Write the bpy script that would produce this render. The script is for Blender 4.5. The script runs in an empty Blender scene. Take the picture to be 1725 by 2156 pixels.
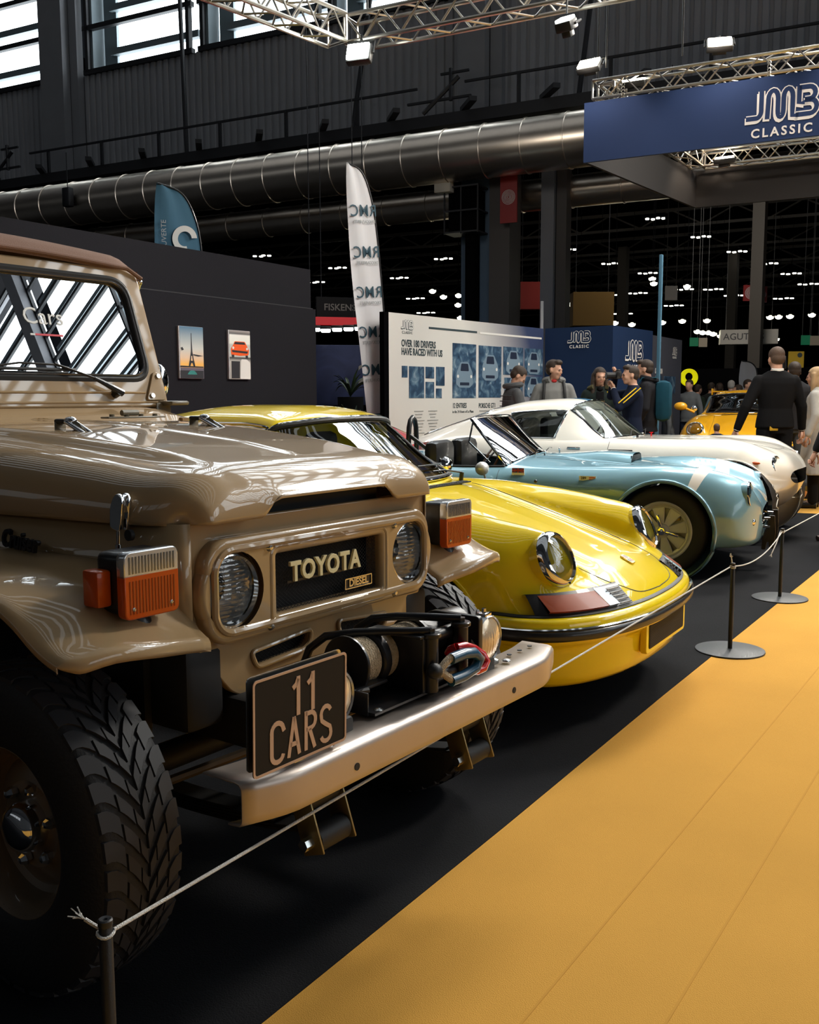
import bpy, bmesh, math, random
from mathutils import Vector as V, Matrix
pi = math.pi
sin, cos = math.sin, math.cos
rnd = random.Random(11)
SC = bpy.context.scene
COL = SC.collection

# ------------------------------------------------------------------ materials
MATS = {}
def nd(nt, t, **k):
    n = nt.nodes.new(t)
    for a, b in k.items():
        if a in n.inputs: n.inputs[a].default_value = b
        else: setattr(n, a, b)
    return n
def mat(name, col=(.5, .5, .5), rough=.5, metal=0., coat=0., spec=.5, var=0., vs=8., bump=0., bs=60., emit=None, es=0., trans=0., ior=1.45, crough=.03, sheen=0., flake=0.):
    if name in MATS: return MATS[name]
    m = bpy.data.materials.new(name); m.use_nodes = True
    nt = m.node_tree; b = nt.nodes['Principled BSDF']
    b.inputs['Base Color'].default_value = (*col, 1)
    b.inputs['Roughness'].default_value = rough
    b.inputs['Metallic'].default_value = metal
    b.inputs['Coat Weight'].default_value = coat
    b.inputs['Coat Roughness'].default_value = crough
    b.inputs['Specular IOR Level'].default_value = spec
    b.inputs['IOR'].default_value = ior
    b.inputs['Transmission Weight'].default_value = trans
    b.inputs['Sheen Weight'].default_value = sheen
    if emit:
        b.inputs['Emission Color'].default_value = (*emit, 1); b.inputs['Emission Strength'].default_value = es
    tc = nd(nt, 'ShaderNodeTexCoord')
    if var:
        n = nd(nt, 'ShaderNodeTexNoise', Scale=vs, Detail=4.)
        nt.links.new(tc.outputs['Object'], n.inputs['Vector'])
        r = nd(nt, 'ShaderNodeMix', data_type='RGBA')
        r.inputs[6].default_value = (*[c * (1 - var) for c in col], 1)
        r.inputs[7].default_value = (*[min(1, c * (1 + var)) for c in col], 1)
        nt.links.new(n.outputs['Fac'], r.inputs[0]); nt.links.new(r.outputs[2], b.inputs['Base Color'])
    if bump:
        n = nd(nt, 'ShaderNodeTexNoise', Scale=bs, Detail=3.)
        nt.links.new(tc.outputs['Object'], n.inputs['Vector'])
        bb = nd(nt, 'ShaderNodeBump', Strength=bump, Distance=.01)
        nt.links.new(n.outputs['Fac'], bb.inputs['Height']); nt.links.new(bb.outputs[0], b.inputs['Normal'])
    MATS[name] = m
    return m
def glassmat(name, tint=(.8, .85, .85), f=1.5, rough=0.):
    if name in MATS: return MATS[name]
    m = bpy.data.materials.new(name); m.use_nodes = True; nt = m.node_tree; nt.nodes.clear()
    o = nd(nt, 'ShaderNodeOutputMaterial'); mx = nd(nt, 'ShaderNodeMixShader')
    fr = nd(nt, 'ShaderNodeFresnel', IOR=f); t = nd(nt, 'ShaderNodeBsdfTransparent'); t.inputs[0].default_value = (*tint, 1)
    g = nd(nt, 'ShaderNodeBsdfGlossy', Roughness=rough)
    L = nt.links.new
    L(fr.outputs[0], mx.inputs[0]); L(t.outputs[0], mx.inputs[1]); L(g.outputs[0], mx.inputs[2]); L(mx.outputs[0], o.inputs[0])
    MATS[name] = m
    return m
def emitmat(name, col, s):
    return mat(name, (.02, .02, .02), .5, emit=col, es=s)

# ------------------------------------------------------------------ mesh builder
class MB:
    def __init__(s): s.v = []; s.f = []; s.m = []; s.T = None; s.mi = 0
    def add(s, vs, fs, T=None):
        o = len(s.v)
        for p in vs:
            p = V(p)
            if T: p = T @ p
            if s.T: p = s.T @ p
            s.v.append(p)
        for f in fs: s.f.append(tuple(i + o for i in f)); s.m.append(s.mi)
        return s
    def bm(s, b, T=None):
        b.verts.index_update()
        s.add([v.co.copy() for v in b.verts], [[v.index for v in f.verts] for f in b.faces], T); b.free(); return s
    def box(s, c, d, bev=0., T=None, seg=2):
        b = bmesh.new(); bmesh.ops.create_cube(b, size=1.)
        for v in b.verts: v.co = V((v.co.x * d[0] , v.co.y * d[1], v.co.z * d[2]))
        if bev > 0: bmesh.ops.bevel(b, geom=list(b.edges), offset=min(bev, min(d) * .49), segments=seg, affect='EDGES', profile=.5)
        for v in b.verts: v.co += V(c)
        return s.bm(b, T)
    def cyl(s, p0, p1, r0, r1=None, n=20, cap=True, bev=0.):
        p0 = V(p0); p1 = V(p1); r1 = r0 if r1 is None else r1
        L = (p1 - p0).length
        if bev: pr = [(0, 0), (r0 - bev, 0), (r0, bev), (r1, L - bev), (r1 - bev, L), (0, L)]
        elif cap: pr = [(0, 0), (r0, 0), (r1, L), (0, L)]
        else: pr = [(r0, 0), (r1, L)]
        return s.lathe(pr, p0, p1 - p0, n)
    def lathe(s, pr, o=(0, 0, 0), ax=(0, 0, 1), n=24, a0=0., a1=2 * pi):
        q = V(ax).to_track_quat('Z', 'Y'); o = V(o); vs = []; fs = []; full = abs(a1 - a0 - 2 * pi) < 1e-6
        k = n if full else n + 1; rows = []
        for r, h in pr:
            if abs(r) < 1e-7: rows.append([len(vs)]); vs.append(q @ V((0, 0, h)) + o)
            else:
                rows.append(list(range(len(vs), len(vs) + k)))
                for i in range(k):
                    a = a0 + (a1 - a0) * i / n; vs.append(q @ V((r * cos(a), r * sin(a), h)) + o)
        for A, B in zip(rows, rows[1:]):
            for i in range(n):
                j = (i + 1) % k
                if len(A) == 1 and len(B) == 1: continue
                if len(A) == 1: fs.append((A[0], B[j], B[i])) if 0 else fs.append((A[0], B[i], B[j]))
                elif len(B) == 1: fs.append((A[i], B[0], A[j]))
                else: fs.append((A[i], B[i], B[j], A[j]))
        return s.add(vs, fs)
    def tube(s, pts, r, n=10, closed=False, flat=1.):
        pts = [V(p) for p in pts]; N = len(pts); rs = r if isinstance(r, (list, tuple)) else [r] * N
        vs = []; fs = []; up = None
        for i, p in enumerate(pts):
            if closed: t = pts[(i + 1) % N] - pts[i - 1]
            else: t = pts[min(i + 1, N - 1)] - pts[max(i - 1, 0)]
            if t.length < 1e-9: t = V((0, 0, 1))
            t.normalize()
            if up is None:
                up = V((0, 0, 1)) if abs(t.z) < .9 else V((1, 0, 0))
            x = (up - t * up.dot(t))
            if x.length < 1e-6: x = t.orthogonal()
            x.normalize(); up = x; y = t.cross(x)
            for k in range(n):
                a = 2 * pi * k / n; vs.append(p + x * cos(a) * rs[i] * flat + y * sin(a) * rs[i])
        for i in range(N if closed else N - 1):
            a = i * n; b = ((i + 1) % N) * n
            for k in range(n): fs.append((a + k, a + (k + 1) % n, b + (k + 1) % n, b + k))
        if not closed: fs.append(tuple(range(n - 1, -1, -1))); fs.append(tuple(range((N - 1) * n, N * n)))
        return s.add(vs, fs)
    def sph(s, c, r, n=16, m=10, T=None):
        r = r if isinstance(r, (list, tuple)) else (r, r, r); vs = []; fs = []
        for j in range(m + 1):
            t = pi * j / m
            for i in range(n):
                a = 2 * pi * i / n; vs.append((c[0] + r[0] * sin(t) * cos(a), c[1] + r[1] * sin(t) * sin(a), c[2] - r[2] * cos(t)))
        for j in range(m):
            for i in range(n):
                k = (i + 1) % n; fs.append((j * n + i, j * n + k, (j + 1) * n + k, (j + 1) * n + i))
        return s.add(vs, fs, T)
    def grid(s, P, cu=False, cv=False, keep=None):
        nu = len(P); nv = len(P[0]); fs = []
        for i in range(nu if cu else nu - 1):
            for j in range(nv if cv else nv - 1):
                if keep and not keep(i, j): continue
                fs.append((i * nv + j, ((i + 1) % nu) * nv + j, ((i + 1) % nu) * nv + (j + 1) % nv, i * nv + (j + 1) % nv))
        return s.add([p for r in P for p in r], fs)
    def poly(s, loop, dvec):
        """closed polygon prism: loop of 3d points extruded by dvec"""
        n = len(loop); d = V(dvec); a = [V(p) for p in loop]
        return s.add(a + [p + d for p in a], [tuple(range(n - 1, -1, -1)), tuple(range(n, 2 * n))] + [(i, (i + 1) % n, n + (i + 1) % n, n + i) for i in range(n)])
    def shape(s, loops, ext, T=None, bev=0., res=2):
        """2d loops (outer + holes) filled, thickened +-ext, bevelled"""
        c = bpy.data.curves.new('tmp', 'CURVE'); c.dimensions = '2D'; c.fill_mode = 'BOTH'; c.extrude = ext; c.bevel_depth = bev; c.bevel_resolution = res
        for L in loops:
            sp = c.splines.new('POLY'); sp.points.add(len(L) - 1)
            for p, q in zip(sp.points, L): p.co = (q[0], q[1], 0, 1)
            sp.use_cyclic_u = True
        return s._curve(c, T)
    def text(s, txt, size, ext=.001, T=None, bold=0., align='CENTER', sx=1., sp=1., bev=0., shear=0.):
        c = bpy.data.curves.new('tmp', 'FONT'); c.body = txt; c.size = size; c.extrude = ext; c.offset = bold; c.align_x = align; c.align_y = 'CENTER'; c.space_character = sp; c.bevel_depth = bev; c.shear = shear; c.resolution_u = 3
        TT = (T or Matrix()) @ Matrix.Diagonal((sx, 1, 1, 1))
        return s._curve(c, TT)
    def _curve(s, c, T):
        o = bpy.data.objects.new('tmp', c); COL.objects.link(o)
        dg = bpy.context.evaluated_depsgraph_get(); oe = o.evaluated_get(dg); me = oe.to_mesh()
        s.add([v.co.copy() for v in me.vertices], [tuple(p.vertices) for p in me.polygons], T)
        oe.to_mesh_clear(); bpy.data.objects.remove(o); bpy.data.curves.remove(c); return s
    def build(s, name, m, parent=None, sharp=38, smooth=True, merge=False):
        me = bpy.data.meshes.new(name); me.from_pydata([tuple(p) for p in s.v], [], s.f)
        ms = m if isinstance(m, (list, tuple)) else [m]
        for q in ms: me.materials.append(q)
        if len(ms) > 1: me.polygons.foreach_set('material_index', s.m)
        b = bmesh.new(); b.from_mesh(me)
        if merge: bmesh.ops.remove_doubles(b, verts=b.verts, dist=1e-5)
        bmesh.ops.recalc_face_normals(b, faces=b.faces); b.to_mesh(me); b.free()
        if smooth:
            me.polygons.foreach_set('use_smooth', [True] * len(me.polygons)); me.set_sharp_from_angle(angle=math.radians(sharp))
        me.update()
        o = bpy.data.objects.new(name, me); COL.objects.link(o)
        if parent: o.parent = parent
        return o
def tag(o, label=None, cat=None, group=None, kind=None):
    if label: o['label'] = label
    if cat: o['category'] = cat
    if group: o['group'] = group
    if kind: o['kind'] = kind
    return o
def thing(name, label, cat, loc=(0, 0, 0), rz=0., group=None):
    o = bpy.data.objects.new(name, None); COL.objects.link(o); o.empty_display_size = .1
    o.location = loc; o.rotation_euler = (0, 0, math.radians(rz)); return tag(o, label, cat, group)
def struct(o): o['kind'] = 'structure'; return o
def rr(w, h, r, n=6, cx=0., cy=0.):
    r = min(r, w / 2 - 1e-5, h / 2 - 1e-5); L = []
    for k, (sx, sy) in enumerate(((1, 1), (-1, 1), (-1, -1), (1, -1))):
        for i in range(n + 1):
            a = pi / 2 * k + pi / 2 * i / n; L.append((cx + sx * (w / 2 - r) + r * cos(a), cy + sy * (h / 2 - r) + r * sin(a)))
    return L
def circ(r, n=32, cx=0., cy=0.): return [(cx + r * cos(2 * pi * i / n), cy + r * sin(2 * pi * i / n)) for i in range(n)]
def rpoly(pts, r, n=5):
    """polygon with rounded corners"""
    out = []; N = len(pts)
    for i in range(N):
        p = V(pts[i]); a = V(pts[i - 1]) - p; b = V(pts[(i + 1) % N]) - p
        ri = r[i] if isinstance(r, (list, tuple)) else r
        q = min(ri, a.length * .48, b.length * .48)
        if q < 1e-6: out.append(tuple(p)); continue
        A = p + a.normalized() * q; B = p + b.normalized() * q
        for k in range(n + 1):
            t = k / n; out.append(tuple(A * (1 - t) ** 2 + p * 2 * t * (1 - t) + B * t * t))
    return out
# frames: matrix taking 2d (u,v,w) -> plane. XF: faces +x : u -> +y, v -> +z, w -> +x
def FX(x=0, y=0, z=0): return Matrix(((0, 0, 1, x), (1, 0, 0, y), (0, 1, 0, z), (0, 0, 0, 1)))
def FYn(x=0, y=0, z=0): return Matrix(((1, 0, 0, x), (0, 0, -1, y), (0, 1, 0, z), (0, 0, 0, 1)))   # faces -y : u->+x, v->+z
def FZ(x=0, y=0, z=0): return Matrix.Translation((x, y, z))
def ease(t): t = max(0., min(1., t)); return t * t * (3 - 2 * t)
def lerp(a, b, t): return a + (b - a) * t
def pchip(xs, ys, x):
    """monotone cubic"""
    n = len(xs)
    if x <= xs[0]: return ys[0]
    if x >= xs[-1]: return ys[-1]
    i = 0
    while x > xs[i + 1]: i += 1
    d = [(ys[k + 1] - ys[k]) / (xs[k + 1] - xs[k]) for k in range(n - 1)]
    def sl(k):
        if k == 0: return d[0]
        if k == n - 1: return d[-1]
        if d[k - 1] * d[k] <= 0: return 0.
        h0 = xs[k] - xs[k - 1]; h1 = xs[k + 1] - xs[k]; w1 = 2 * h1 + h0; w2 = h1 + 2 * h0
        return (w1 + w2) / (w1 / d[k - 1] + w2 / d[k])
    h = xs[i + 1] - xs[i]; t = (x - xs[i]) / h; m0 = sl(i); m1 = sl(i + 1)
    return (2 * t ** 3 - 3 * t * t + 1) * ys[i] + (t ** 3 - 2 * t * t + t) * h * m0 + (-2 * t ** 3 + 3 * t * t) * ys[i + 1] + (t ** 3 - t * t) * h * m1
def crom(P, t):
    """catmull-rom through P (list of tuples), t in 0..len-1"""
    n = len(P); i = min(int(t), n - 2); u = t - i
    p0 = P[max(i - 1, 0)]; p1 = P[i]; p2 = P[i + 1]; p3 = P[min(i + 2, n - 1)]
    return tuple(.5 * (2 * b + (c - a) * u + (2 * a - 5 * b + 4 * c - d) * u * u + (3 * b - a - 3 * c + d) * u ** 3) for a, b, c, d in zip(p0, p1, p2, p3))
def spl(P, n, closed=False):
    if closed:
        Q = [P[-1]] + list(P) + [P[0], P[1]]; return [crom(Q, 1 + (len(P)) * i / n) for i in range(n)]
    return [crom(P, (len(P) - 1) * i / (n - 1)) for i in range(n)]
def loft(sec, xs_out, ns):
    """sec: [(x, [(y,z)...])]; returns rows of 3d points (one half, y>=0)"""
    xs = [q[0] for q in sec]; K = len(sec[0][1]); rows = []
    for x in xs_out:
        ctl = [(pchip(xs, [q[1][k][0] for q in sec], x), pchip(xs, [q[1][k][1] for q in sec], x)) for k in range(K)]
        rows.append([(x, *p) for p in spl(ctl, ns)])
    return rows
def mirror(rows):
    """half rows (centre first) -> full rows from -y to +y"""
    return [[(p[0], -p[1], p[2]) for p in reversed(r)] + r[1:] for r in rows]
def lin(a, b, n): return [a + (b - a) * i / (n - 1) for i in range(n)]

# ------------------------------------------------------------------ camera
def Rx(a): return Matrix.Rotation(a, 4, 'X')
def Rz(a): return Matrix.Rotation(a, 4, 'Z')
def Ry(a): return Matrix.Rotation(a, 4, 'Y')
def Tr(*p): return Matrix.Translation(p)
cam = bpy.data.cameras.new('camera'); co = bpy.data.objects.new('camera', cam); COL.objects.link(co)
co.matrix_world = Tr(0, 0, 1.33) @ Rz(math.radians(33)) @ Rx(pi / 2 - math.atan(240 / 2050)) @ Rz(-.003)
cam.sensor_fit = 'HORIZONTAL'; cam.sensor_width = 36.; cam.lens = 36. * 2050 / 1725; cam.clip_start = .05; cam.clip_end = 400
SC.camera = co
SC.view_settings.view_transform = 'Standard'; SC.view_settings.look = 'None'; SC.view_settings.gamma = 1.; SC.view_settings.use_curve_mapping = False
# ================================================================== SETTING
BM = Rz(math.radians(5.6))
def mbB():
    m = MB(); m.T = BM; return m
def camray(px, py):
    return (co.matrix_world.to_3x3() @ V(((px - 862.5) / 2050, -(py - 1078) / 2050, -1)))
def atz(px, py, z):          # where a far lamp seen in the photo hangs on the ceiling plane z
    d = camray(px, py); t = (z - 1.33) / d.z; return V((0, 0, 1.33)) + d * t
def atd(px, py, t):
    return V((0, 0, 1.33)) + camray(px, py) * t

M_floor = mat('hall_concrete', (.012, .012, .013), .75, var=.2, vs=1.5)
M_blackcarpet = mat('charcoal_carpet', (.0105, .0108, .0125), .95, spec=.15, var=.3, vs=3., bump=.35, bs=260.)
M_yelcarpet = mat('mustard_carpet', (.60, .315, .062), .95, spec=.1, var=.12, vs=1.6, bump=.3, bs=320.)
M_clad = mat('grey_cladding', (.27, .27, .285), .6, var=.12, vs=1.)
M_dark = mat('dark_steel', (.012, .012, .015), .5)
M_grey = mat('grey_column_paint', (.2, .2, .215), .6, var=.1, vs=2.)
M_white_steel = mat('grey_blue_frame', (.17, .21, .23), .5)
M_black = mat('black_void', (.003, .003, .0035), 1., spec=0.)
M_duct = mat('galvanised_duct', (.80, .69, .58), .3, metal=1., var=.25, vs=.9, bump=.25, bs=1.2)
M_alu = mat('truss_aluminium', (.62, .58, .52), .32, metal=1.)
M_lampcase = mat('lamp_case', (.02, .02, .02), .4)
M_winglow = emitmat('overcast_daylight_glass', (.86, .95, 1.), 7.)
M_lampwarm = emitmat('warm_lamp_glass', (1., .88, .66), 34.)
M_lampcool = emitmat('cool_lamp_glass', (.93, 1., .93), 45.)
M_lampfar = emitmat('distant_lamp_glass', (1., .97, .82), 9.)
M_led = emitmat('booth_lamp_glass', (.85, 1., .98), 9.)

m = MB(); m.box((-10, 20, -.06), (140, 160, .1)); struct(m.build('floor', M_floor))
# carpets (real felt thickness)
edge = [(-1.318, -3.), (-1.327, 1.455), (-1.335, 2.6), (-1.359, 4.2), (-1.388, 7.95), (-1.42, 11.93)]
m = MB(); m.poly([(x, y, -.01) for x, y in edge] + [(-9, 10.7, -.01), (-9, -3, -.01)], (0, 0, .012))
tag(m.build('carpet', M_blackcarpet, smooth=False), 'charcoal black carpet under the row of parked cars', 'carpet')
m = MB(); m.poly([(x, y, -.012) for x, y in edge] + [(-9, 10.7, -.012), (-9.2, 13.2, -.012), (3.2, 14.4, -.012), (3.2, -3, -.012)], (0, 0, .012))
tag(m.build('carpet', M_yelcarpet, smooth=False), 'mustard yellow carpet of the visitor aisle beside the cars', 'carpet')

# seams where two widths of the aisle carpet meet
for i, x in enumerate((-.86, -.60)):
    m = MB(); m.box((x, 4.6, .0004), (.006, 15, .0012)); sm_ = m.build('carpet_seam', mat('mustard_seam', (.54, .28, .055), .95, spec=.1)); tag(sm_, 'thin darker seam running along the mustard carpet, ' + ('nearer the rope' if i == 0 else 'farther from the rope'), 'carpet seam')
# clerestory wall of the tall nave, corrugated
WY = 23.; segs = [(-60, -38.2), (-37.3, -24.3), (-23.0, -10.2), (-9.6, 4.), (4.9, 18), (18.9, 32.), (32.9, 46), (46.9, 60)]
def corr(x0, x1, z0, z1, pitch=.24, dep=.05):
    m = mbB(); n = int((x1 - x0) / pitch); P = []
    for i in range(n):
        x = x0 + (x1 - x0) * i / n; w = (x1 - x0) / n
        P += [(x, WY), (x + w * .5, WY), (x + w * .6, WY + dep), (x + w * .9, WY + dep)]
    P.append((x1, WY)); m.grid([[(x, y, z0) for x, y in P], [(x, y, (z0 + z1) / 2) for x, y in P], [(x, y, z1) for x, y in P]]); return m
struct(corr(-60, 60, 7.4, 11.13).build('wall_clerestory', M_clad, smooth=False))
m = mbB(); m.box((0, WY + .3, 27.6), (120, .2, 2.4)); struct(m.build('wall_clerestory_top', M_clad))
rows = [11.17 + 1.27 * i for i in range(13)]; WZ = (rows[0] + rows[-1]) / 2; WHT = rows[-1] - rows[0]
k = 0
for a, b in segs:
    w = (b - a); subs = [(a + .05, a + w / 2 - .24 if w > 9 else a + w / 2 - .2), (a + w / 2 + .2, b - .05)]
    if abs(a + 23.) < .1: subs = [(-22.85, -18.96), (-18.45, -14.6), (-14.2, -10.3)]
    if abs(a + 37.3) < .1: subs = [(-37.2, -33.), (-32.6, -28.6), (-28.2, -24.35)]
    if abs(a + 9.6) < .1: subs = [(-9.5, -5.2), (-4.8, -.6), (-.2, 3.9)]
    if abs(a - 4.9) < .1: subs = [(5., 9.), (9.4, 13.4), (13.8, 17.9)]
    for x0, x1 in subs:
        k += 1; m = mbB(); cx = (x0 + x1) / 2; ww = x1 - x0
        m.box((cx, WY + .75, WZ), (ww, .04, WHT)); g = struct(m.build('window_%d' % k, M_winglow, smooth=False))
        m = mbB()
        for z in rows: m.box((cx, WY, z), (ww + .3, .16, .14))
        for x in (x0, x1): m.box((x, WY, WZ), (.12, .16, WHT))
        f = m.build('window_frame', M_dark, smooth=False); f.parent = g
        m = mbB()
        for z in rows[:-1]: m.box((cx + .3, WY + .45, z + .62), (ww - .5, .2, .19), T=None)
        m.box((x0 + .45, WY + .55, WZ), (.5, .1, WHT)); m.box((x0 + .1, WY + .3, WZ), (.1, .5, WHT))
        f = m.build('louvre', M_white_steel, smooth=False); f.parent = g
def ledge():
    m = mbB(); m.box((-21, WY - 1.2, 7.62), (78, 2.0, .26)); struct(m.build('trim_1', M_dark, smooth=False))
ledge()
for i, (x, w) in enumerate(((-37.75, .9), (-23.9, .95), (-9.95, .7), (4.45, .9), (18.45, .9), (32.45, .9), (46.45, .9))):
    m = mbB(); m.box((x, WY - .25, 17.5), (w, .5, 20.)); m.box((x + w * .5 + .18, WY - .1, 17.5), (.3, .25, 20.))
    c = m.build('column', M_grey, smooth=False)
    if i in (0, 3, 4, 5, 6): struct(c); c.name = 'wall_pier'
    else: tag(c, ['grey steel column at the far left end of the high window wall', 'grey riveted column between the two leftmost bright windows', 'grey column rising above the duct behind the white truss', 'grey steel column beyond the blue hanging banner'][i], 'column', 'columns of the high wall')
# catwalk railing, diagonal rods, brackets on the ledge
m = mbB()
for i in range(31):
    x = -45 + i * 2.05; m.box((x, WY - 2.1, 8.), (.07, .07, .74)) if abs(x + 24) > .7 and abs(x + 10) > .7 else None
for a, b in ((-45, -24.6), (-23.2, -10.6), (-9.4, 16)): m.box(((a + b) / 2, WY - 2.1, 8.4), (b - a, .05, .05))
tag(m.build('railing', M_dark, smooth=False), 'thin black catwalk railing running above the silver duct', 'railing')
for i, (xa, za, xb, zb) in enumerate(((-18.7, 13.5, -18.15, 7.8), (-6.6, 12.9, -7.05, 7.8), (-12.5, 11.9, -12.9, 7.8))):
    m = mbB(); m.cyl((xa, WY - .7, za), (xb, WY - 1.2, zb), .06, n=8)
    tag(m.build('brace_rod', M_dark), ['black slanted rod in front of the cladding below the bright windows', 'black slanted rod in front of the cladding beside the blue banner', 'black slanted rod in front of the cladding below the white lamp'][i], 'rod')
for i in range(15):
    x = -32 + i * 1.9
    m = mbB(); m.box((0, 0, 0), (.9, .16, .1), T=Tr(x, WY - 2.35, 7.82) @ Rz(-.9))
    tag(m.build('bracket', M_dark, smooth=False), 'short black bracket sticking out of the ledge above the duct', 'bracket', 'brackets on the ledge above the duct')
# duct
def duct(y, z, r, x0, x1, lab, step=.93):
    m = mbB(); pr = []; x = 0; L = x1 - x0
    while x < L: pr += [(r, x), (r, x + step - .04), (r + .018, x + step - .03), (r + .018, x + step - .01)]; x += step
    m.lathe(pr, (x0, y, z), (1, 0, 0), 44); o = m.build('air_duct', M_duct, sharp=25); tag(o, lab, 'duct')
duct(20.2, 6.64, .56, -42, 12, 'large silver round air duct crossing the hall below the catwalk')
duct(22.05, 6.0, .36, -42, 12, 'smaller grey duct behind and below the large silver one', 1.2)
m = mbB(); m.box((-15, 24.5, 7.6), (80, .3, .5)); struct(m.build('trim_2', M_dark, smooth=False))
for i in range(7):
    m = mbB(); y = 15.5 - i * 2.6; m.box((-4, y, 28.6), (60, .9, .05)); g = m.build('window_%d' % (k + 1 + i), emitmat('added_skylight_glow', (.9, .96, 1.), .8), smooth=False); struct(g)  # glowing strips added under the nave roof as unseen overhead light
for i in range(8):
    m = mbB(); m.box((60.7, -16 + i * 4.6, 13), (.05, 4.1, 15)); g = m.build('window_%d' % (k + 20 + i), emitmat('added_gable_glow', (.88, .95, 1.), 2.4), smooth=False); struct(g)  # unseen glowing panels added to the end wall, to brighten lamps and car fronts
    m = mbB()
    for z in range(6): m.box((60.5, -16 + i * 4.6, 6 + z * 2.6), (.1, 4.3, .35))
    m.build('window_frame', M_dark, g, smooth=False)
for i in range(7):
    m = mbB(); m.box((-50 + i * 7.2, -20.7, 15), (6.2, .05, 6)); g = m.build('window_%d' % (k + 30 + i), emitmat('added_rear_glow', (.88, .95, 1.), .35), smooth=False); struct(g)  # unseen glowing panels added behind the camera, for a highlight on the duct
# low roof of the side hall, its far walls, nave roof, the walls round the camera
m = mbB(); m.box((-20, 62.4, 8.9), (120, 78, .2)); struct(m.build('ceiling', M_black, smooth=False))
m = mbB(); m.box((0, 3, 28.9), (124, 48, .3)); struct(m.build('ceiling_nave', mat('nave_roof', (.05, .05, .055), .8), smooth=False))
m = mbB(); m.box((-20, 88, 4.5), (120, .3, 9.5)); struct(m.build('wall_far', M_black, smooth=False))
m = mbB(); m.box((0, -21, 14), (124, .3, 30)); struct(m.build('wall_back', mat('back_wall', (.02, .02, .022), .8), smooth=False))
m = mbB(); m.box((-62, 33, 14), (.3, 112, 30)); struct(m.build('wall_left', M_black, smooth=False))
m = mbB(); m.box((61, 33, 14), (.3, 112, 30)); struct(m.build('wall_right', mat('right_wall', (.03, .03, .032), .8), smooth=False))
# roof beams of the side hall
for i in range(9):
    m = mbB(); y = 27 + i * 6
    m.box((-20, y, 8.5), (110, .12, .12)); m.box((-20, y, 7.9), (110, .1, .1))
    for j in range(44): m.cyl((-70 + j * 2.4, y, 7.9), (-70 + j * 2.4 + 1.2, y, 8.5), .035, n=5, cap=False); m.cyl((-70 + j * 2.4 + 1.2, y, 8.5), (-70 + j * 2.4 + 2.4, y, 7.9), .035, n=5, cap=False)
    struct(m.build('trim_%d' % (i + 3), mat('roof_truss_paint', (.05, .045, .04), .6), smooth=False))
# far hall columns
CM = BM @ Tr(0, 0, 1.33) @ Matrix.Scale(1.16, 4) @ Tr(0, 0, -1.33)
def mbC():
    m = MB(); m.T = CM; return m
M_bluecol = mat('blue_grey_column', (.06, .10, .16), .55, var=.15, vs=2.)
m = mbC(); m.box((-7.85, 18.3, 3.2), (.62, .6, 6.3)); c1 = m.build('column', M_bluecol, smooth=False); tag(c1, 'broad blue grey steel column with a caged box, below the duct', 'column')
m = mbC(); m.box((-7.33, 18.25, 3.2), (.42, .6, 6.3)); m.build('web', mat('column_web', (.06, .055, .055), .6), c1, smooth=False)
m = mbC(); m.box((-7.85, 17.85, 3.8), (.2, .25, 2.2)); m.build('pipe_casing', M_black, c1)
m = mbC()
for z in (4.5, 4.9, 5.35): m.box((-7.95, 17.75, z), (.72, .5, .03))
for x in (-8.3, -7.95, -7.6): m.box((x, 17.52, 4.92), (.025, .025, .9))
m.build('cage', M_dark, c1); m = mbC(); m.box((-7.95, 17.8, 4.9), (.6, .4, .8)); m.build('cabinet', M_black, c1)
m = mbC(); m.box((-8.3, 17.5, 5.36), (.34, .2, .22), .02); m.build('junction_box', mat('pale_box', (.42, .40, .35), .6), c1)
M_red = mat('sign_red', (.22, .012, .012), .5); M_signwhite = mat('sign_white', (.6, .6, .62), .5)
def ringsign(T, w, h, parent=None):
    m = MB(); m.T = T; m.shape([rr(w, h, .01)], .02); o = m.build('sign_board', M_red, parent, smooth=False); p = parent or o
    m = MB(); m.T = T @ Tr(0, 0, .025)
    for r in (.12, .26, .4, .54, .68, .82): m.shape([circ(w * .46 * r + w * .02, 24), circ(w * .46 * r, 24)], .002)
    m.build('ring_emblem', M_signwhite, p, smooth=False); return o
s = ringsign(CM @ FYn(-7.06, 17.75, 5.1), .34, .95); s.name = 'sign'; tag(s, 'tall red sign with white concentric rings on the blue grey column', 'sign')
m = mbC(); m.box((-6.52, 18.6, 3.2), (.26, .4, 6.3)); c = m.build('column', mat('slate_column', (.15, .16, .19), .5), smooth=False); tag(c, 'slim slate grey column right of the broad blue column', 'column')
m = mbC(); m.box((-6.27, 18.65, 3.2), (.2, .3, 6.3)); m.build('web', mat('column_web'), c, smooth=False)
p = atd(1592, 700, 30.); m = MB(); m.box((p.x, p.y, 4), (.36, .36, 8)); tag(m.build('column', mat('brown_column', (.05, .042, .035), .6), smooth=False), 'slim brown column in front of the white hanging sign', 'column')
for px in (1310, 1540):
    p = atd(px, 700, 44.); m = MB(); m.box((p.x, p.y, 4), (.4, .4, 8)); tag(m.build('column', mat('brown_column'), smooth=False), 'dim distant column left of the thin blue pole' if px == 1310 else 'dim distant column behind the orange car', 'column')
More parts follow.
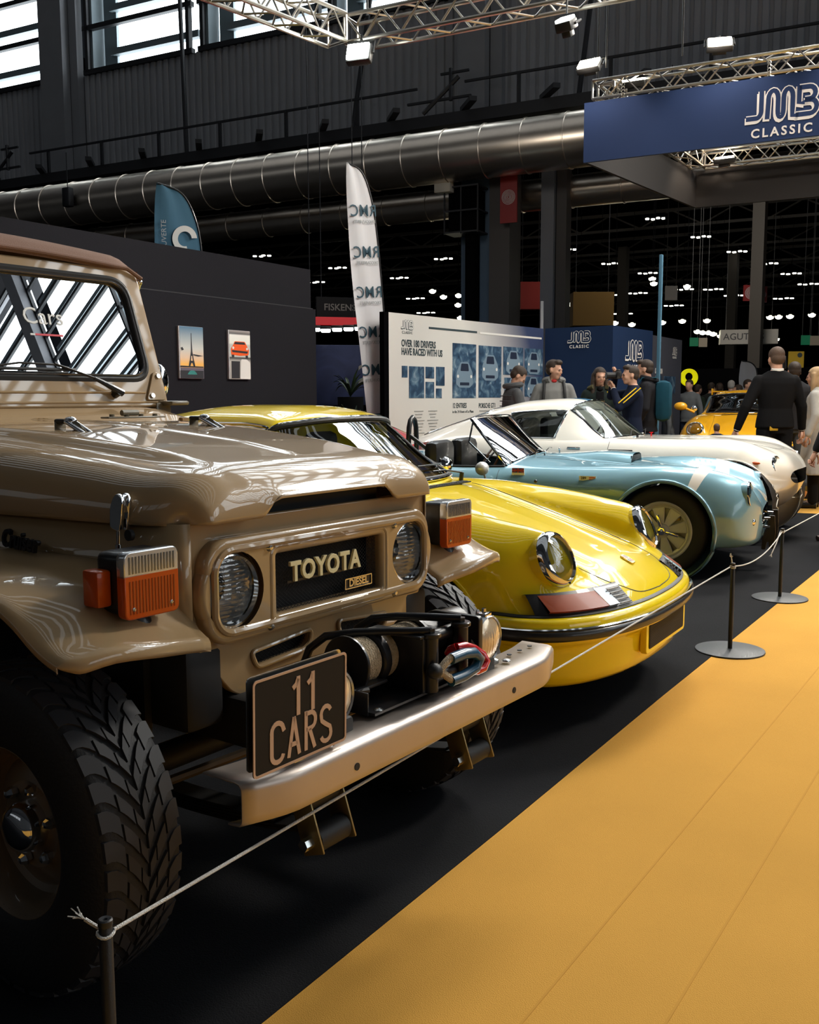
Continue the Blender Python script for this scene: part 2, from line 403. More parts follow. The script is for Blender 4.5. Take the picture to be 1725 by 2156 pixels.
# ceiling lights of the side hall : fixture of 4 lamp heads
L1 = [(1255, 411), (1380, 463), (1476, 501), (1552, 532), (1617, 557), (1194, 528), (1287, 557), (1666, 578), (1364, 577), (1502, 611), (1546, 624), (1702, 600), (1247, 626), (1303, 622), (1343, 619), (1419, 645), (1312, 662), (905, 454), (610, 481), (552, 541), (711, 566), (934, 547), (841, 587), (875, 630), (897, 660), (479, 474), (1440, 611), (665, 596), (1650, 630)]
def ceil_light(p, z):
    dd = (p - V((0, 0, 1.33))).length; s = .0024 * dd
    t = thing('ceiling_light', 'white four lamp ceiling light glowing in the dark roof of the side hall', 'ceiling light', p, 5.6, 'ceiling lights of the side hall')
    m = MB(); m.box((0, 0, .12), (.9, .5, .08)); m.cyl((0, 0, .12), (0, 0, z), .012, n=5); m.build('housing', M_black, t, smooth=False)
    m = MB()
    for i, (a, b) in enumerate(((-3.1, -1.6), (-1.2, 1.5), (1.4, -1.5), (3.2, 1.2))): m.box((a * s * .95, b * s * .6, .04), (s * 1.4, s * 1.1, .06), .02)
    m.build('lamp_glass', M_lampfar, t)
for px, py in L1:
    ceil_light(atz(px, py, 7.6 if py < 600 else 7.0), .9)
L2 = [(1198, 640, 30), (1222, 643, 30), (1265, 674, 28), (1279, 674, 28), (1295, 679, 28), (1331, 682, 33), (1395, 678, 33), (1437, 675, 33), (1489, 674, 34), (1469, 697, 32), (1480, 699, 32), (1492, 699, 32), (1502, 702, 32), (1518, 706, 33), (1622, 667, 33), (1640, 666, 34), (1664, 665, 34), (1710, 662, 34), (1634, 713, 33), (1374, 586, 27), (1377, 596, 27), (1447, 602, 27), (911, 612, 24), (966, 621, 24), (934, 624, 27), (965, 641, 30), (970, 668, 30)]
for px, py, d in L2:
    p = atd(px, py, d); t = thing('spotlight', 'small warm spotlight hanging over the distant booths', 'spotlight', p, 20, 'spotlights over the distant booths')
    s = .0035 * d
    m = MB(); m.box((0, 0, s * .4), (s * 1.9, s * 1.2, s * .8), .02); m.cyl((0, 0, s * .7), (0, 0, 7.5 - p.z), .006, n=4); m.build('housing', M_black, t)
    m = MB(); m.sph((0, 0, -s * .1), (s * 1.05, s * .8, s * .75), 10, 6); m.build('lamp_glass', emitmat('far_spot', (1., .96, .72), 16), t)
for i, (px, py) in enumerate(((664, 693), (686, 695), (710, 693), (734, 692), (757, 691))):
    p = atd(px, py, 17.5); t = thing('booth_lamp', 'flat white booth lamp in the row under the red strip', 'spotlight', p, 35, 'white lamps under the red strip')
    m = MB(); m.box((0, 0, .04), (.2, .12, .05), .01); m.build('housing', M_lampcase, t)
    m = MB(); m.box((0, -.0, -.01), (.17, .12, .06), .02); m.build('lamp_glass', M_led, t)

# ---- trusses
def truss(name, lab, A, Bp, s, T=None, n=10, tri=False, grp=None, rad=.025):
    A = V(A); Bp = V(Bp); d = (Bp - A); L = d.length; d.normalize(); side = d.cross(V((0, 0, 1))).normalized(); up = V((0, 0, 1))
    cs = [(-1, -1), (1, -1), (1, 1), (-1, 1)]
    P = lambda c, t: A + d * (L * t) + side * c[0] * s / 2 + up * c[1] * s / 2
    root = thing(name, lab, 'truss', (0, 0, 0), 0, grp)
    for c in cs:
        m = MB(); m.T = T; m.cyl(P(c, 0), P(c, 1), rad, n=8); m.build('chord', M_alu, root)
    m = MB(); m.T = T
    for k in range(4):
        a, b = cs[k], cs[(k + 1) % 4]
        for i in range(n):
            p, q = (a, b) if i % 2 else (b, a)
            m.cyl(P(p, i / n), P(q, (i + 1) / n), rad * .5, n=6, cap=False)
        for t in (0, 1): m.cyl(P(a, t), P(b, t), rad * .7, n=6)
    m.build('lattice', M_alu, root); return root
truss('truss', 'silver lattice truss across the top centre of the picture, right arm', (-5.5, 9.3, 5.15), (-.6, 9.3, 5.15), .27, BM, 22, grp=None, rad=.022)
truss('truss', 'silver lattice truss running away to the upper left from the white lamp', (-5.58, 9.15, 5.15), (-6.62, 4.6, 5.15), .27, BM, 24, rad=.022)
def flood(lab, loc, rz, tilt, w, h, mt, grp=None, T=BM):
    t = thing('floodlight', lab, 'floodlight', (0, 0, 0), 0, grp)
    F = T @ Tr(*loc) @ Rz(rz) @ Rx(tilt)
    m = MB(); m.T = F; m.box((0, .05, 0), (w * 1.12, .09, h * 1.18), .015); m.box((0, .12, 0), (w * .6, .06, h * .7), .01); m.build('housing', M_lampcase, t)
    m = MB(); m.T = F; m.box((0, -.005, 0), (w, .03, h), .01); m.build('lamp_glass', mt, t)
    m = MB(); m.T = F; m.tube([(-w * .62, .05, 0), (-w * .62, .05, h * .9), (w * .62, .05, h * .9), (w * .62, .05, 0)], .012, 6); m.cyl((0, .05, h * .9), (0, .05, h * 1.3), .02, n=6); m.build('yoke', M_lampcase, t)
flood('bright cool white floodlight hanging from the truss corner', (-5.27, 9.05, 4.86), .15, -.35, .24, .17, M_lampcool)
flood('small cool floodlight hanging at the top right of the cladding', (-3.06, 9.05, 4.79), -.2, -1.05, .15, .13, emitmat('cool_lamp_small', (.93, 1., .95), 14))
m = mbB(); m.cyl((-3.06, 9.1, 4.86), (-3.06, 9.1, 5.1), .01, n=6); tag(m.build('drop_rod', M_lampcase), 'short black rod holding the small cool floodlight', 'rod')
# ---- hanging blue fascia of the booth: a ring of four panels with a truss ring
M_navy = mat('navy_fabric', (.016, .036, .110), .75, spec=.25, sheen=.1)
M_navyin = mat('fascia_lining', (.022, .020, .020), .8)
Z0, Z1 = 4.68, 5.5
root = thing('hanging_banner', 'large navy blue hanging fascia with a white outlined logo, top right', 'banner')
m = mbB(); m.box((-.93, 14.03, (Z0 + Z1) / 2), (7.0, .05, Z1 - Z0)); fp = m.build('front_panel', M_navy, root, smooth=False)
m = mbB(); m.poly([(-4.43, 14.06, Z0), (-3.72, 18.2, Z0), (-3.67, 18.2, Z0), (-4.38, 14.06, Z0)], (0, 0, Z1 - Z0 - .2)); m.build('side_panel', M_navyin, root, smooth=False)
m = mbB(); m.box((.0, 18.2, (Z0 + Z1) / 2 - .1), (7.4, .05, Z1 - Z0 - .2)); m.build('back_panel', M_navyin, root, smooth=False)
for i, (a, b) in enumerate((((-4.35, 14.25, 5.7), (2.5, 14.25, 5.7)), ((-3.5, 17.9, 5.42), (3., 17.9, 5.42)), ((-4.2, 14.3, 5.7), (-3.6, 17.9, 5.42)))):
    truss('truss', ['silver lattice truss along the top of the blue hanging banner', 'silver lattice truss glimpsed under the blue hanging banner', 'short silver truss joining the two trusses of the blue banner'][i], a, b, .25, BM, 30 if i < 2 else 14, rad=.022)
# the JMB logo, drawn as strokes
def strokes(S, w, T, ext, n=6):
    m = MB(); m.T = T
    for L in S:
        pts = [V((a, b)) for a, b in L]; left = []; right = []
        for i, p in enumerate(pts):
            a = pts[max(i - 1, 0)]; b = pts[min(i + 1, len(pts) - 1)]; t = (b - a).normalized(); nn = V((-t.y, t.x)) * w / 2
            left.append(p + nn); right.append(p - nn)
        m.shape([[tuple(q) for q in left] + [tuple(q) for q in reversed(right)]], ext)
    return m
def arc(cx, cy, rx, ry, a0, a1, n=8): return [(cx + rx * cos(math.radians(a0 + (a1 - a0) * i / n)), cy + ry * sin(math.radians(a0 + (a1 - a0) * i / n))) for i in range(n + 1)]
JMB = [[(-.5, -.17)] + [(-.38, -.17)] + arc(-.35, -.07, .07, .10, -90, 0) + [(-.28, .22)],
       [(-.19, -.2), (-.18, .06)] + arc(-.11, .09, .07, .12, 180, 0) + [(-.04, -.06)] + arc(.0, -.09, .04, .10, 180, 360) + [(.04, .06)] + arc(.105, .09, .065, .12, 180, 0) + [(.17, -.06), (.17, -.19), (.26, -.19)],
       [(.26, .2), (.40, .2)] + arc(.40, .11, .085, .09, 90, -90) + [(.34, .02)],
       [(.26, .22), (.26, -.02), (.34, -.02)],
       [(.34, .01), (.42, .01)] + arc(.42, -.09, .09, .10, 90, -90) + [(.22, -.19)]]
def jmb_logo(T, s, mw, mn, parent, ext=.004, big=True):
    D = Matrix.Diagonal((s, s, 1, 1))
    o = strokes(JMB, .098, T @ Tr(-.018 * s, -.03 * s, 0) @ D, ext); o.build('logo_shadow', mw, parent, smooth=False)
    o = strokes(JMB, .100, T @ D, ext * 1.2); o.build('logo_outline', mw, parent, smooth=False)
    o = strokes(JMB, .068, T @ D, ext * 1.6); o.build('logo_letters', mn, parent, smooth=False)
    m = MB(); m.T = T; m.text('CLASSIC', .185 * s, ext, T=Tr(.02 * s, -.40 * s, 0), bold=.004 * s, sp=1.35); m.build('logo_wording', mw, parent, smooth=False)
M_logow = mat('logo_white', (.78, .76, .74), .6)
jmb_logo(BM @ FYn(-1.775, 14., 5.13), .86, M_logow, M_navy, fp)
flood('warm floodlight above the left end of the blue banner', (-4.28, 13.7, 5.93), -.1, -.75, .3, .17, M_lampwarm, None)
flood('warm floodlight above the middle of the blue banner', (-2.52, 13.7, 5.93), .25, -.75, .3, .17, M_lampwarm, None)
flood('warm lamp lying inside the truss above the blue banner', (-3.8, 14.3, 5.8), 0, -1.3, .3, .14, M_lampwarm, None)
flood('warm lamp glimpsed under the blue banner, inside its ring', (-3.1, 17.6, 5.35), 0, -1.3, .3, .14, M_lampwarm, None)
for i, x in enumerate((-3.9, -1.95)):
    m = mbB()
    for j in range(5): m.tube([(x + .02 * cos(a), 14.1, Z1 + .02 + j * .045 + .028 * sin(a)) for a in lin(0, 2 * pi * .94, 9)], .005, 5)
    tag(m.build('chain', M_alu), 'short silver chain joining the banner to its truss, ' + ('left' if i == 0 else 'nearer the logo'), 'chain')
for i, (x, y, z) in enumerate(((-4.0, 13.6, 5.8), (-2.98, 13.6, 5.8), (-4.3, 14.2, 5.8), (-1.35, 14.2, 5.8), (-5.3, 9.3, 5.3))):
    m = mbB(); m.cyl((x, y, z), (x, y, 28.7), .012, n=5)
    tag(m.build('hanging_cable', M_lampcase), 'thin black cable hanging from the roof to the silver trusses', 'cable', 'cables holding the trusses')
# small things hanging from the ledge over the duct
m = mbB(); m.cyl((-20.3, 19.5, 7.8), (-20.3, 19.5, 6.9), .012, n=5); m.box((-20.3, 19.5, 6.65), (.26, .2, .5), .04); tag(m.build('chain_hoist', M_dark), 'small black chain hoist hanging in front of the silver duct', 'hoist')
for i, x in enumerate((-24.2, -9.9)):
    m = mbB(); y = WY - 2.2
    m.box((x - .1, y, 8.05), (1.6, .06, .05)); m.box((x + .3, y, 8.6), (.7, .05, .05)); m.cyl((x - .5, y, 7.8), (x + .4, y, 8.5), .05, n=6); m.cyl((x + .2, y, 8.0), (x + .2, y, 8.7), .05, n=6)
    tag(m.build('pipe_bracket', M_dark), 'black pipe bracket at the foot of the ' + ('riveted column near the left windows' if i == 0 else 'grey column behind the white truss'), 'bracket')
# ================================================================== OFF-ROADER
M_tan = mat('beige_car_paint', (.375, .252, .13), .34, coat=1., spec=.15, var=.03, vs=2.)
M_tandk = mat('beige_underbody', (.10, .075, .05), .6)
M_chrome = mat('chrome', (.75, .75, .76), .07, metal=1.)
M_steel = mat('brushed_bumper_steel', (.50, .43, .38), .42, metal=.75, var=.08, vs=9., coat=.4)
M_rub = mat('black_rubber', (.012, .012, .013), .55)
M_blk = mat('satin_black_metal', (.010, .010, .012), .38, coat=.15)
M_blkm = mat('matt_black_plastic', (.01, .01, .011), .6)
M_tyre = mat('tyre_rubber', (.016, .016, .018), .62, bump=.15, bs=120.)
M_tread = mat('tyre_tread', (.026, .026, .03), .62)
M_glass = glassmat('windscreen_glass', (.55, .6, .6), 1.75)
M_lens = glassmat('lamp_lens_glass', (.93, .95, .95), 1.9, .03)
M_amber = mat('amber_lens', (.50, .068, .002), .35, coat=.35, spec=.3)
M_clear = mat('clear_ribbed_lens', (.62, .65, .68), .18, metal=.7, coat=1.)
M_refl = mat('lamp_reflector', (.92, .92, .92), .2, metal=.72)
M_canvas = mat('brown_canvas', (.20, .11, .075), .85, bump=.3, bs=300., var=.1)
M_bolt = mat('zinc_bolt', (.6, .6, .58), .25, metal=1.)
M_cream = mat('cream_letter', (.75, .66, .38), .35, coat=.5)
FJ = thing('off_road_car', 'beige classic off road car with winch bumper, nearest car on the left', 'car', (-1.55, 2.007, 0), -2.9)
def P2(m, name, mt, par=FJ, **k): return m.build(name, mt, par, **k)

# hood -----------------------------------------------------------------
def hoodW(x):      # half width
    w = .497 + .125 * min(1.3, -x) ** .85 if x < 0 else .497
    if x > -.16: w -= .052 * (1 - math.sqrt(max(0, 1 - ((x + .16) / .19) ** 2)))
    return w
def hoodtop(x, y):
    z = 1.262 - .012 * (1.3 + x) - .052 * ease((x + 1.1) / 1.1) ** 1.3 - .022 * ease((x + .35) / .35)
    a = abs(y); e = hoodW(x) * .70 - .005
    z -= .024 * ease((a - e + .055) / .07) * (1 - .8 * ease((x + .30) / .26))           # raised centre panel
    z -= .008 * (a / .5) ** 2
    z += .006 * math.exp(-(y / .012) ** 2) * (1 if x < -.12 else 0)   # spine
    return z
def lip(y):
    a = abs(y); return 1.048 + .050 * ease((.272 - a) / .07)
rows = []
N1 = 46; N2 = 97
for i in range(N1):
    t = i / (N1 - 1)
    if t < .6: x = -1.30 + 1.17 * (t / .6); b = 0.
    else:
        a = (t - .6) / .4 * pi / 2; x = -.13 + .15 * sin(a) ** .85; b = (1 - cos(a)) ** 1.15
    row = []
    for j in range(N2):
        s = -1 + 2 * j / (N2 - 1); aa = abs(s)
        if aa < .62: yy = aa / .62 * .70; a2 = 0.
        else:
            q = (aa - .62) / .38 * pi / 2; yy = .70 + .30 * sin(q) ** .9; a2 = (1 - cos(q)) ** 1.05
        w = hoodW(x); y = math.copysign(yy * w, s); zt = hoodtop(min(x, -.0), y)
        # front corner in plan
        xx = x - .05 * ease((aa - .8) / .2) * ease((t - .6) / .3)
        ze = lerp(1.046, lip(y), b ** 2.5)
        D = 1 - (1 - a2) * (1 - b); row.append((xx, y, zt - (zt - ze) * D))
    rows.append(row)
m = MB(); m.grid(rows)
hood = P2(m, 'hood', M_tan, sharp=60)
sm = hood.modifiers.new('t', 'SOLIDIFY'); sm.thickness = .006; sm.offset = -1
# scoop slot behind hood lip
m = MB(); m.box((-.10, 0, 1.05), (.16, .56, .07)); P2(m, 'air_slot', M_blkm)
# side panels under hood and front corner posts
for s, n in ((-1, 'near'), (1, 'far')):
    m = MB(); top = []; bot = []; xs = [-1.32, -1., -.7, -.4, -.2, -.12, -.07, -.035, -.018]
    for x in xs:
        w = hoodW(min(x, -.1)) - .012
        if x > -.12: w -= .045 * (1 - math.sqrt(max(0, 1 - ((x + .12) / .103) ** 2)))
        top.append((x, s * w, 1.05)); bot.append((x, s * w, .78 if x > -.45 else .86))
    m.grid([top, bot]); o = P2(m, 'side_panel', M_tan); so = o.modifiers.new('t', 'SOLIDIFY'); so.thickness = .004
# name script on near side panel (drawn in the plane of the panel)
m = MB(); ang = math.atan2(.10, 1.)
m.T = Tr(-.50, -.578, .985) @ Rz(-.13) @ Matrix(((1, 0, 0, 0), (0, 0, -1, 0), (0, 1, 0, 0), (0, 0, 0, 1)))
m.text('Land Cruiser', .062, .004, bold=.0012, shear=.35, bev=.0008, align='RIGHT', T=Tr(.09, 0, 0)); P2(m, 'name_script', M_blk)

# grille panel ----------------------------------------------------------
FXT = FX(-.012, 0, 0)
out = [(-.462, 1.045), (-.462, .80), (-.44, .755), (-.335, .632), (-.30, .615), (-.24, .64), (-.20, .655), (.20, .655), (.24, .64), (.30, .615), (.335, .632), (.44, .755), (.462, .80), (.462, 1.045)]
slotL = rpoly([(-.275, .715), (-.055, .732), (-.058, .700), (-.085, .682), (-.255, .672)], .018)
slotR = [(-a, b) for a, b in slotL]
m = MB(); m.T = FXT
m.shape([rpoly(out, [.01, .01, .03, .03, .02, .02, .02, .02, .02, .02, .03, .03, .01, .01]), circ(.085, 32, -.352, .883), circ(.085, 32, .352, .883), rr(.43, .16, .01, 3, 0, .876), slotL, slotR], .008, bev=.004)
gp = P2(m, 'grille_panel', M_tan)
for L in (slotL, slotR):      # raised rims of the lower slots
    m = MB(); m.tube([(.004, a, b) for a, b in L], .006, 8, True); P2(m, 'slot_rim', M_tan, gp)
# bezel
m = MB(); m.T = FX(.012, 0, 0)
bz = rr(.862, .205, .055, 8, 0, .885)
m.shape([[(a * 1., b) for a, b in rr(.862, .222, .06, 8, 0, .884)], circ(.093, 40, -.352, .883), circ(.093, 40, .352, .883), rr(.446, .178, .02, 5, 0, .876)], .010, bev=.014, res=4)
bezel = P2(m, 'grille_bezel', M_tan)
m = MB(); m.tube([(.034, a, b) for a, b in rr(.832, .196, .055, 8, 0, .884)], .010, 8, True); m.tube([(.032, a, b) for a, b in rr(.462, .192, .025, 5, 0, .876)], .007, 8, True); P2(m, 'bezel_rib', M_tan, bezel)
for y, z in ((-.237, .972), (-.237, .777), (.266, .972), (.266, .777)):
    m = MB(); m.lathe([(.0, .008), (.006, .007), (.010, .002), (.011, 0)], (.036, y, z), (1, 0, 0), 12); P2(m, 'bezel_screw', M_bolt, bezel)
# dark box behind the openings
m = MB(); m.box((-.09, 0, .87), (.10, .9, .30)); m.box((-.07, 0, .70), (.08, .58, .09)); P2(m, 'radiator_shroud', M_blkm)
def meshwire(y0, y1, z0, z1, x, pitch=.0125, r=.0007, clip=None):
    m = MB(); H = z1 - z0; k = 0.8
    n = int((y1 - y0 + H / k) / pitch) + 1
    for i in range(n):
        for sg in (1, -1):
            pts = []
            c = y0 - H / k * (1 if sg > 0 else 0) + i * pitch
            # line y = c + sg*(z-z0)/k
            a = (c, z0) ; b = (c + sg * H / k, z1)
            t0, t1 = 0., 1.; dy = b[0] - a[0]
            if abs(dy) > 1e-6:
                ta = (y0 - a[0]) / dy; tb = (y1 - a[0]) / dy
                t0 = max(t0, min(ta, tb)); t1 = min(t1, max(ta, tb))
            if t1 - t0 < .02: continue
            m.cyl((x, a[0] + dy * t0, z0 + H * t0), (x, a[0] + dy * t1, z0 + H * t1), r, n=4, cap=False)
    return m
M_wire = mat('grille_wire', (.03, .03, .034), .3, metal=.6)
P2(meshwire(-.218, .218, .79, .962, .012), 'grille_mesh', M_wire, kind=None) if 0 else P2(meshwire(-.218, .218, .79, .962, .012), 'grille_mesh', M_wire)
for s in (-1, 1):
    P2(meshwire(*(sorted((s * .27, s * .06))), .676, .728, -.012, .012), 'slot_mesh', M_wire)
# lettering
x0, x1 = -.157, .124
m = MB(); m.text('TOYOTA', .088, .003, T=FX(.026, -.017, .900) , bold=.0022, bev=.0012, sp=1.12)
ys = [v.y for v in m.v]; w = max(ys) - min(ys); zs = [v.z for v in m.v]; h = max(zs) - min(zs)
cy = (max(ys) + min(ys)) / 2; cz = (max(zs) + min(zs)) / 2
for v in m.v: v.y = -.0165 + (v.y - cy) * .281 / w; v.z = .898 + (v.z - cz) * .053 / h
P2(m, 'maker_letters', M_cream)
m = MB()
for v in []: pass
m.T = FX(.022, 0, 0); m.shape([rr(.294, .006, .002, 2, -.016, .873)], .001); P2(m, 'letter_rail', M_blk)
m = MB(); m.T = FX(.024, .118, .832); m.shape([rr(.116, .030, .002, 2), rr(.110, .024, .002, 2)], .002); m.text('DIESEL', .0275, .002, bold=.0009, sx=1.02); dsl = P2(m, 'fuel_badge', M_bolt)
m = MB(); m.T = FX(.022, .118, .832); m.shape([rr(.115, .029, .002, 2)], .001); P2(m, 'badge_plate', M_blk, dsl)
# headlamps
def headlamp(par, c, r, ax=(1, 0, 0), name='headlamp', ribs=True, ring=True, ribdir='v', bowl=True):
    c = V(c); q = V(ax).normalized(); root = None
    m = MB()
    if ring: m.lathe([(r * .93, .004), (r * .96, .016), (r * 1.03, .014), (r * 1.06, .0), (r * 1.05, -.02), (r * .93, -.02)], c, q, 48); root = m.build(name, M_chrome, par)
    else: m.lathe([(r * .97, 0), (r * 1.0, .01), (r * 1.02, -.01)], c, q, 40); root = m.build(name, M_chrome, par)
    q_ = q.to_track_quat('Z', 'Y'); P = []
    for i in range(30):
        t_ = i / 29; R_ = r * .95 * t_
        P.append([c + q_ @ V((R_ * sin(2 * pi * k / 90), R_ * cos(2 * pi * k / 90), -.065 + .061 * t_ ** 2 + .0013 * sin(R_ * cos(2 * pi * k / 90) * 2 * pi / (r * .16)))) for k in range(90)])
    m = MB(); m.grid(P, cv=True); m.build('reflector', M_refl, root, sharp=80)
    m = MB(); m.cyl(c - q * .062, c - q * .03, .011, .009, n=12); m.build('bulb', M_clear, root)
    # domed ribbed lens
    qq = q.to_track_quat('Z', 'Y'); P = []; nr = 26; na = 60
    for i in range(nr + 1):
        rr_ = r * .95 * i / nr; row = []
        for k in range(na):
            a = 2 * pi * k / na; u = rr_ * cos(a); v = rr_ * sin(a)
            h = .014 * (1 - (rr_ / (r * .95)) ** 2) + .004
            if ribs and rr_ < r * .88: h += .0014 * sin(u * 2 * pi / (r * .125)) * (1 if abs(v) > r * .1 else .3)
            row.append(c + qq @ V((v, u, h)))
        P.append(row)
    m = MB(); m.grid(P, cv=True); m.build('lens', M_lens, root, sharp=80)
    return root
for s in (-1, 1):
    h = headlamp(FJ, (.012, s * .352, .883), .0865)
    m = MB(); m.lathe([(.088, -.03), (.097, -.02), (.1, 0.)], (.008, s * .352, .883), (1, 0, 0), 40); m.build('lamp_bucket', M_blk, h)

# fenders ------------------------------------------------------------------
def fend(s):
    prof = [(-1.55, .60), (-1.30, .64), (-1.12, .70), (-.95, .78), (-.82, .87), (-.70, .93), (-.55, .958), (-.30, .955), (-.19, .938), (-.10, .908), (-.03, .872), (.02, .852), (.06, .842)]
    xs = lin(-1.50, .05, 64); rows = []
    for x in xs:
        zt = pchip([p[0] for p in prof], [p[1] for p in prof], x)
        yi = hoodW(min(x, -.1)) - .03 if x < -.08 else lerp(hoodW(-.1) - .03, .455, ease((x + .08) / .09))
        yo = .835
        row = []
        drop = .012 + .03 * ease((x + .25) / .25) * 0
        fi = .050 * ease((x + .06) / .11); K = [(yi, zt + .004 - fi), (lerp(yi, yo, .35), zt + .002 - fi * .5), (lerp(yi, yo, .7), zt - .006), (yo - .045, zt - .014), (yo - .018, zt - .020), (yo - .003, zt - .030), (yo, zt - .036), (yo, zt - .044)]
        for k in range(24): row.append((x, *crom(K, (len(K) - 1) * k / 23)))
        rows.append([(a - .034 * (1 - ease((b - .45) / .2)) * ease((x + .1) / .15) - .04 * max(0, (b - .68) / .155) ** 2.0 * ease((x + .3) / .3), s * b, c) for a, b, c in row])
    # rolled front lip
    last = rows[-1]
    for dx, dz in ((.009, -.004), (.015, -.012), (.017, -.024), (.016, -.034)):
        rows.append([(a + dx * (1 - ease((k - 10) / 9)), b, c - (.012 * (1 - b / .835) if 0 else 0) + dz * (1 - ease((k - 10) / 9))) for k, (a, b, c) in enumerate(last)])
    m = MB(); m.grid(rows); o = P2(m, 'fender', M_tan, sharp=60); sd = o.modifiers.new('t', 'SOLIDIFY'); sd.thickness = .005; return o
for s in (-1, 1): fend(s)
for s in (-1, 1):     # inner wheel housing
    m = MB(); m.box((-.7, s * .49, .70), (1.1, .02, .36)); m.box((-.3, s * .42, .66), (.55, .12, .2), .02); P2(m, 'inner_wing', M_blkm)
# turn signals
for s in (-1, 1):
    y = s * .598
    m = MB(); m.lathe([(.043, -.01), (.041, .008), (.030, .03), (.026, .05), (.024, .07)], (-.045, y, .833), (0, 0, 1), 24)
    st = P2(m, 'turn_signal', M_blk)
    m = MB(); m.box((-.047, y, .943), (.09, .134, .134), .018, seg=3); m.build('signal_housing', M_blk, st)
    m = MB(); F = FX(.001, y, .943); m.T = F
    m.shape([rpoly([(-.069, -.069), (.069, -.069), (.069, .019), (-.069, .019)], [.014, .014, 0, 0])], .010, bev=.003); m.build('amber_lens', M_amber, st)
    m = MB(); m.T = F; m.shape([rpoly([(-.069, .021), (.069, .021), (.069, .069), (-.069, .069)], [0, 0, .016, .016])], .010, bev=.003)
    m.build('clear_lens', M_clear, st)
    m = MB()
    for i in range(15): m.box((.0142, y - .058 + i * .0083, .9180), (.0016, .0030, .070), 0)
    m.build('amber_ribs', mat('lens_rib', (.26, .035, .002), .3, coat=.5), st)
    m = MB()
    for i in range(15): m.box((.0142, y - .058 + i * .0083, .986), (.0020, .0035, .036), 0)
    m.build('clear_ribs', mat('clear_rib', (.25, .27, .30), .1, metal=.9), st)
    m = MB(); m.box((-.060, y + s * .085, .936), (.052, .036, .078), .006); m.build('side_marker', M_amber, st)
    for dy in (-.05, .05):
        m = MB(); m.lathe([(0, .003), (.004, .002), (.005, 0)], (.014, y + dy, .893), (1, 0, 0), 10); m.build('lens_screw', M_bolt, st)
# hood side catches
for s in (-1, 1):
    y = s * (hoodW(-.16) + .012)
    m = MB(); x = -.165
    m.T = Tr(x, y, 1.058) @ Rz(-.1 * s) @ Matrix.Scale(.82, 4)
    m.shape([rpoly([(-.022, -.02), (.012, -.03), (.02, .01), (.026, .055), (.01, .075), (-.008, .06), (-.02, .03)], .01)], .004, T=Ry(0) @ FYn(0, -.012 * s, 0), bev=.002)
    m.shape([rpoly([(-.022, -.02), (.012, -.03), (.02, .01), (.026, .055), (.01, .075), (-.008, .06), (-.02, .03)], .01)], .004, T=FYn(0, .014 * s, 0), bev=.002)
    m.box((.008, 0, .045), (.028, .024, .05), .004); m.cyl((-.014, 0, -.085), (-.010, 0, .0), .006, n=10); m.cyl((-.014, 0, -.12), (-.014, 0, -.07), .010, n=12)
    c = P2(m, 'hood_catch', M_chrome)
    m = MB(); m.cyl((x + .03, y - .004 * s, 1.025), (x + .03, y + .006 * s, 1.025), .013, n=16); m.build('rubber_stop', M_rub, c)
# windscreen catches on the hood
for y in (-.25, .25):
    m = MB(); m.T = Tr(-.70, y, 1.222) @ Rz(.0)
    m.box((-.095, 0, .018), (.006, .035, .05), .002); m.box((-.075, 0, -.006), (.05, .04, .006), .002); m.tube([(-.04, 0, -.002), (-.01, 0, -.004), (.0, 0, .004), (.0, 0, .018), (-.012, 0, .03), (-.03, 0, .036)], .006, 8, flat=2.2)
    c = P2(m, 'windscreen_catch', mat('olive_bracket', (.16, .13, .08), .4, coat=.5))
    m = MB(); m.T = Tr(-.70, y, 1.222)
    m.box((-.075, 0, .045), (.06, .03, .014), .006); m.build('rubber_pad', M_rub, c)
    m = MB(); m.T = Tr(-.70, y, 1.222)
    m.cyl((-.05, -.012, .045), (.055, -.012, .003), .007, .006, n=12); m.cyl((-.05, .012, .045), (.055, .012, .003), .007, .006, n=12); m.sph((-.045, 0, .047), (.02, .018, .012), 12, 8)
    m.cyl((.05, 0, .008), (.085, 0, -.004), .004, n=8); m.lathe([(.036, 0), (.032, .006), (.014, .016), (.007, .024), (0, .026)], (.098, 0, -.016), (0, 0, 1), 16)
    m.build('chrome_lever', M_chrome, c)
m = MB(); m.sph((-.93, -.06, 1.248), (.014, .014, .009), 14, 8); P2(m, 'hood_bumper', M_tan)
m = MB(); m.box((-1.06, .22, 1.268), (.045, .24, .006), .003)
for y in (.13, .19, .25, .31): m.cyl((-1.06, y, 1.27), (-1.06, y, 1.279), .009, n=8)
m.cyl((-1.06, .17, 1.283), (-1.06, .235, 1.283), .010, n=12); P2(m, 'hood_hinge', mat('olive_bracket'))

# cowl, windscreen frame, soft top, tub ------------------------------------
m = MB(); rows = []
for x, z in ((-1.285, 1.232), (-1.31, 1.272), (-1.38, 1.292), (-1.47, 1.300)):
    rows.append([(x, y, z - .03 * ease((abs(y) - .60) / .08)) for y in lin(-.68, .68, 25)])
m.grid(rows); cow = P2(m, 'cowl', M_tan)
for s in (-1, 1):
    m = MB(); m.poly([(-1.50, s * .68, .62), (-1.285, s * .66, .62), (-1.285, s * .66, 1.255), (-1.50, s * .685, 1.29)], (0, -s * .03, 0)); P2(m, 'cowl_side', M_tan)
WT = FX(0, 0, 0); tilt = math.atan2(.145, .545)
WF = Tr(-1.475, 0, 1.30) @ Ry(-tilt) @ FX()          # u=y, v=up the glass, w=forward
m = MB(); m.T = WF
m.shape([rpoly([(-.70, .0), (.70, .0), (.70, .06), (.672, .55), (-.672, .55), (-.70, .06)], [.01, .01, .02, .05, .05, .02]), rpoly([(-.645, .098), (.645, .098), (.62, .515), (-.62, .515)], .085, 8)], .016, bev=.006)
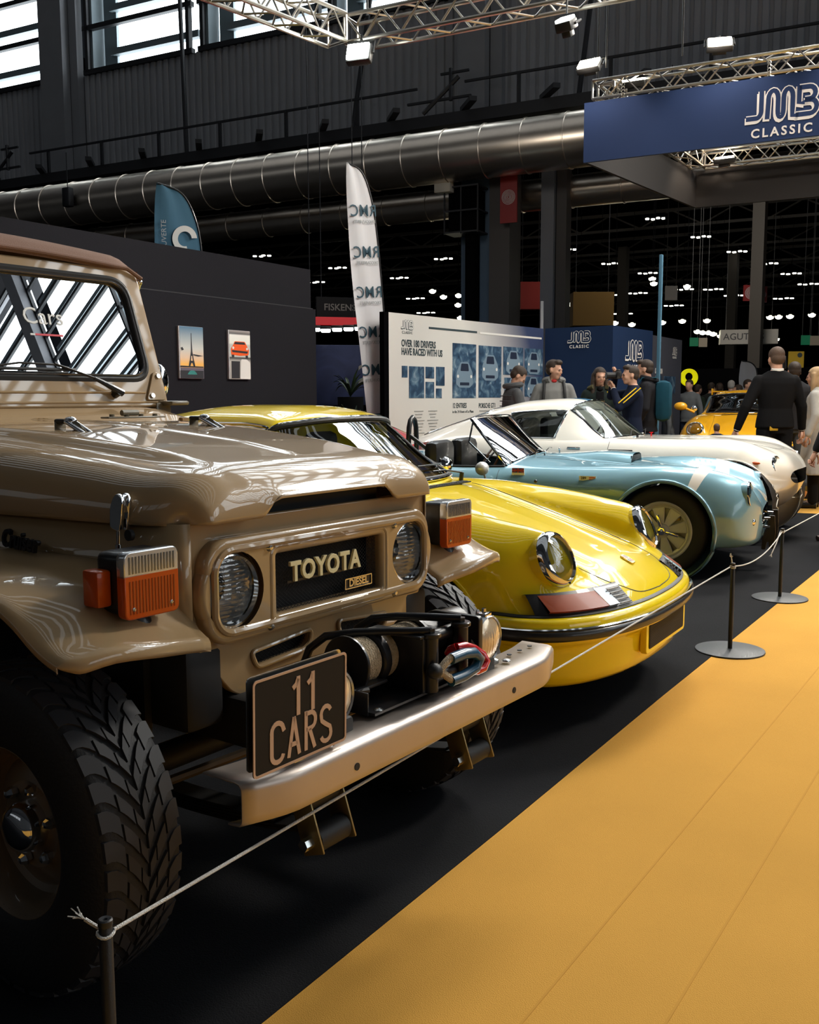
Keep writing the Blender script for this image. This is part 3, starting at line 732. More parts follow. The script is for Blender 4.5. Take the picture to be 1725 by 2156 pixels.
wf = P2(m, 'windscreen_frame', M_tan)
m = MB(); m.T = WF @ Tr(0, 0, .012)
gl = rpoly([(-.638, .105), (.638, .105), (.612, .508), (-.612, .508)], .082, 8)
m.tube([(a, b, 0) for a, b in gl], .017, 8, True); P2(m, 'windscreen_seal', M_rub, wf)
m = MB(); m.T = WF @ Tr(0, 0, .026); m.tube([(a, b, 0) for a, b in rpoly([(-.625, .118), (.625, .118), (.60, .495), (-.60, .495)], .075, 8)], .004, 6, True); P2(m, 'seal_bead', mat('seal_sheen', (.05, .05, .055), .2, coat=.6), wf)
m = MB(); m.T = WF @ Tr(0, 0, .012)
n = len(gl); m.add([(a, b, 0) for a, b in gl], [tuple(range(n))]); P2(m, 'windscreen_glass', M_glass, smooth=False)
m = MB(); m.T = WF @ Tr(0, 0, .022); m.tube([(-.69, .05, 0), (.60, .05, 0)], .005, 8); m.tube([(-.69, .012, 0), (.68, .012, 0)], .005, 8); P2(m, 'frame_crease', M_tan, wf)
# side brackets
for s in (-1, 1):
    m = MB(); m.T = WF @ Tr(0, 0, .024)
    m.shape([rpoly([(s * .60, .02), (s * .69, .02), (s * .69, .07), (s * .675, .13), (s * .655, .13)], .012)], .004, bev=.003)
    b = P2(m, 'frame_bracket', M_tan)
    for u, v in ((.625, .035), (.672, .115)):
        m = MB(); m.T = WF @ Tr(0, 0, .03); m.cyl((s * u, v, 0), (s * u, v, .008), .010, n=8); m.build('bolt', M_bolt, b)
    m = MB(); m.box((-1.40, s * .685, 1.313), (.09, .09, .018), .008); m.box((-1.42, s * .65, 1.27), (.008, .07, .09), .003); m.build('step_bracket', mat('olive_bracket'), b)
# wiper
m = MB(); m.T = WF @ Tr(0, 0, .0)
m.cyl((.455, .045, .02), (.455, .045, .055), .018, .014, n=14); m.tube([(.47, .04, .05), (.40, .075, .052), (.355, .098, .050)], [.014, .010, .007], 8); m.tube([(.355, .098, .050), (.20, .150, .046)], .004, 6, flat=1.6)
wp = P2(m, 'wiper', M_blk)
m = MB(); m.T = WF; m.box((.07, .132, .036), (.44, .010, .012), .003); m.tube([(-.04, .137, .04), (.06, .150, .046), (.20, .147, .046), (.26, .137, .04)], .004, 6); m.build('wiper_blade', M_rub, wp)
# door mirror behind the frame
m = MB(); m.sph((-1.62, .80, 1.40), (.03, .045, .075), 14, 10); m.cyl((-1.60, .72, 1.33), (-1.62, .78, 1.38), .007, n=8); P2(m, 'door_mirror', M_chrome)
# shop sticker inside the windscreen
m = MB(); m.T = WF @ Tr(.215, .335, .0135); m.text('Cars', .088, .0006, bold=0., sx=1.0); stk = P2(m, 'shop_sticker', mat('sticker_white', (.75, .75, .72), .5, emit=(1, 1, 1), es=.0), smooth=False)
m = MB(); m.T = WF @ Tr(.215, .268, .0135); m.box((.012, 0, 0), (.115, .007, .001)); P2(m, 'sticker_red_bar', mat('sticker_red', (.7, .02, .05), .5), stk, smooth=False)
m = MB(); m.T = WF @ Tr(.215, .268, .0135); m.box((-.056, 0, 0), (.019, .007, .001)); P2(m, 'sticker_white_bar', mat('sticker_white'), stk, smooth=False)
# soft top
rows = []
for x, z, e in ((-1.585, 1.822, 0), (-1.578, 1.842, 0), (-1.60, 1.868, 0), (-1.64, 1.892, 0), (-1.70, 1.905, 0), (-2.2, 1.93, 0), (-2.9, 1.90, 0), (-3.25, 1.80, 0), (-3.36, 1.3, 0), (-3.38, 1.05, 0)):
    rows.append([(x - .02 * (y / .7) ** 2, y * (1. if x > -3 else .98), z + .03 * (1 - (y / .7) ** 2) - .03 * ease((abs(y) - .62) / .08)) for y in lin(-.69, .69, 33)])
m = MB(); m.grid(rows); st = P2(m, 'soft_top', M_canvas, sharp=50)
m = MB(); m.tube([(-1.578, y, 1.838 - .0 + .03 * (1 - (y / .7) ** 2) - .03 * ease((abs(y) - .62) / .08)) for y in lin(-.69, .69, 21)], .009, 8); m.build('front_hem', M_canvas, st)
for s in (-1, 1):
    m = MB(); m.grid([[(-1.60, s * .69, 1.84), (-1.9, s * .70, 1.87), (-2.6, s * .70, 1.87), (-3.25, s * .68, 1.78)], [(-1.63, s * .705, 1.80), (-1.9, s * .705, 1.80), (-2.6, s * .705, 1.80), (-3.27, s * .69, 1.72)]]); m.build('side_valance', M_canvas, st)
    m = MB(); m.sph((-1.60, s * .700, 1.80), .012, 10, 8); m.cyl((-1.60, s * .700, 1.80), (-1.62, s * .700, 1.77), .010, n=8); m.build('top_snap', M_bolt, st)
    m = MB(); m.poly([(-2.2, s * .70, 1.30), (-3.36, s * .69, 1.30), (-3.27, s * .69, 1.72), (-2.6, s * .70, 1.80), (-2.2, s * .70, 1.80)], (0, -s * .004, 0)); m.build('side_curtain', M_canvas, st)
    # doors and tub
    m = MB(); m.poly([(-1.50, s * .70, .66), (-2.18, s * .74, .66), (-2.18, s * .74, 1.29), (-1.50, s * .70, 1.29)], (0, -s * .05, 0)); d = P2(m, 'door', M_tan)
    m = MB(); m.shape([rpoly([(-1.52, 1.30), (-2.17, 1.30), (-2.17, 1.80), (-1.66, 1.80)], .03), rpoly([(-1.58, 1.33), (-2.14, 1.33), (-2.14, 1.77), (-1.70, 1.77)], .03)], .01, T=FYn(0, s * .70, 0)); m.build('door_frame', M_tan, d)
    m = MB(); m.box((-2.1, s * .745, 1.2), (.1, .02, .025), .006); m.build('door_handle', M_chrome, d)
    m = MB(); m.poly([(-2.19, s * .74, .60), (-3.38, s * .74, .60), (-3.38, s * .74, 1.29), (-2.19, s * .74, 1.29)], (0, -s * .04, 0)); P2(m, 'tub_side', M_tan)
m = MB(); m.box((-3.38, 0, .95), (.03, 1.48, .68)); m.box((-2.4, 0, .62), (1.95, 1.40, .04)); P2(m, 'tub_floor', M_tandk)
m = MB(); m.box((-1.50, 0, 1.12), (.06, 1.3, .30), .02); P2(m, 'dashboard', M_blkm)
m = MB(); m.lathe([(.19, -.01), (.205, 0), (.19, .01), (.18, 0), (.19, -.01)], (-1.78, -.32, 1.22), (-.9, 0, .45), 32); m.cyl((-1.55, -.32, 1.10), (-1.78, -.32, 1.22), .02, n=8); P2(m, 'steering_wheel', M_blk)
for y in (-.32, .32):
    m = MB(); m.box((-2.0, y, .86), (.48, .48, .12), .04); m.box((-2.25, y, 1.15), (.12, .48, .55), .05); P2(m, 'seat', M_blkm)
# chassis -------------------------------------------------------------------
for s in (-1, 1):
    m = MB(); m.box((-1.4, s * .31, .56), (3.4, .07, .12), .01); P2(m, 'frame_rail', M_blkm)
    m = MB()
    for k in range(5):
        L = .53 - k * .07
        m.grid([[(-.285 + t * L, s * .31 + dy, .292 + k * .008 - .0 + .05 * (t * L / .5) ** 2 + (.006 if q else 0)) for t in lin(-1, 1, 15)] for dy, q in ((-.03, 0), (-.03, 1), (.03, 1), (.03, 0))], cu=True)
    P2(m, 'leaf_spring', M_blkm)
    # shackle
    m = MB(); m.cyl((.245, s * .31 - .05, .340), (.245, s * .31 + .05, .340), .030, n=18); m.cyl((.215, s * .31 - .05, .425), (.215, s * .31 + .05, .425), .026, n=18)
    sh = P2(m, 'spring_shackle', M_rub)
    for e in (-1, 1):
        m = MB(); m.T = Tr(.231, s * .31 + e * .056, .382) @ Ry(-.33); m.box((0, 0, 0), (.062, .006, .15), .012); m.build('shackle_plate', mat('yellow_zinc', (.30, .24, .12), .35, metal=.8), sh)
    m = MB(); m.cyl((.245, s * .31 - .085, .340), (.245, s * .31 - .056, .340), .014, n=6); m.build('bolt', M_bolt, sh)
m = MB(); m.cyl((-.31, -.56, .40), (-.31, .56, .40), .038, n=16); m.sph((-.31, .14, .40), (.14, .12, .13), 18, 12); m.box((-.2, 0, .5), (.05, .6, .05), .01); P2(m, 'front_axle', M_blkm)
m = MB(); m.cyl((-.14, -.55, .42), (.0, .25, .47), .012, n=8); m.sph((-.14, -.55, .42), .024, 10, 8); P2(m, 'drag_link', mat('dull_bronze', (.16, .12, .08), .35, metal=.7))
for s in (-1, 1):
    m = MB(); m.cyl((-.19, s * .44, .80), (-.21, s * .46, .58), .036, n=20); m.cyl((-.21, s * .46, .58), (-.22, s * .47, .44), .026, n=16)
    sk = P2(m, 'shock_absorber', mat('yellow_damper', (.45, .20, .015), .4, coat=.5))
    m = MB(); m.lathe([(.0365, -.03), (.0365, .03)], (-.195, s * .446, .73), (-.02, s * .02, -.22), 20, 2.2, 4.6); m.build('damper_label', mat('red_label', (.3, .02, .02), .4), sk)
m = MB(); m.box((-.5, 0, .72), (.5, .5, .35), .05); m.box((-.15, -.1, .62), (.2, .3, .12), .03); P2(m, 'engine_block', M_blkm)
# wheels ----------------------------------------------------------------------
def tread(m, R, w, n, polys, h=.010, yc=0, s=1):
    pitch = 2 * pi / n
    for k in range(n):
        for pl, off in polys:
            a0 = k * pitch + off * pitch; top = []; bot = []; cu = sum(p[0] for p in pl) / len(pl); cv = sum(p[1] for p in pl) / len(pl)
            for u, v in pl:
                for (uu, vv, rr_, L) in ((cu + (u - cu) * .93, cv + (v - cv) * .96, 0, top), (u, v, -h, bot)):
                    a = a0 + uu * pitch; cr = R - .012 * abs(vv) ** 2.6 - .0 + rr_
                    L.append((cr * cos(a), yc + s * vv * w / 2, cr * sin(a)))
            q = len(pl); m.add(top + bot, [tuple(range(q))] + [(i, (i + 1) % q, q + (i + 1) % q, q + i) for i in range(q)])
def curved(u0, v0, u1, v1, wid, bend=.0, n=4):
    """block following a bent line, width wid in pitch units"""
    A = []; B = []
    for i in range(n + 1):
        t = i / n; u = u0 + (u1 - u0) * t + bend * sin(pi * t); v = v0 + (v1 - v0) * t; A.append((u - wid / 2, v)); B.append((u + wid / 2, v))
    return A + B[::-1]
def at_polys():
    L = []
    for s, o in ((1, 0.), (-1, .5)):
        L.append(([(u, s * v) for u, v in curved(.05, .56, .42, 1.0, .74, .16)], o))
        L.append(([(u, s * v) for u, v in curved(-.75, .22, -.12, .52, .60, .05)], o))
        L.append(([(u, s * v) for u, v in curved(-1.25, .02, -.75, .19, .52, .0, 2)], o))
    return L
def wheel(par, name, lab, c, R, w, rim_r, side, mrim, kind='fj', blocks=True, rot=0.):
    """one wheel: tyre, tread, rim, hub. side=-1 faces -y"""
    t = bpy.data.objects.new(name, None); COL.objects.link(t); t.parent = par; t.location = c
    if lab: t['label'] = lab
    Q = []; rs = rim_r
    prof = [(rs - .012, -w * .40), (rs + .004, -w * .46), (rs + .02, -w * .49), (lerp(rs, R, .45), -w * .54), (lerp(rs, R, .75), -w * .525), (R - .022, -w * .47), (R - .010, -w * .42), (R - .008, -w * .2), (R - .008, w * .2), (R - .010, w * .42), (R - .022, w * .47), (lerp(rs, R, .75), w * .525), (lerp(rs, R, .45), w * .54), (rs + .02, w * .49), (rs - .012, w * .40)]
    m = MB(); m.lathe(prof, (0, 0, 0), (0, 1, 0), 72); ty = m.build('tyre', M_tyre, t, sharp=50)
    if blocks:
        m = MB(); tread(m, R, w * .94, 38, at_polys(), .012, 0, 1); m.build('tread_blocks', M_tread, t, sharp=30)
    return t
def steel_rim(t, r, w, s, mr):
    f = s * w * .40
    m = MB(); m.lathe([(r + .004, f * 1.08), (r - .006, f * 1.1), (r - .014, f), (r - .03, f * .8), (r - .036, f * .2), (r - .05, f * .1), (r * .62, f * .25), (r * .5, f * .38), (r * .42, f * .3), (.06, f * .3), (0, f * .3)], (0, 0, 0), (0, 1, 0), 56); rm = m.build('rim', mr, t)
    m = MB(); m.lathe([(.056, f * .3), (.056, f * .75), (.046, f * .95), (.03, f * 1.05), (0, f * 1.07)], (0, 0, 0), (0, 1, 0), 28); m.build('hub_cap', M_chrome, t)
    for i in range(6):
        a = 2 * pi * i / 6 + .3; m = MB(); y = f * .33
        m.lathe([(.014, 0), (.014, .014), (.008, .026), (0, .028)], (.088 * cos(a), y, .088 * sin(a)), (0, s, 0), 6); m.build('wheel_nut', M_chrome, t, smooth=False)
M_rimtan = mat('beige_rim_paint', (.16, .115, .07), .4, coat=.6)
for (x, y, s) in ((-.285, -.69, -1), (-.285, .69, 1), (-2.57, -.69, -1), (-2.57, .69, 1)):
    t = wheel(FJ, 'wheel', None, (x, y, .374), .374, .205, .20, s, None)
    steel_rim(t, .20, .2, s, M_rimtan)
# bumper -----------------------------------------------------------------------
rows = []
for y in lin(-.648, .655, 41):
    a = abs(y); bk = .0 + .05 * ease((a - .5) / .2) ** 1.2; e = ease((a - .58) / .085) * 1.8
    X = .36 - bk; zt = .587; zb = .494; e = e if y > 0 else 0.
    rows.append([(X - .13 + bk * .5, y, zt - .001), (X - .02, y, zt), (X - .008, y, zt - .003), (X - .001, y, zt - .012), (X, y, zt - .022 - .0), (X, y, zb + .022 + .014 * e), (X - .001, y, zb + .012 + .014 * e), (X - .008, y, zb + .003 + .014 * e), (X - .04, y, zb + .012 * e)])
m = MB(); m.grid(rows); bp = P2(m, 'front_bumper', M_steel, sharp=45); sd = bp.modifiers.new('t', 'SOLIDIFY'); sd.thickness = .004; sd.offset = -1
for s in (-1, 1):
    m = MB(); m.cyl((.3585, s * .342, .534), (.3615, s * .342, .534), .0085, n=20); m.build('bolt_hole', M_blkm, bp)
for y in (.47, .53, .59):
    m = MB(); m.cyl((.27, y, .591), (.27, y, .5935), .007, n=12); m.build('bolt_hole', M_blkm, bp)
for y, x in ((-.17, .285), (.30, .28), (-.33, .285), (.40, .30), (-.40, .33), (.385, .27)):
    m = MB(); m.lathe([(.013, 0), (.012, .003), (.006, .006), (0, .0065)], (x, y, .594 + (.006 if y in (-.17, .30) else 0)), (0, 0, 1), 14); m.build('rivet', M_bolt, bp)
# number plate
m = MB(); NP = FX(.345, -.50, .695) @ Matrix.Rotation(.02, 4, 'X'); m.T = NP
m.shape([rr(.28, .196, .010, 5)], .001); pl = P2(m, 'number_plate', mat('plate_black', (.010, .009, .0085), .6, spec=.25), smooth=False)
m = MB(); m.T = NP @ Tr(0, 0, .001); m.shape([rr(.28, .196, .010, 5), rr(.270, .186, .007, 5)], .0012); P2(m, 'plate_border', mat('plate_tan', (.52, .33, .22), .45), pl, smooth=False)
m = MB(); m.T = NP @ Tr(0, 0, .0015)
def glyph(L, w, T):
    for S in L:
        pts = [V(p) for p in S]; l = []; r = []
        for i, p in enumerate(pts):
            a = pts[max(i - 1, 0)]; b = pts[min(i + 1, len(pts) - 1)]; t = (b - a).normalized(); nn = V((-t.y, t.x)) * w / 2; l.append(p + nn); r.append(p - nn)
        m.shape([[tuple(q) for q in l] + [tuple(q) for q in reversed(r)]], .0008, T)
W1 = .0115
for dx in (0., .044): glyph([[(-.024, .018), (-.0165, .03), (-.011, .038)], [(-.011, .002 - .03), (-.011, .041)]], W1 * .8, Tr(dx, .035, 0)) if 0 else glyph([[(-.023, .055), (-.013, .062), (-.008, .072)], [(-.007, -.004), (-.007, .077)]], .0105, Tr(dx - .005, .003, 0))
def CC(x): return [(x + .019, -.022)] + arc(x + .0, -.018, .0165, .016, 10, 180, 8) + [(x - .0165, -.062)] + arc(x, -.066, .0165, .016, 180, 350, 8)
glyph([CC(-.073)], .010, Tr(0, 0, 0))
glyph([[(-.041, -.083), (-.025, -.002)], [(-.025, -.002), (-.009, -.083)], [(-.036, -.058), (-.014, -.058)]], .0095, Tr(0, 0, 0))
glyph([[(.011, -.083), (.011, -.0)], [(.009, -.0055), (.025, -.0055)] + arc(.026, -.022, .014, .0165, 80, -80, 7) + [(.011, -.040)], [(.022, -.040), (.038, -.083)]], .0095, Tr(0, 0, 0))
glyph([arc(.073, -.021, .0155, .016, 20, 200, 7) + [(.060, -.034), (.072, -.043), (.086, -.052)] + arc(.0735, -.065, .0155, .0155, 20, -165, 8)], .0095, Tr(0, 0, 0))
m.build('plate_lettering', mat('plate_tan'), pl, smooth=False)
m = MB(); m.T = NP @ Tr(-.004, .008, -.012); m.shape([rr(.28, .19, .01, 5)], .0012); m.box((0, -.09, .0), (.03, .04, .02)); P2(m, 'plate_backing', M_bolt, pl)
# spot lamps
for s in (-1, 1):
    c = V((.285, s * .335 - (.018 if s > 0 else 0), .672))
    m = MB(); m.lathe([(0, -.105), (.02, -.10), (.045, -.078), (.060, -.04), (.064, -.01), (.064, .0)], c, (1, 0, 0), 36); sl = P2(m, 'spot_lamp', M_tan)
    m = MB(); m.lathe([(.060, .008), (.063, .012), (.067, .006), (.068, -.006), (.064, -.01)], c, (1, 0, 0), 40); m.build('lamp_rim', M_clear, sl)
    m = MB(); m.lathe([(0, -.045), (.03, -.035), (.06, -.002)], c, (1, 0, 0), 28); m.build('reflector', mat('warm_reflector', (.9, .72, .45), .15, metal=1.), sl)
    P = []
    for i in range(13):
        r_ = .061 * i / 12; P.append([c + V((.018 * (1 - (i / 12) ** 2) + .006 + .0011 * sin(r_ * cos(2 * pi * k / 48) * 2 * pi / .012), r_ * cos(2 * pi * k / 48), r_ * sin(2 * pi * k / 48))) for k in range(48)])
    m = MB(); m.grid(P, cv=True); m.build('lens', mat('ribbed_spot_glass', (.78, .62, .42), .22, coat=1., metal=.35), sl, sharp=80)
    m = MB(); m.box(c + V((-.008, 0, .068)), (.03, .034, .012), .003); m.cyl(c + V((-.008, 0, .07)), c + V((-.008, 0, .085)), .007, n=6); m.build('rim_clip', M_chrome, sl)
    m = MB(); m.cyl(c + V((-.03, 0, -.085)), c + V((-.03, 0, -.06)), .016, n=14); m.tube([c + V((-.03, .005, -.082)), c + V((-.015, .02, -.085)), c + V((.0, .03, -.097)), c + V((.01, .05, -.101)), c + V((.01, .08, -.101))], .014, 8, flat=.5); m.build('lamp_foot', M_blk, sl)
# winch --------------------------------------------------------------------------
wn = MB(); wn.poly([(.30, -.20, .596), (.30, .36, .596), (.12, .36, .596), (.12, -.20, .596)], (0, 0, .006)); wn.box((.20, -.20, .62), (.16, .006, .055), .002); wn.box((.12, .08, .62), (.006, .56, .055), .002)
wi = P2(wn, 'winch', M_blk)
def W2(m, name, mt=M_blk, **k): return m.build(name, mt, wi, **k)
m = MB(); m.T = FYn(0, 0, 0)
m.shape([rpoly([(.12, .60), (.30, .60), (.30, .745), (.15, .745), (.125, .73)], [.01, .01, .01, .02, .02]), rr(.02, .045, .009, 5, .17, .665)], .007, bev=.003)
m.T = None; m.box((.22, .0, .745), (.17, .05, .008), .003); W2(m, 'side_plate')
m = MB(); m.T = FYn(0, .26, 0); m.shape([rpoly([(.12, .60), (.30, .60), (.30, .745), (.15, .745), (.125, .73)], [.01, .01, .01, .02, .02])], .007, bev=.003); W2(m, 'side_plate')
for x, y in ((.305, .02), (.30, .165)):
    m = MB(); m.cyl((x, y, .60), (x, y, .742), .019, n=24, bev=.003); m.cyl((x, y, .74), (x, y, .752), .026, n=20, bev=.002); m.cyl((x, y, .752), (x, y, .763), .012, n=6); W2(m, 'guide_post')
m = MB(); m.cyl((.27, .0, .725), (.27, .17, .725), .017, n=16); m.cyl((.285, .02, .625), (.285, .17, .625), .017, n=16); W2(m, 'roller')
m = MB(); m.cyl((.17, -.150, .685), (.17, -.140, .685), .072, n=44, bev=.002); m.cyl((.17, -.145, .685), (.17, .16, .685), .034, n=24); m.cyl((.17, -.075, .685), (.17, -.045, .685), .067, n=40, bev=.004); m.cyl((.17, .12, .685), (.17, .13, .685), .070, n=40); W2(m, 'drum')
m = MB()
for y0, y1, r0 in ((-.138, -.078, .054), (-.043, .115, .055)):
    n = int((y1 - y0) / .0082)
    for i in range(n):
        y = y0 + (i + .5) * (y1 - y0) / n; m.tube([(.17 + r0 * cos(a), y + .002 * sin(a), .685 + r0 * sin(a)) for a in lin(0, 2 * pi * .97, 30)], .0055, 6, True)
W2(m, 'winch_rope', mat('synthetic_rope', (.62, .50, .34), .7, bump=1., bs=300., var=.3, vs=160.))
m = MB(); m.cyl((.15, .17, .685), (.15, .38, .685), .052, n=30, bev=.008); m.box((.17, .14, .66), (.12, .08, .14), .02); W2(m, 'motor')
m = MB(); m.cyl((.15, -.235, .66), (.15, -.15, .66), .04, n=24, bev=.006); m.box((.16, -.21, .63), (.10, .05, .06), .012); m.tube([(.14, -.24, .67), (.18, -.26, .66), (.22, -.22, .64), (.24, -.15, .635)], .008, 8); m.box((.225, -.13, .640), (.03, .12, .010), .004); W2(m, 'clutch_housing')
m = MB(); m.tube([(.03, -.155, .60), (.035, -.155, .66), (.055, -.15, .71), (.09, -.13, .742), (.15, -.09, .752), (.22, -.04, .755), (.29, .0, .757), (.305, .02, .757)], .0105, 12); W2(m, 'guard_tube')
m = MB(); m.tube([(.03, .03, .62), (.035, .03, .68), (.055, .04, .725), (.09, .06, .752), (.15, .09, .760), (.22, .12, .762), (.30, .165, .760)], .0105, 12); W2(m, 'guard_tube')
for x, z in ((.175, .625), (.215, .618)):
    m = MB(); m.cyl((x, -.203, z), (x, -.214, z), .011, n=6); W2(m, 'bolt', M_bolt, smooth=False)
m = MB(); m.cyl((.30, -.13, .602), (.30, -.13, .608), .001, n=6)
# rope thimble and shackle resting over the roller
hk = MB(); hk.tube([(.345, .05, .684), (.35, .10, .687), (.355, .14, .682), (.358, .165, .662), (.355, .15, .640), (.35, .10, .630), (.345, .05, .628)], .0145, 12)
W2(hk, 'rope_thimble', mat('blue_sleeve', (.012, .075, .15), .35, coat=.5))
hk = MB(); hk.tube([(.335, .015, .662), (.34, .035, .678), (.345, .055, .690)], .010, 8); hk.tube([(.335, .015, .660), (.34, .035, .645), (.345, .055, .630)], .010, 8); W2(hk, 'rope_end', mat('synthetic_rope'))
hk = MB(); hk.sph((.33, .0, .662), (.02, .022, .02), 12, 8); W2(hk, 'rope_stopper', M_rub)
hk = MB(); hk.tube([(.325, .105, .700), (.33, .14, .697), (.335, .175, .683), (.345, .200, .664), (.355, .205, .645), (.355, .19, .630), (.35, .165, .627), (.345, .14, .635)], .0105, 12); hk.tube([(.325, .105, .700), (.31, .10, .692), (.30, .105, .68)], .0105, 10); W2(hk, 'bow_shackle', mat('red_shackle', (.62, .012, .015), .25, coat=.8))

for o in [c for c in bpy.data.objects if c.parent == FJ and c.name.split('.')[0] in ('grille_panel', 'radiator_shroud', 'grille_mesh', 'slot_mesh', 'maker_letters', 'letter_rail', 'fuel_badge', 'headlamp', 'grille_bezel', 'air_slot')]:
    o.location.x = -.028 if o.name != 'air_slot' else -.045
# ================================================================== COUPES AND ROADSTER: lofted bodies
def carbody(root, sec, xs, ts, plan, parts, arches=(), depth=.004):
    """sec stations (x0,[(y,z)..]) ; ts = parameter values 0..1 (0 centre line, 1 lower edge)
    parts(x0,t,side)-> name or None ; returns surface sampler and the built objects"""
    sec = sorted(sec, key=lambda q: q[0]); sx = [q[0] for q in sec]; K = len(sec[0][1])
    def S(x0, t, s=1):
        ctl = [(pchip(sx, [q[1][k][0] for q in sec], x0), pchip(sx, [q[1][k][1] for q in sec], x0)) for k in range(K)]
        y, z = crom(ctl, min(t, .99999) * (K - 1)); return V((plan(x0, abs(y), z), s * y, z))
    base = []
    for x0 in xs:
        ctl = [(pchip(sx, [q[1][k][0] for q in sec], x0), pchip(sx, [q[1][k][1] for q in sec], x0)) for k in range(K)]
        base.append([(lambda yz: V((plan(x0, abs(yz[0]), yz[1]), yz[0], yz[1])))(crom(ctl, min(t, .99999) * (K - 1))) for t in ts])
    grids = {}
    rims = []
    for s in (1, -1):
        P = [[V((p.x, s * p.y, p.z)) for p in r] for r in base]
        ins = {}
        for (cx, cz, R, ymin) in arches:
            rim = []
            for i, r in enumerate(P):
                for j, p in enumerate(r):
                    if abs(p.y) > ymin and (p.x - cx) ** 2 + (p.z - cz) ** 2 < R * R: ins[(i, j)] = (cx, cz, R)
            dead = set()
            for i in range(len(P) - 1):
                for j in range(len(ts) - 1):
                    q = [(i, j), (i + 1, j), (i + 1, j + 1), (i, j + 1)]; c = [k for k in q if ins.get(k) == (cx, cz, R)]
                    if len(c) == 4: dead.add((i, j))
            mv = {}
            for i in range(len(P) - 1):
                for j in range(len(ts) - 1):
                    if (i, j) in dead: continue
                    for k in [(i, j), (i + 1, j), (i + 1, j + 1), (i, j + 1)]:
                        if ins.get(k) == (cx, cz, R): mv[k] = 1
            for (i, j) in mv:
                p = P[i][j]; d = V((p.x - cx, p.z - cz)); d = d.normalized() * R if d.length > 1e-6 else V((0, R))
                p.x = cx + d.x; p.z = cz + d.y; rim.append((math.atan2(d.y, d.x), p.copy()))
            for k in dead: ins[('dead', k)] = 1
            rim.sort(key=lambda a: a[0]); rims.append((s, cx, cz, R, rim))
        names = {}
        for i in range(len(P) - 1):
            for j in range(len(ts) - 1):
                if ('dead', (i, j)) in ins: continue
                n = parts((xs[i] + xs[i + 1]) / 2, (ts[j] + ts[j + 1]) / 2, s)
                if n: names.setdefault(n, set()).add((i, j))
        for n, st in names.items():
            m = grids.setdefault(n, MB()); m.grid(P, keep=lambda i, j: (i, j) in st)
    for n, m in grids.items():      # drop unused vertices
        used = sorted({i for f in m.f for i in f}); mp = {a: b for b, a in enumerate(used)}
        m.v = [m.v[i] for i in used]; m.f = [tuple(mp[i] for i in f) for f in m.f]
    return S, grids, rims
def arch_lip(rims, root, mt, r=.012, name='wheel_arch_lip', dx=0.):
    for s, cx, cz, R, rim in rims:
        if len(rim) < 4: continue
        pts = []; last = None
        for a, p in rim:
            if last is None or a - last > .035: pts.append(p); last = a
        m = MB(); m.tube(pts, r, 8); m.build(name, mt, root)
        m = MB(); a0, a1 = rim[0][0], rim[-1][0]; P = []
        for y0 in (0, .30):
            P.append([(cx + (R + .004) * cos(a), 0, cz + (R + .004) * sin(a)) for a in lin(a0 - .1, a1 + .1, 24)])
        yo = max(abs(p.y) for _, p in rim) - .02
        P[0] = [(a, s * yo, c) for a, b, c in P[0]]; P[1] = [(a, s * (yo - .30), c) for a, b, c in P[1]]
        m.grid(P); m.build('wheel_well', M_blkm, root)
def line_on(S, pts, r, root, name, mt, s=1, off=.0, n=40):
    Q = spl(pts, n) if len(pts) > 2 else [tuple(lerp(a, b, i / (n - 1)) for a, b in zip(*pts)) for i in range(n)]
    m = MB(); m.tube([S(a, b, s) + V((0, 0, off)) for a, b in Q], r, 6); return m.build(name, mt, root)
def dens(a, b, n): return lin(a, b, n)
M_seam = mat('panel_gap', (.01, .01, .01), .6)
M_tint = glassmat('dark_car_glass', (.30, .34, .34), 2.15)
M_clearglass = glassmat('car_glass', (.62, .68, .68), 1.6)

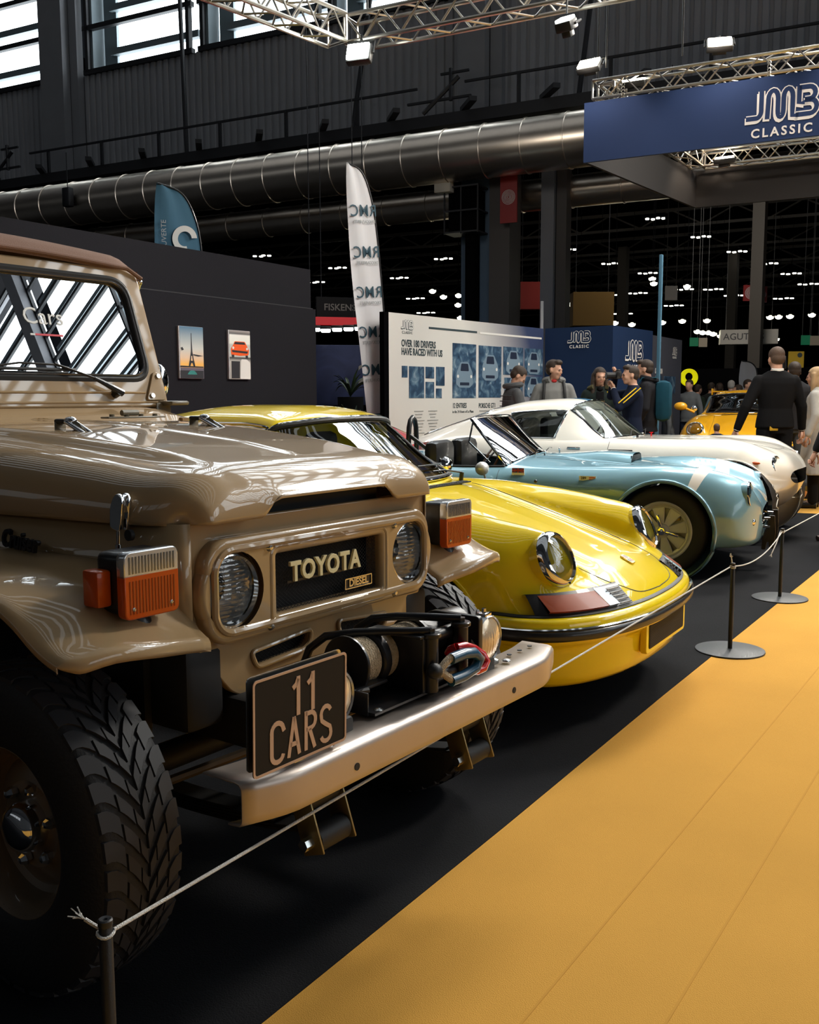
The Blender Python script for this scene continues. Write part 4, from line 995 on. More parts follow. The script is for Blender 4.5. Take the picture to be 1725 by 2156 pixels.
# ------------------------------------------------------------------ yellow rear-engined coupe
M_yel = mat('yellow_car_paint', (.95, .70, .012), .3, coat=1., spec=.1, var=.02, vs=3.)
PC = thing('sports_coupe', 'bright yellow rear engined sports coupe with round headlamps beside the beige car', 'car', (-1.65, 4.17, 0), 1.5)
def shp(y, a=.40, b=.803, xc=-.12, n=2.3): return xc + a * max(0., 1 - min(1., abs(y) / b) ** n) ** (1 / n)
def planP(x0, y, z):
    k = ease((x0 + .5) / .78); kr = ease((-3.1 - x0) / .7)
    return x0 - k * (.28 - shp(y)) + kr * .35 * (y / .8) ** 2.4
def sP(x, zs, side): return (x, [(y, z) for y, z in zip((0, .20, .37, .45, .56, .665), zs)] + side)
SP = [
 sP(.285, (.470, .470, .470, .473, .475, .47), [(.74, .46), (.775, .44), (.785, .40), (.785, .34), (.77, .30)]),
 sP(.24, (.520, .518, .515, .517, .520, .510), [(.745, .49), (.785, .455), (.79, .40), (.785, .32), (.77, .27)]),
 sP(.18, (.562, .560, .552, .556, .560, .55), [(.745, .52), (.788, .47), (.795, .40), (.785, .30), (.77, .25)]),
 sP(.12, (.598, .596, .583, .590, .600, .59), [(.75, .55), (.79, .49), (.798, .41), (.785, .29), (.76, .24)]),
 sP(.07, (.621, .617, .604, .655, .700, .66), [(.755, .59), (.795, .51), (.80, .42), (.785, .29), (.76, .23)]),
 sP(.035, (.635, .632, .618, .700, .765, .71), [(.76, .62), (.797, .52), (.803, .43), (.785, .29), (.76, .22)]),
 sP(-.02, (.652, .650, .635, .728, .792, .745), [(.762, .65), (.80, .54), (.805, .43), (.785, .28), (.76, .22)]),
 sP(-.15, (.695, .690, .672, .757, .812, .775), [(.765, .68), (.803, .55), (.807, .43), (.785, .28), (.76, .22)]),
 sP(-.35, (.757, .752, .730, .790, .838, .810), [(.77, .71), (.805, .56), (.808, .43), (.785, .28), (.76, .22)]),
 sP(-.60, (.825, .820, .800, .838, .866, .845), [(.775, .75), (.806, .58), (.806, .43), (.785, .28), (.76, .22)]),
 sP(-.90, (.892, .888, .874, .880, .886, .870), [(.775, .79), (.795, .62), (.797, .43), (.775, .28), (.75, .21)]),
 sP(-1.15, (.905, .902, .898, .893, .890, .873), [(.765, .80), (.785, .62), (.785, .43), (.765, .28), (.74, .21)]),
 sP(-1.6, (.905, .902, .900, .895, .892, .878), [(.755, .81), (.78, .62), (.78, .43), (.76, .28), (.74, .21)]),
 sP(-2.3, (.905, .902, .900, .895, .892, .885), [(.78, .82), (.805, .64), (.80, .43), (.78, .28), (.76, .21)]),
 sP(-2.8, (.90, .90, .897, .893, .890, .870), [(.80, .78), (.83, .60), (.825, .43), (.80, .28), (.78, .22)]),
 sP(-3.3, (.83, .83, .825, .815, .795, .755), [(.78, .69), (.81, .56), (.80, .43), (.78, .30), (.76, .24)]),
 sP(-3.7, (.68, .68, .675, .665, .645, .61), [(.74, .57), (.77, .50), (.77, .42), (.76, .32), (.74, .28)]),
 sP(-3.85, (.52, .52, .52, .51, .50, .49), [(.72, .47), (.75, .45), (.75, .41), (.74, .35), (.72, .32)])]
xs = lin(.285, .0, 26) + lin(-.02, -1.15, 60) + lin(-1.2, -3.85, 60)
ts = lin(0, 1, 76)
S, G, rims = carbody(PC, SP, xs, ts, planP, lambda x, t, s: 'body_shell', [(-.54, .315, .345, .6), (-2.81, .315, .345, .6)])
G['body_shell'].build('body_shell', M_yel, PC, sharp=70)
arch_lip(rims, PC, M_yel, .009)
# cabin
GP = [(-.925, [(0, .893), (.2, .893), (.4, .892), (.55, .888), (.64, .884), (.665, .88)]),
 (-1.02, [(0, .972), (.2, .970), (.40, .962), (.545, .945), (.635, .905), (.668, .88)]),
 (-1.15, [(0, 1.075), (.2, 1.072), (.385, 1.058), (.53, 1.025), (.625, .94), (.672, .88)]),
 (-1.27, [(0, 1.168), (.2, 1.165), (.40, 1.150), (.54, 1.112), (.615, .98), (.675, .88)]),
 (-1.37, [(0, 1.236), (.2, 1.232), (.39, 1.215), (.53, 1.180), (.605, 1.02), (.68, .88)]),
 (-1.48, [(0, 1.266), (.2, 1.260), (.38, 1.238), (.52, 1.195), (.60, 1.04), (.685, .88)]),
 (-1.7, [(0, 1.294), (.2, 1.288), (.375, 1.262), (.495, 1.215), (.60, 1.05), (.69, .88)]),
 (-2.0, [(0, 1.296), (.2, 1.290), (.375, 1.264), (.495, 1.215), (.60, 1.05), (.69, .88)]),
 (-2.4, [(0, 1.255), (.2, 1.250), (.375, 1.222), (.49, 1.17), (.59, 1.03), (.68, .88)]),
 (-2.85, [(0, 1.13), (.2, 1.125), (.36, 1.10), (.46, 1.055), (.56, .97), (.65, .87)]),
 (-3.3, [(0, .94), (.2, .935), (.33, .92), (.42, .895), (.50, .86), (.58, .80)]),
 (-3.5, [(0, .80), (.2, .80), (.33, .79), (.42, .77), (.50, .74), (.56, .70)])]
def planG(x0, y, z):
    k = ease((x0 + 1.55) / .25); return x0 - lerp(.0, 1., k) * lerp(.24, .28, ease((-x0 - .925) / .45)) * (y / .66) ** 2
def pg(x, t, s):
    if -1.345 < x < -.95 and t < .625: return 'windscreen'
    if -2.33 < x < -1.44 and .64 < t < .93: return 'side_window%d' % s
    if -3.2 < x < -2.45 and t < .52: return 'rear_window'
    return 'roof'
xg = [-.925, -.94, -.95] + lin(-.96, -1.335, 26) + [-1.345, -1.36, -1.38, -1.40, -1.42, -1.44] + lin(-1.46, -2.33, 24) + lin(-2.37, -2.45, 3) + lin(-2.5, -3.2, 18) + [-3.3, -3.4, -3.5]
tg = lin(0, .60, 30) + [.625, .64] + lin(.65, .92, 14) + [.93, .95, .975, 1.]
SG, GG, _ = carbody(PC, GP, xg, tg, planG, pg)
rf = GG['roof'].build('roof', M_yel, PC, sharp=60)
GG['windscreen'].build('windscreen', M_tint, PC, sharp=80); GG['side_window1'].build('side_window', M_tint, PC); GG['side_window-1'].build('side_window', M_tint, PC); GG['rear_window'].build('rear_window', M_tint, PC)
def ring_on(SF, x0, x1, t1, r, root, name, mt, off=.003):
    pts = [SF(x0, t, -1) for t in lin(t1, 0, 14)] + [SF(x0, t, 1) for t in lin(0, t1, 14)][1:] + [SF(x, t1, 1) for x in lin(x0, x1, 14)][1:] + [SF(x1, t, 1) for t in lin(t1, 0, 14)][1:] + [SF(x1, t, -1) for t in lin(0, t1, 14)][1:] + [SF(x, t1, -1) for x in lin(x1, x0, 14)][1:-1]
    m = MB(); m.tube([p + V((off, 0, off)) for p in pts], r, 8, True); return m.build(name, mt, root)
ring_on(SG, -.955, -1.342, .622, .013, PC, 'windscreen_seal', M_rub); ring_on(SG, -.943, -1.356, .634, .0065, PC, 'windscreen_trim', M_chrome, .008)
for s in (-1, 1):
    L = [SG(x, .64, s) for x in lin(-1.44, -2.33, 20)] + [SG(-2.33, t, s) for t in lin(.64, .93, 8)][1:] + [SG(x, .93, s) for x in lin(-2.33, -1.44, 20)][1:] + [SG(-1.44, t, s) for t in lin(.93, .64, 8)][1:-1]
    m = MB(); m.tube(L, .008, 8, True); m.build('window_frame', M_chrome, PC)
    m = MB(); m.tube([SG(x, .62, s) + V((0, s * .006, .004)) for x in lin(-1.30, -2.6, 30)], .006, 6); m.build('drip_rail', M_chrome, PC)
    # wipers and washer jets
    m = MB(); y = -.10 if s < 0 else .42
    m.cyl((-.97, y, .885), (-.965, y, .93), .012, n=10); m.tube([(-.965, y, .93), (-1.0, y - .12, .948), (-1.035, y - .28, .945)], .005, 6); m.tube([SG(-1.02, abs(yy) / .9, -1 if yy < 0 else 1) + V((.02, 0, .012)) for yy in lin(y - .40, y + .05, 8)], .005, 6); m.build('wiper', M_blk, PC)
# interior
m = MB(); m.box((-1.35, 0, .82), (.3, 1.2, .12), .04); m.box((-1.8, 0, .55), (1.2, 1.2, .1)); PCi = m.build('dashboard', M_blkm, PC)
for y in (-.33, .33):
    m = MB(); m.box((-1.85, y, .72), (.1, .44, .60), .05, T=None); m.box((-1.84, y, 1.06), (.08, .26, .16), .04); m.build('seat', M_blkm, PC)
m = MB(); m.lathe([(.18, -.01), (.19, 0), (.18, .01), (.17, 0), (.18, -.01)], (-1.50, .33, .90), (-.9, 0, .5), 28); m.build('steering_wheel', M_blk, PC)
# bonnet seam, cowl grille, badge
for s in (-1, 1): line_on(S, [(-.90, .25), (-.5, .215), (-.1, .205), (.12, .19), (.2, .155), (.25, .11), (.262, .0)], .0022, PC, 'bonnet_seam', M_seam, s, .0)
m = MB()
for yy in lin(-.30, .30, 25): m.box((-.885, yy, .894), (.03, .017, .006))
m.box((-.885, 0, .891), (.05, .66, .006)); m.build('cowl_vent', M_blkm, PC, smooth=False)
b = S(.11, 0.0); m = MB(); m.T = Tr(b.x, 0, b.z + .004) @ Ry(.47) @ Rz(pi / 2)
m.T = Tr(b.x, 0, b.z + .003) @ Ry(.47)
m.shape([rpoly([(-.034, 0), (-.026, .020), (.0, .026), (.034, .024), (.036, 0), (.034, -.024), (.0, -.026), (-.026, -.020)], .01)], .003, bev=.0015); bd = m.build('bonnet_badge', mat('gold', (.75, .55, .2), .25, metal=1.), PC)
for (u, v, c) in ((.016, .011, 'badge_red'), (-.012, -.010, 'badge_red'), (.016, -.011, 'badge_black'), (-.012, .010, 'badge_black')):
    m = MB(); m.T = Tr(b.x, 0, b.z + .0065) @ Ry(.47) @ Tr(u, v, .0012); m.box((0, 0, 0), (.022, .017, .001)); m.build('badge_field', mat(c, (.5, .02, .02) if 'red' in c else (.02, .02, .02), .3), bd)
# head lamps
nl = V((cos(.40), 0, sin(.40)))
for s in (-1, 1):
    nn = V((cos(.40) * .99, s * .10, sin(.40))).normalized(); c = V((.010, s * .563, .676))
    m = MB(); m.lathe([(.119, -.11), (.122, -.02), (.118, .004)], c, nn, 48); hb = m.build('headlamp_collar', M_yel, PC)
    m = MB(); m.lathe([(.094, .012), (.098, .022), (.112, .016), (.121, .002), (.1215, -.016)], c, nn, 56); ring = m.build('headlamp', M_chrome, PC)
    m = MB(); m.lathe([(0, -.07), (.03, -.065), (.06, -.045), (.085, -.015), (.096, .012)], c, nn, 44); m.build('reflector', mat('frosted_reflector', (.75, .77, .8), .4, metal=.45), ring)
    qq = nn.to_track_quat('Z', 'Y'); P = []
    for i in range(15):
        r_ = .096 * i / 14; P.append([c + qq @ V((r_ * cos(2 * pi * k / 56), r_ * sin(2 * pi * k / 56), .014 + .022 * (1 - (i / 14) ** 2) + (.0004 * sin(r_ * sin(2 * pi * k / 56) * 2 * pi / .009) if i < 11 else 0))) for k in range(56)])
    m = MB(); m.grid(P, cv=True); m.build('lens', M_lens, ring, sharp=80)
    m = MB(); m.cyl(c + qq @ V((0, 0, -.055)), c + qq @ V((0, 0, -.02)), .014, n=12); m.build('bulb', M_clear, ring)
    sc_ = c + nn * .017 + qq @ V((0, -.106, 0)); m = MB(); m.cyl(sc_, sc_ + nn * .004, .005, n=10); m.build('ring_screw', M_blk, ring)
# bumper swept along the plan
def sweep(prof, ys, mt, name, par, closed=False, ends=True, xoff=0., extra=None):
    rows = []
    path = []
    for y in ys:
        x = shp(y, n=2.3); path.append(V((x, y)))
    if extra: path = [V(p) for p in extra[0]] + path + [V(p) for p in extra[1]]
    for i, p in enumerate(path):
        a = path[max(i - 1, 0)]; b = path[min(i + 1, len(path) - 1)]; t = (b - a).normalized(); nrm = V((t.y, -t.x))
        rows.append([(p.x + nrm.x * d + xoff, p.y + nrm.y * d, z) for d, z in prof])
    m = MB(); m.grid(rows, cv=closed); return m.build(name, mt, par, sharp=50)
yy = [.80 * sin(a) for a in lin(-pi / 2 * .97, pi / 2 * .97, 61)]
EX = ([(-.215, -.803), (-.18, -.803)], [(-.18, .803), (-.215, .803)])
bmp = sweep([(-.02, .474), (.012, .474), (.030, .468), (.038, .455), (.040, .435), (.040, .40), (.034, .375), (.020, .362), (.008, .350), (.004, .325), (.002, .29), (-.002, .24), (-.012, .205), (-.03, .188), (-.07, .186)], yy, M_yel, 'front_bumper', PC, extra=EX)
st = sweep([(.036, .385), (.052, .388), (.060, .397), (.062, .412), (.058, .424), (.048, .432), (.036, .434)], yy, mat('bumper_rubber', (.02, .02, .022), .35, coat=.3), 'rubber_strip', bmp, extra=([(-.16, -.803)], [(-.16, .803)]))
sweep([(.050, .432), (.055, .436), (.050, .440), (.044, .437)], yy, M_chrome, 'strip_trim', bmp, extra=([(-.16, -.803)], [(-.16, .803)]), closed=True)
sweep([(-.01, .471), (.008, .471), (.010, .478), (.002, .484), (-.01, .484)], yy, M_rub, 'bumper_gasket', bmp, closed=True, extra=([(-.2, -.801)], [(-.2, .801)]))
# front number plate
m = MB(); m.T = FX(.297, .0, .328); m.shape([rr(.50, .115, .01, 4)], .004, bev=.001); npb = m.build('number_plate', mat('plate_black'), PC, smooth=False)
m = MB(); m.T = FX(.302, .0, .328)
for i in range(14): m.box((0, -.05 + i * .0077, 0), (.48, .003, .002))
m.build('plate_ribs', M_blkm, npb, smooth=False)
m = MB(); m.T = FX(.285, 0, .328); m.shape([rr(.56, .145, .02, 4)], .010, bev=.004); m.build('plate_plinth', M_yel, npb)
# indicators and horn grilles
def patch(y0, y1, z0, z1, off, s, n=14, skew=0.):
    P = []
    for i in range(n):
        u = i / (n - 1); row = []
        for v in (-.15, 0, .25, .5, .75, 1., 1.1):
            y = lerp(y0, y1, u) + skew * v; x = shp(y) - .006 - .088 * max(0, v); z = lerp(z0, z1, max(0, v))
            o = off if 0 <= v <= 1 else -.02
            d = V((.62, 0, .78)); r = V((x, s * y, z)); row.append(r + V((.6, s * (y / .8) ** 3 * .5, .6)) * o)
        P.append(row)
    return P
for s in (-1, 1):
    m = MB(); m.grid(patch(.335, .775, .482, .556, .006, s, 24, -.02)); cl = m.build('indicator', M_blk, PC, sharp=60)
    m = MB(); m.grid(patch(.505, .745, .490, .545, .014, s, 16, -.02)); m.build('amber_lens', mat('dark_amber_lens', (.30, .045, .004), .35, coat=.25, spec=.3), cl)
    m = MB(); m.grid(patch(.440, .503, .490, .547, .014, s, 8, -.02)); m.build('clear_lens', M_clear, cl)
    for k in range(5):
        z0 = .489 + k * .0125; m = MB(); y = .0
        m.tube([(shp(q) + .008 - .088 * (z0 - .482) / .074, s * q, z0 + .006) for q in lin(.352, .432, 8)], .0028, 6); m.build('grille_bar', M_blk, cl)
# door mirror + fender lock knob
m = MB(); m.lathe([(.0, -.03), (.03, -.026), (.046, -.01), (.05, .004), (.048, .008), (0, .008)], (-1.20, .66, .945), (-1, .15, .05), 24); m.cyl((-1.22, .68, .87), (-1.20, .67, .91), .008, n=8); m.build('door_mirror', M_chrome, PC)
m = MB(); m.lathe([(.0, -.03), (.03, -.026), (.046, -.01), (.05, .004), (.048, .008), (0, .008)], (-1.02, -.73, .985), (-1, -.15, .05), 24); m.cyl((-1.05, -.74, .90), (-1.02, -.73, .95), .008, n=8); m.build('door_mirror', M_chrome, PC)
m = MB(); m.sph((-.62, .62, .880), .010, 10, 8); m.build('aerial_base', M_blk, PC)
for s in (-1, 1):      # door, handle
    m = MB(); L = [S(-1.18, t, s) for t in lin(.52, .93, 14)] + [S(x, .93, s) for x in lin(-1.2, -2.2, 12)] + [S(-2.2, t, s) for t in lin(.93, .52, 14)]; m.tube(L, .0022, 6); m.build('door_seam', M_seam, PC)
# wheels
M_alloy = mat('grey_alloy', (.33, .33, .32), .35, metal=.8, coat=.3)
def alloy(t, r, s, w, n=5, mt=None):
    f = s * w * .42
    m = MB(); m.lathe([(r + .003, f * 1.05), (r - .006, f * 1.08), (r - .014, f), (r - .02, f * .5), (r - .03, 0)], (0, 0, 0), (0, 1, 0), 48); m.lathe([(r - .02, -f), (r - .03, 0)], (0, 0, 0), (0, 1, 0), 48); rm = m.build('rim', mt or M_alloy, t)
    m = MB(); q = FYn(0, f * .55, 0) if s < 0 else FYn(0, f * .55, 0)
    m.lathe([(0, f * .9), (.05, f * .88), (.07, f * .7), (.072, f * .4)], (0, 0, 0), (0, 1, 0), 24)
    for k in range(n):
        a = 2 * pi * k / n + .3
        L = rpoly([(-.035, .04), (-.045, r - .02), (.045, r - .02), (.035, .04)], .008); m.shape([L], .010, T=q @ Matrix.Rotation(a, 4, 'Z'), bev=.004)
    m.build('spokes', mt or M_alloy, t)
    m = MB(); m.cyl((0, f * .2, 0), (0, -f * .2, 0), r * .72, n=32); m.build('brake_disc', mat('brake_steel', (.25, .24, .22), .35, metal=1.), t)
for x in (-.54, -2.81):
    for s in (-1, 1):
        t = wheel(PC, 'wheel', None, (x, s * .70, .315), .315, .19, .19, s, None, blocks=False); alloy(t, .19, s, .18)
        m = MB()
        for yg in (-.05, -.018, .018, .05): m.lathe([(.3075, yg - .004), (.3095, yg - .004), (.3095, yg + .004), (.3075, yg + .004)], (0, 0, 0), (0, 1, 0), 60)
        m.build('tread_grooves', M_blkm, t)
# ------------------------------------------------------------------ pale blue roadster
M_blue = mat('pale_blue_metallic_paint', (.20, .38, .47), .34, metal=.2, coat=1., spec=.2, var=.03, vs=4.)
M_stripe = mat('white_car_paint', (.84, .82, .78), .32, coat=1.)
CB = thing('roadster', 'pale blue open roadster with a white band across its nose', 'car', (-2.45, 7.77, 0), 9.5)
def planC(x0, y, z):
    k = ease((x0 - .0) / .66); q = .17 + .5 * max(0., 1 - min(1., y / .815) ** 3) ** (1 / 3)
    kr = ease((-2.6 - x0) / .6)
    return x0 - k * (.67 - q) * .95 + kr * .3 * (y / .8) ** 2
def sC(x, *p): return (x, list(p))
SCB = [
 sC(.675, (0, .505), (.12, .503), (.22, .495), (.28, .475), (.31, .44), (.31, .42), (.30, .40), (.27, .375), (.2, .36), (0, .355)),
 sC(.66, (0, .538), (.16, .535), (.30, .54), (.42, .575), (.54, .60), (.64, .56), (.70, .49), (.71, .42), (.55, .27), (0, .25)),
 sC(.60, (0, .615), (.16, .607), (.30, .595), (.42, .66), (.54, .71), (.66, .65), (.745, .55), (.77, .43), (.66, .25), (0, .2)),
 sC(.52, (0, .655), (.17, .645), (.31, .63), (.44, .70), (.555, .75), (.68, .70), (.77, .58), (.80, .43), (.72, .24), (0, .19)),
 sC(.38, (0, .70), (.18, .69), (.32, .675), (.45, .745), (.575, .79), (.70, .745), (.785, .62), (.815, .45), (.76, .24), (0, .18)),
 sC(.2, (0, .742), (.18, .732), (.33, .715), (.47, .775), (.595, .815), (.715, .775), (.795, .65), (.82, .47), (.79, .24), (0, .18)),
 sC(0, (0, .78), (.19, .77), (.34, .755), (.48, .80), (.60, .826), (.72, .785), (.80, .66), (.825, .5), (.80, .24), (0, .18)),
 sC(-.3, (0, .812), (.2, .805), (.36, .795), (.50, .812), (.62, .812), (.73, .765), (.80, .66), (.80, .5), (.77, .23), (0, .18)),
 sC(-.7, (0, .84), (.22, .835), (.40, .82), (.53, .805), (.64, .785), (.72, .73), (.765, .64), (.765, .48), (.74, .22), (0, .18)),
 sC(-1.1, (0, .862), (.22, .857), (.40, .838), (.54, .81), (.65, .775), (.72, .72), (.755, .63), (.755, .46), (.73, .2), (0, .18)),
 sC(-1.3, (0, .85), (.22, .845), (.40, .825), (.54, .80), (.65, .77), (.725, .715), (.76, .63), (.755, .46), (.73, .2), (0, .18)),
 sC(-1.7, (0, .80), (.22, .80), (.40, .795), (.54, .785), (.65, .765), (.735, .715), (.77, .63), (.765, .46), (.74, .2), (0, .18)),
 sC(-2.1, (0, .855), (.22, .85), (.40, .84), (.53, .83), (.65, .82), (.75, .77), (.81, .66), (.82, .5), (.79, .24), (0, .18)),
 sC(-2.4, (0, .86), (.22, .855), (.40, .845), (.53, .835), (.65, .825), (.76, .775), (.83, .66), (.83, .5), (.79, .24), (0, .18)),
 sC(-2.8, (0, .80), (.2, .79), (.38, .76), (.52, .74), (.64, .71), (.74, .65), (.79, .56), (.79, .45), (.72, .3), (0, .22)),
 sC(-3.1, (0, .62), (.2, .62), (.34, .60), (.46, .59), (.56, .57), (.64, .53), (.68, .49), (.68, .42), (.60, .33), (0, .28)),
 sC(-3.18, (0, .5), (.15, .5), (.25, .49), (.35, .48), (.45, .47), (.5, .45), (.52, .43), (.5, .40), (.4, .37), (0, .36))]
xc = [.675, .67, .665] + lin(.66, .38, 24) + [.365] + lin(.345, .265, 6) + [.25] + lin(.235, -1.24, 75) + [-1.26, -1.28] + lin(-1.31, -2.02, 24) + [-2.04] + lin(-2.07, -3.18, 40)
tc = lin(0, .40, 26) + [.415] + lin(.43, 1, 46)
def pc(x, t, s):
    if -2.04 < x < -1.28 and t < .415: return None
    if .25 < x < .365 and t < .87: return 'white_band'
    return 'body_shell'
SCc, GC, rims = carbody(CB, SCB, xc, tc, planC, pc, [(-.005, .335, .380, .6), (-2.27, .335, .380, .6)])
GC['body_shell'].build('body_shell', M_blue, CB, sharp=70); GC['white_band'].build('white_band', M_stripe, CB, sharp=70)
arch_lip(rims, CB, M_blue, .016, 'wheel_arch_flare')
m = MB(); m.tube([SCc(x, .415, 1) for x in lin(-1.28, -2.04, 24)] + [SCc(-2.04, t, 1) for t in lin(.415, 0, 10)][1:] + [SCc(-2.04, t, -1) for t in lin(0, .415, 10)][1:] + [SCc(x, .415, -1) for x in lin(-2.04, -1.28, 24)][1:] + [SCc(-1.28, t, -1) for t in lin(.415, 0, 10)][1:] + [SCc(-1.28, t, 1) for t in lin(0, .415, 10)][1:-1], .014, 8, True); m.build('cockpit_trim', M_rub, CB)
m = MB(); m.box((-1.65, 0, .40), (.9, 1.2, .2)); m.box((-1.31, 0, .72), (.05, 1.05, .16), .02); m.build('cockpit_tub', M_blkm, CB)
for y in (-.30, .30):
    m = MB(); m.box((-1.72, y, .52), (.46, .44, .14), .05); m.box((-1.96, y, .74), (.14, .44, .46), .06); m.build('seat', mat('black_leather', (.015, .014, .014), .4, coat=.2), CB)
m = MB(); m.lathe([(.18, -.01), (.19, 0), (.18, .01), (.17, 0), (.18, -.01)], (-1.50, -.30, .80), (-.9, 0, .45), 28); m.build('steering_wheel', mat('wood_rim', (.12, .05, .02), .3, coat=.6), CB)
# bonnet scoop
P = []
for i in range(18):
    u = i / 17; x = lerp(-1.12, -.34, u); h = .066 * ease(u * 1.15) ; row = []
    for j in range(21):
        v = -1 + 2 * j / 20; w = lerp(.20, .24, u); y = v * w
        hh = h * (1 - abs(v) ** 5) ; row.append((x, y, SCc(x, abs(y) / .2 * .111, 1).z + hh + .001))
    P.append(row)
m = MB(); m.grid(P); m.build('bonnet_scoop', M_blue, CB, sharp=70)
m = MB(); m.box((-.345, 0, .842), (.006, .42, .045), .002); m.build('scoop_mouth', M_blkm, CB)
for s in (-1, 1):
    line_on(SCc, [(-1.08, .20), (-.6, .185), (-.2, .17), (.1, .155), (.22, .11), (.235, 0)], .002, CB, 'bonnet_seam', M_seam, s)
    m = MB(); L = [SCc(-1.30, t, s) for t in lin(.47, .80, 10)] + [SCc(x, .80, s) for x in lin(-1.32, -1.95, 10)] + [SCc(-1.95, t, s) for t in lin(.80, .47, 10)]; m.tube(L, .002, 6); m.build('door_seam', M_seam, CB)
# mouth and grille
m = MB(); m.shape([rpoly([(.30, .43), (.22, .49), (-.22, .49), (-.30, .43), (-.22, .37), (.22, .37)], .05, 8)], .004, T=FX(.62, 0, 0)); m.build('mouth_grille', M_blkm, CB)
m = MB(); m.tube([(.672 - .05 * (a / .31) ** 2, a, b) for a, b in rpoly([(.31, .43), (.23, .50), (-.23, .50), (-.31, .43), (-.23, .36), (.23, .36)], .06, 8)], .010, 8, True); m.build('mouth_trim', M_chrome, CB)
# head lamps, side lamps
for s in (-1, 1):
    n_ = V((1, s * .10, .08)).normalized(); headlamp(CB, (.583, s * .535, .618), .088, n_, 'headlamp', ring=True)
    m = MB(); m.lathe([(.100, -.12), (.101, -.02), (.095, .004)], (.583, s * .535, .618), n_, 40); m.build('headlamp_collar', M_blue, CB)
    m = MB(); m.sph((.60, s * .50, .41), (.035, .03, .035), 14, 10); m.build('side_lamp', M_chrome, CB)
# overriders and tow bracket
m = MB()
for z in (.41, .345): m.cyl((.55, -.21, z), (.72, -.21, z), .011, n=10); m.cyl((.55, .21, z), (.72, .21, z), .011, n=10)
br = m.build('bumper_bracket', M_chrome, CB)
for y in (-.21, .21):
    m = MB(); m.T = FYn(0, y + .01, 0); m.shape([rpoly([(.71, .43), (.75, .43), (.76, .30), (.75, .18), (.725, .18), (.715, .23), (.70, .23), (.69, .17), (.665, .17), (.67, .26), (.70, .34)], .006)], .012, bev=.002); m.build('jack_bracket', M_blk, CB)
# windscreen
WB = V((-1.16, 0, .865)); gp_ = []
def wsP(u, v):   # u -1..1, v 0..1
    xb = -1.15 - .12 * u * u; zb = .868 - .075 * u * u; xt = -1.545 - .04 * u * u; zt = 1.175 - .02 * u ** 4
    return V((lerp(xb, xt, v), u * lerp(.60, .54, v), lerp(zb, zt, v)))
m = MB(); m.grid([[wsP(u, v) for u in lin(-1, 1, 25)] for v in lin(0, 1, 8)]); m.build('windscreen', M_clearglass, CB)
m = MB(); m.tube([wsP(u, 1) for u in lin(-1, 1, 21)] + [wsP(1, v) for v in lin(1, -.12, 8)][1:] + [wsP(u, 0) for u in lin(1, -1, 21)][1:-1] + [wsP(-1, v) for v in lin(-.12, 1, 8)][:-1], .012, 8, True); m.build('windscreen_frame', M_chrome, CB)
for s in (-1, 1):
    m = MB(); m.tube([wsP(s, .3), wsP(s, .3) + V((-.22, 0, -.22))], .007, 8); m.tube([wsP(s, .95), wsP(s, .5) + V((-.16, s * .02, .0)), wsP(s, .05) + V((-.12, 0, 0))], .008, 8); m.build('windscreen_stay', M_chrome, CB)
m = MB(); m.cyl(wsP(0, .75) + V((-.02, 0, 0)), wsP(0, .75) + V((-.05, 0, 0)), .01, n=8); m.box(wsP(0, .75) + V((-.07, 0, 0)), (.03, .14, .05), .012); m.build('interior_mirror', M_blk, CB)
m = MB(); m.sph((-1.40, -.80, .775), (.055, .06, .055), 18, 12); m.cyl((-1.39, -.745, .69), (-1.39, -.79, .75), .010, n=8); m.build('door_mirror', mat('satin_silver', (.62, .62, .6), .4, metal=.5), CB)
# roll hoop
m = MB(); m.tube([(-2.18, -.46, .70), (-2.18, -.46, .98), (-2.18, -.45, 1.08), (-2.18, -.42, 1.14), (-2.18, -.375, 1.165), (-2.18, -.33, 1.14), (-2.18, -.30, 1.08), (-2.18, -.29, .98), (-2.18, -.29, .70)], .022, 12); m.tube([(-2.18, -.455, 1.02), (-1.95, -.455, .86), (-1.68, -.455, .62)], .018, 10); m.build('roll_hoop', M_blk, CB)
# shield badge, number badge, bonnet pins
def sideT(x, t): p = SCc(x, t, -1); return Tr(p.x, p.y - .004, p.z)
m = MB(); m.T = sideT(-1.13, .535) @ FYn(0, 0, 0); m.shape([rpoly([(-.05, .05), (.05, .05), (.052, -.01), (.0, -.055), (-.052, -.01)], .006)], .002); sb = m.build('shield_badge', M_stripe, CB, smooth=False)
m = MB(); m.T = sideT(-1.13, .535) @ FYn(0, -.003, .0); m.box((0, .030, 0), (.096, .036, .001)); m.build('flag_field', mat('flag_blue', (.03, .04, .25), .4), sb, smooth=False)
m = MB(); m.T = sideT(-1.13, .535) @ FYn(0, -.0045, .0); m.box((0, .030, 0), (.096, .009, .001)); m.box((0, .030, 0), (.010, .036, .001))
for q in (.33, -.33): m.box((0, .030, 0), (.095, .005, .001), T=Tr(0, .030, 0) @ Rz(q) @ Tr(0, -.030, 0))
m.build('flag_cross', mat('flag_red', (.6, .03, .04), .4), sb, smooth=False)
m = MB(); m.T = sideT(-1.13, .535) @ FYn(0, -.003, -.015); m.text('COBRA', .022, .0008, bold=.0008); m.build('shield_lettering', mat('flag_blue'), sb, smooth=False)
m = MB(); m.T = sideT(-.57, .585) @ FYn(0, -.003, 0); m.box((0, 0, 0), (.13, .034, .003)); nb = m.build('number_badge', M_stripe, CB, smooth=False)
m = MB(); m.T = sideT(-.57, .585) @ FYn(0, -.006, 0); m.text('289', .028, .0006, bold=.0008, T=Tr(-.03, 0, 0)); m.build('badge_number', M_blk, nb, smooth=False)
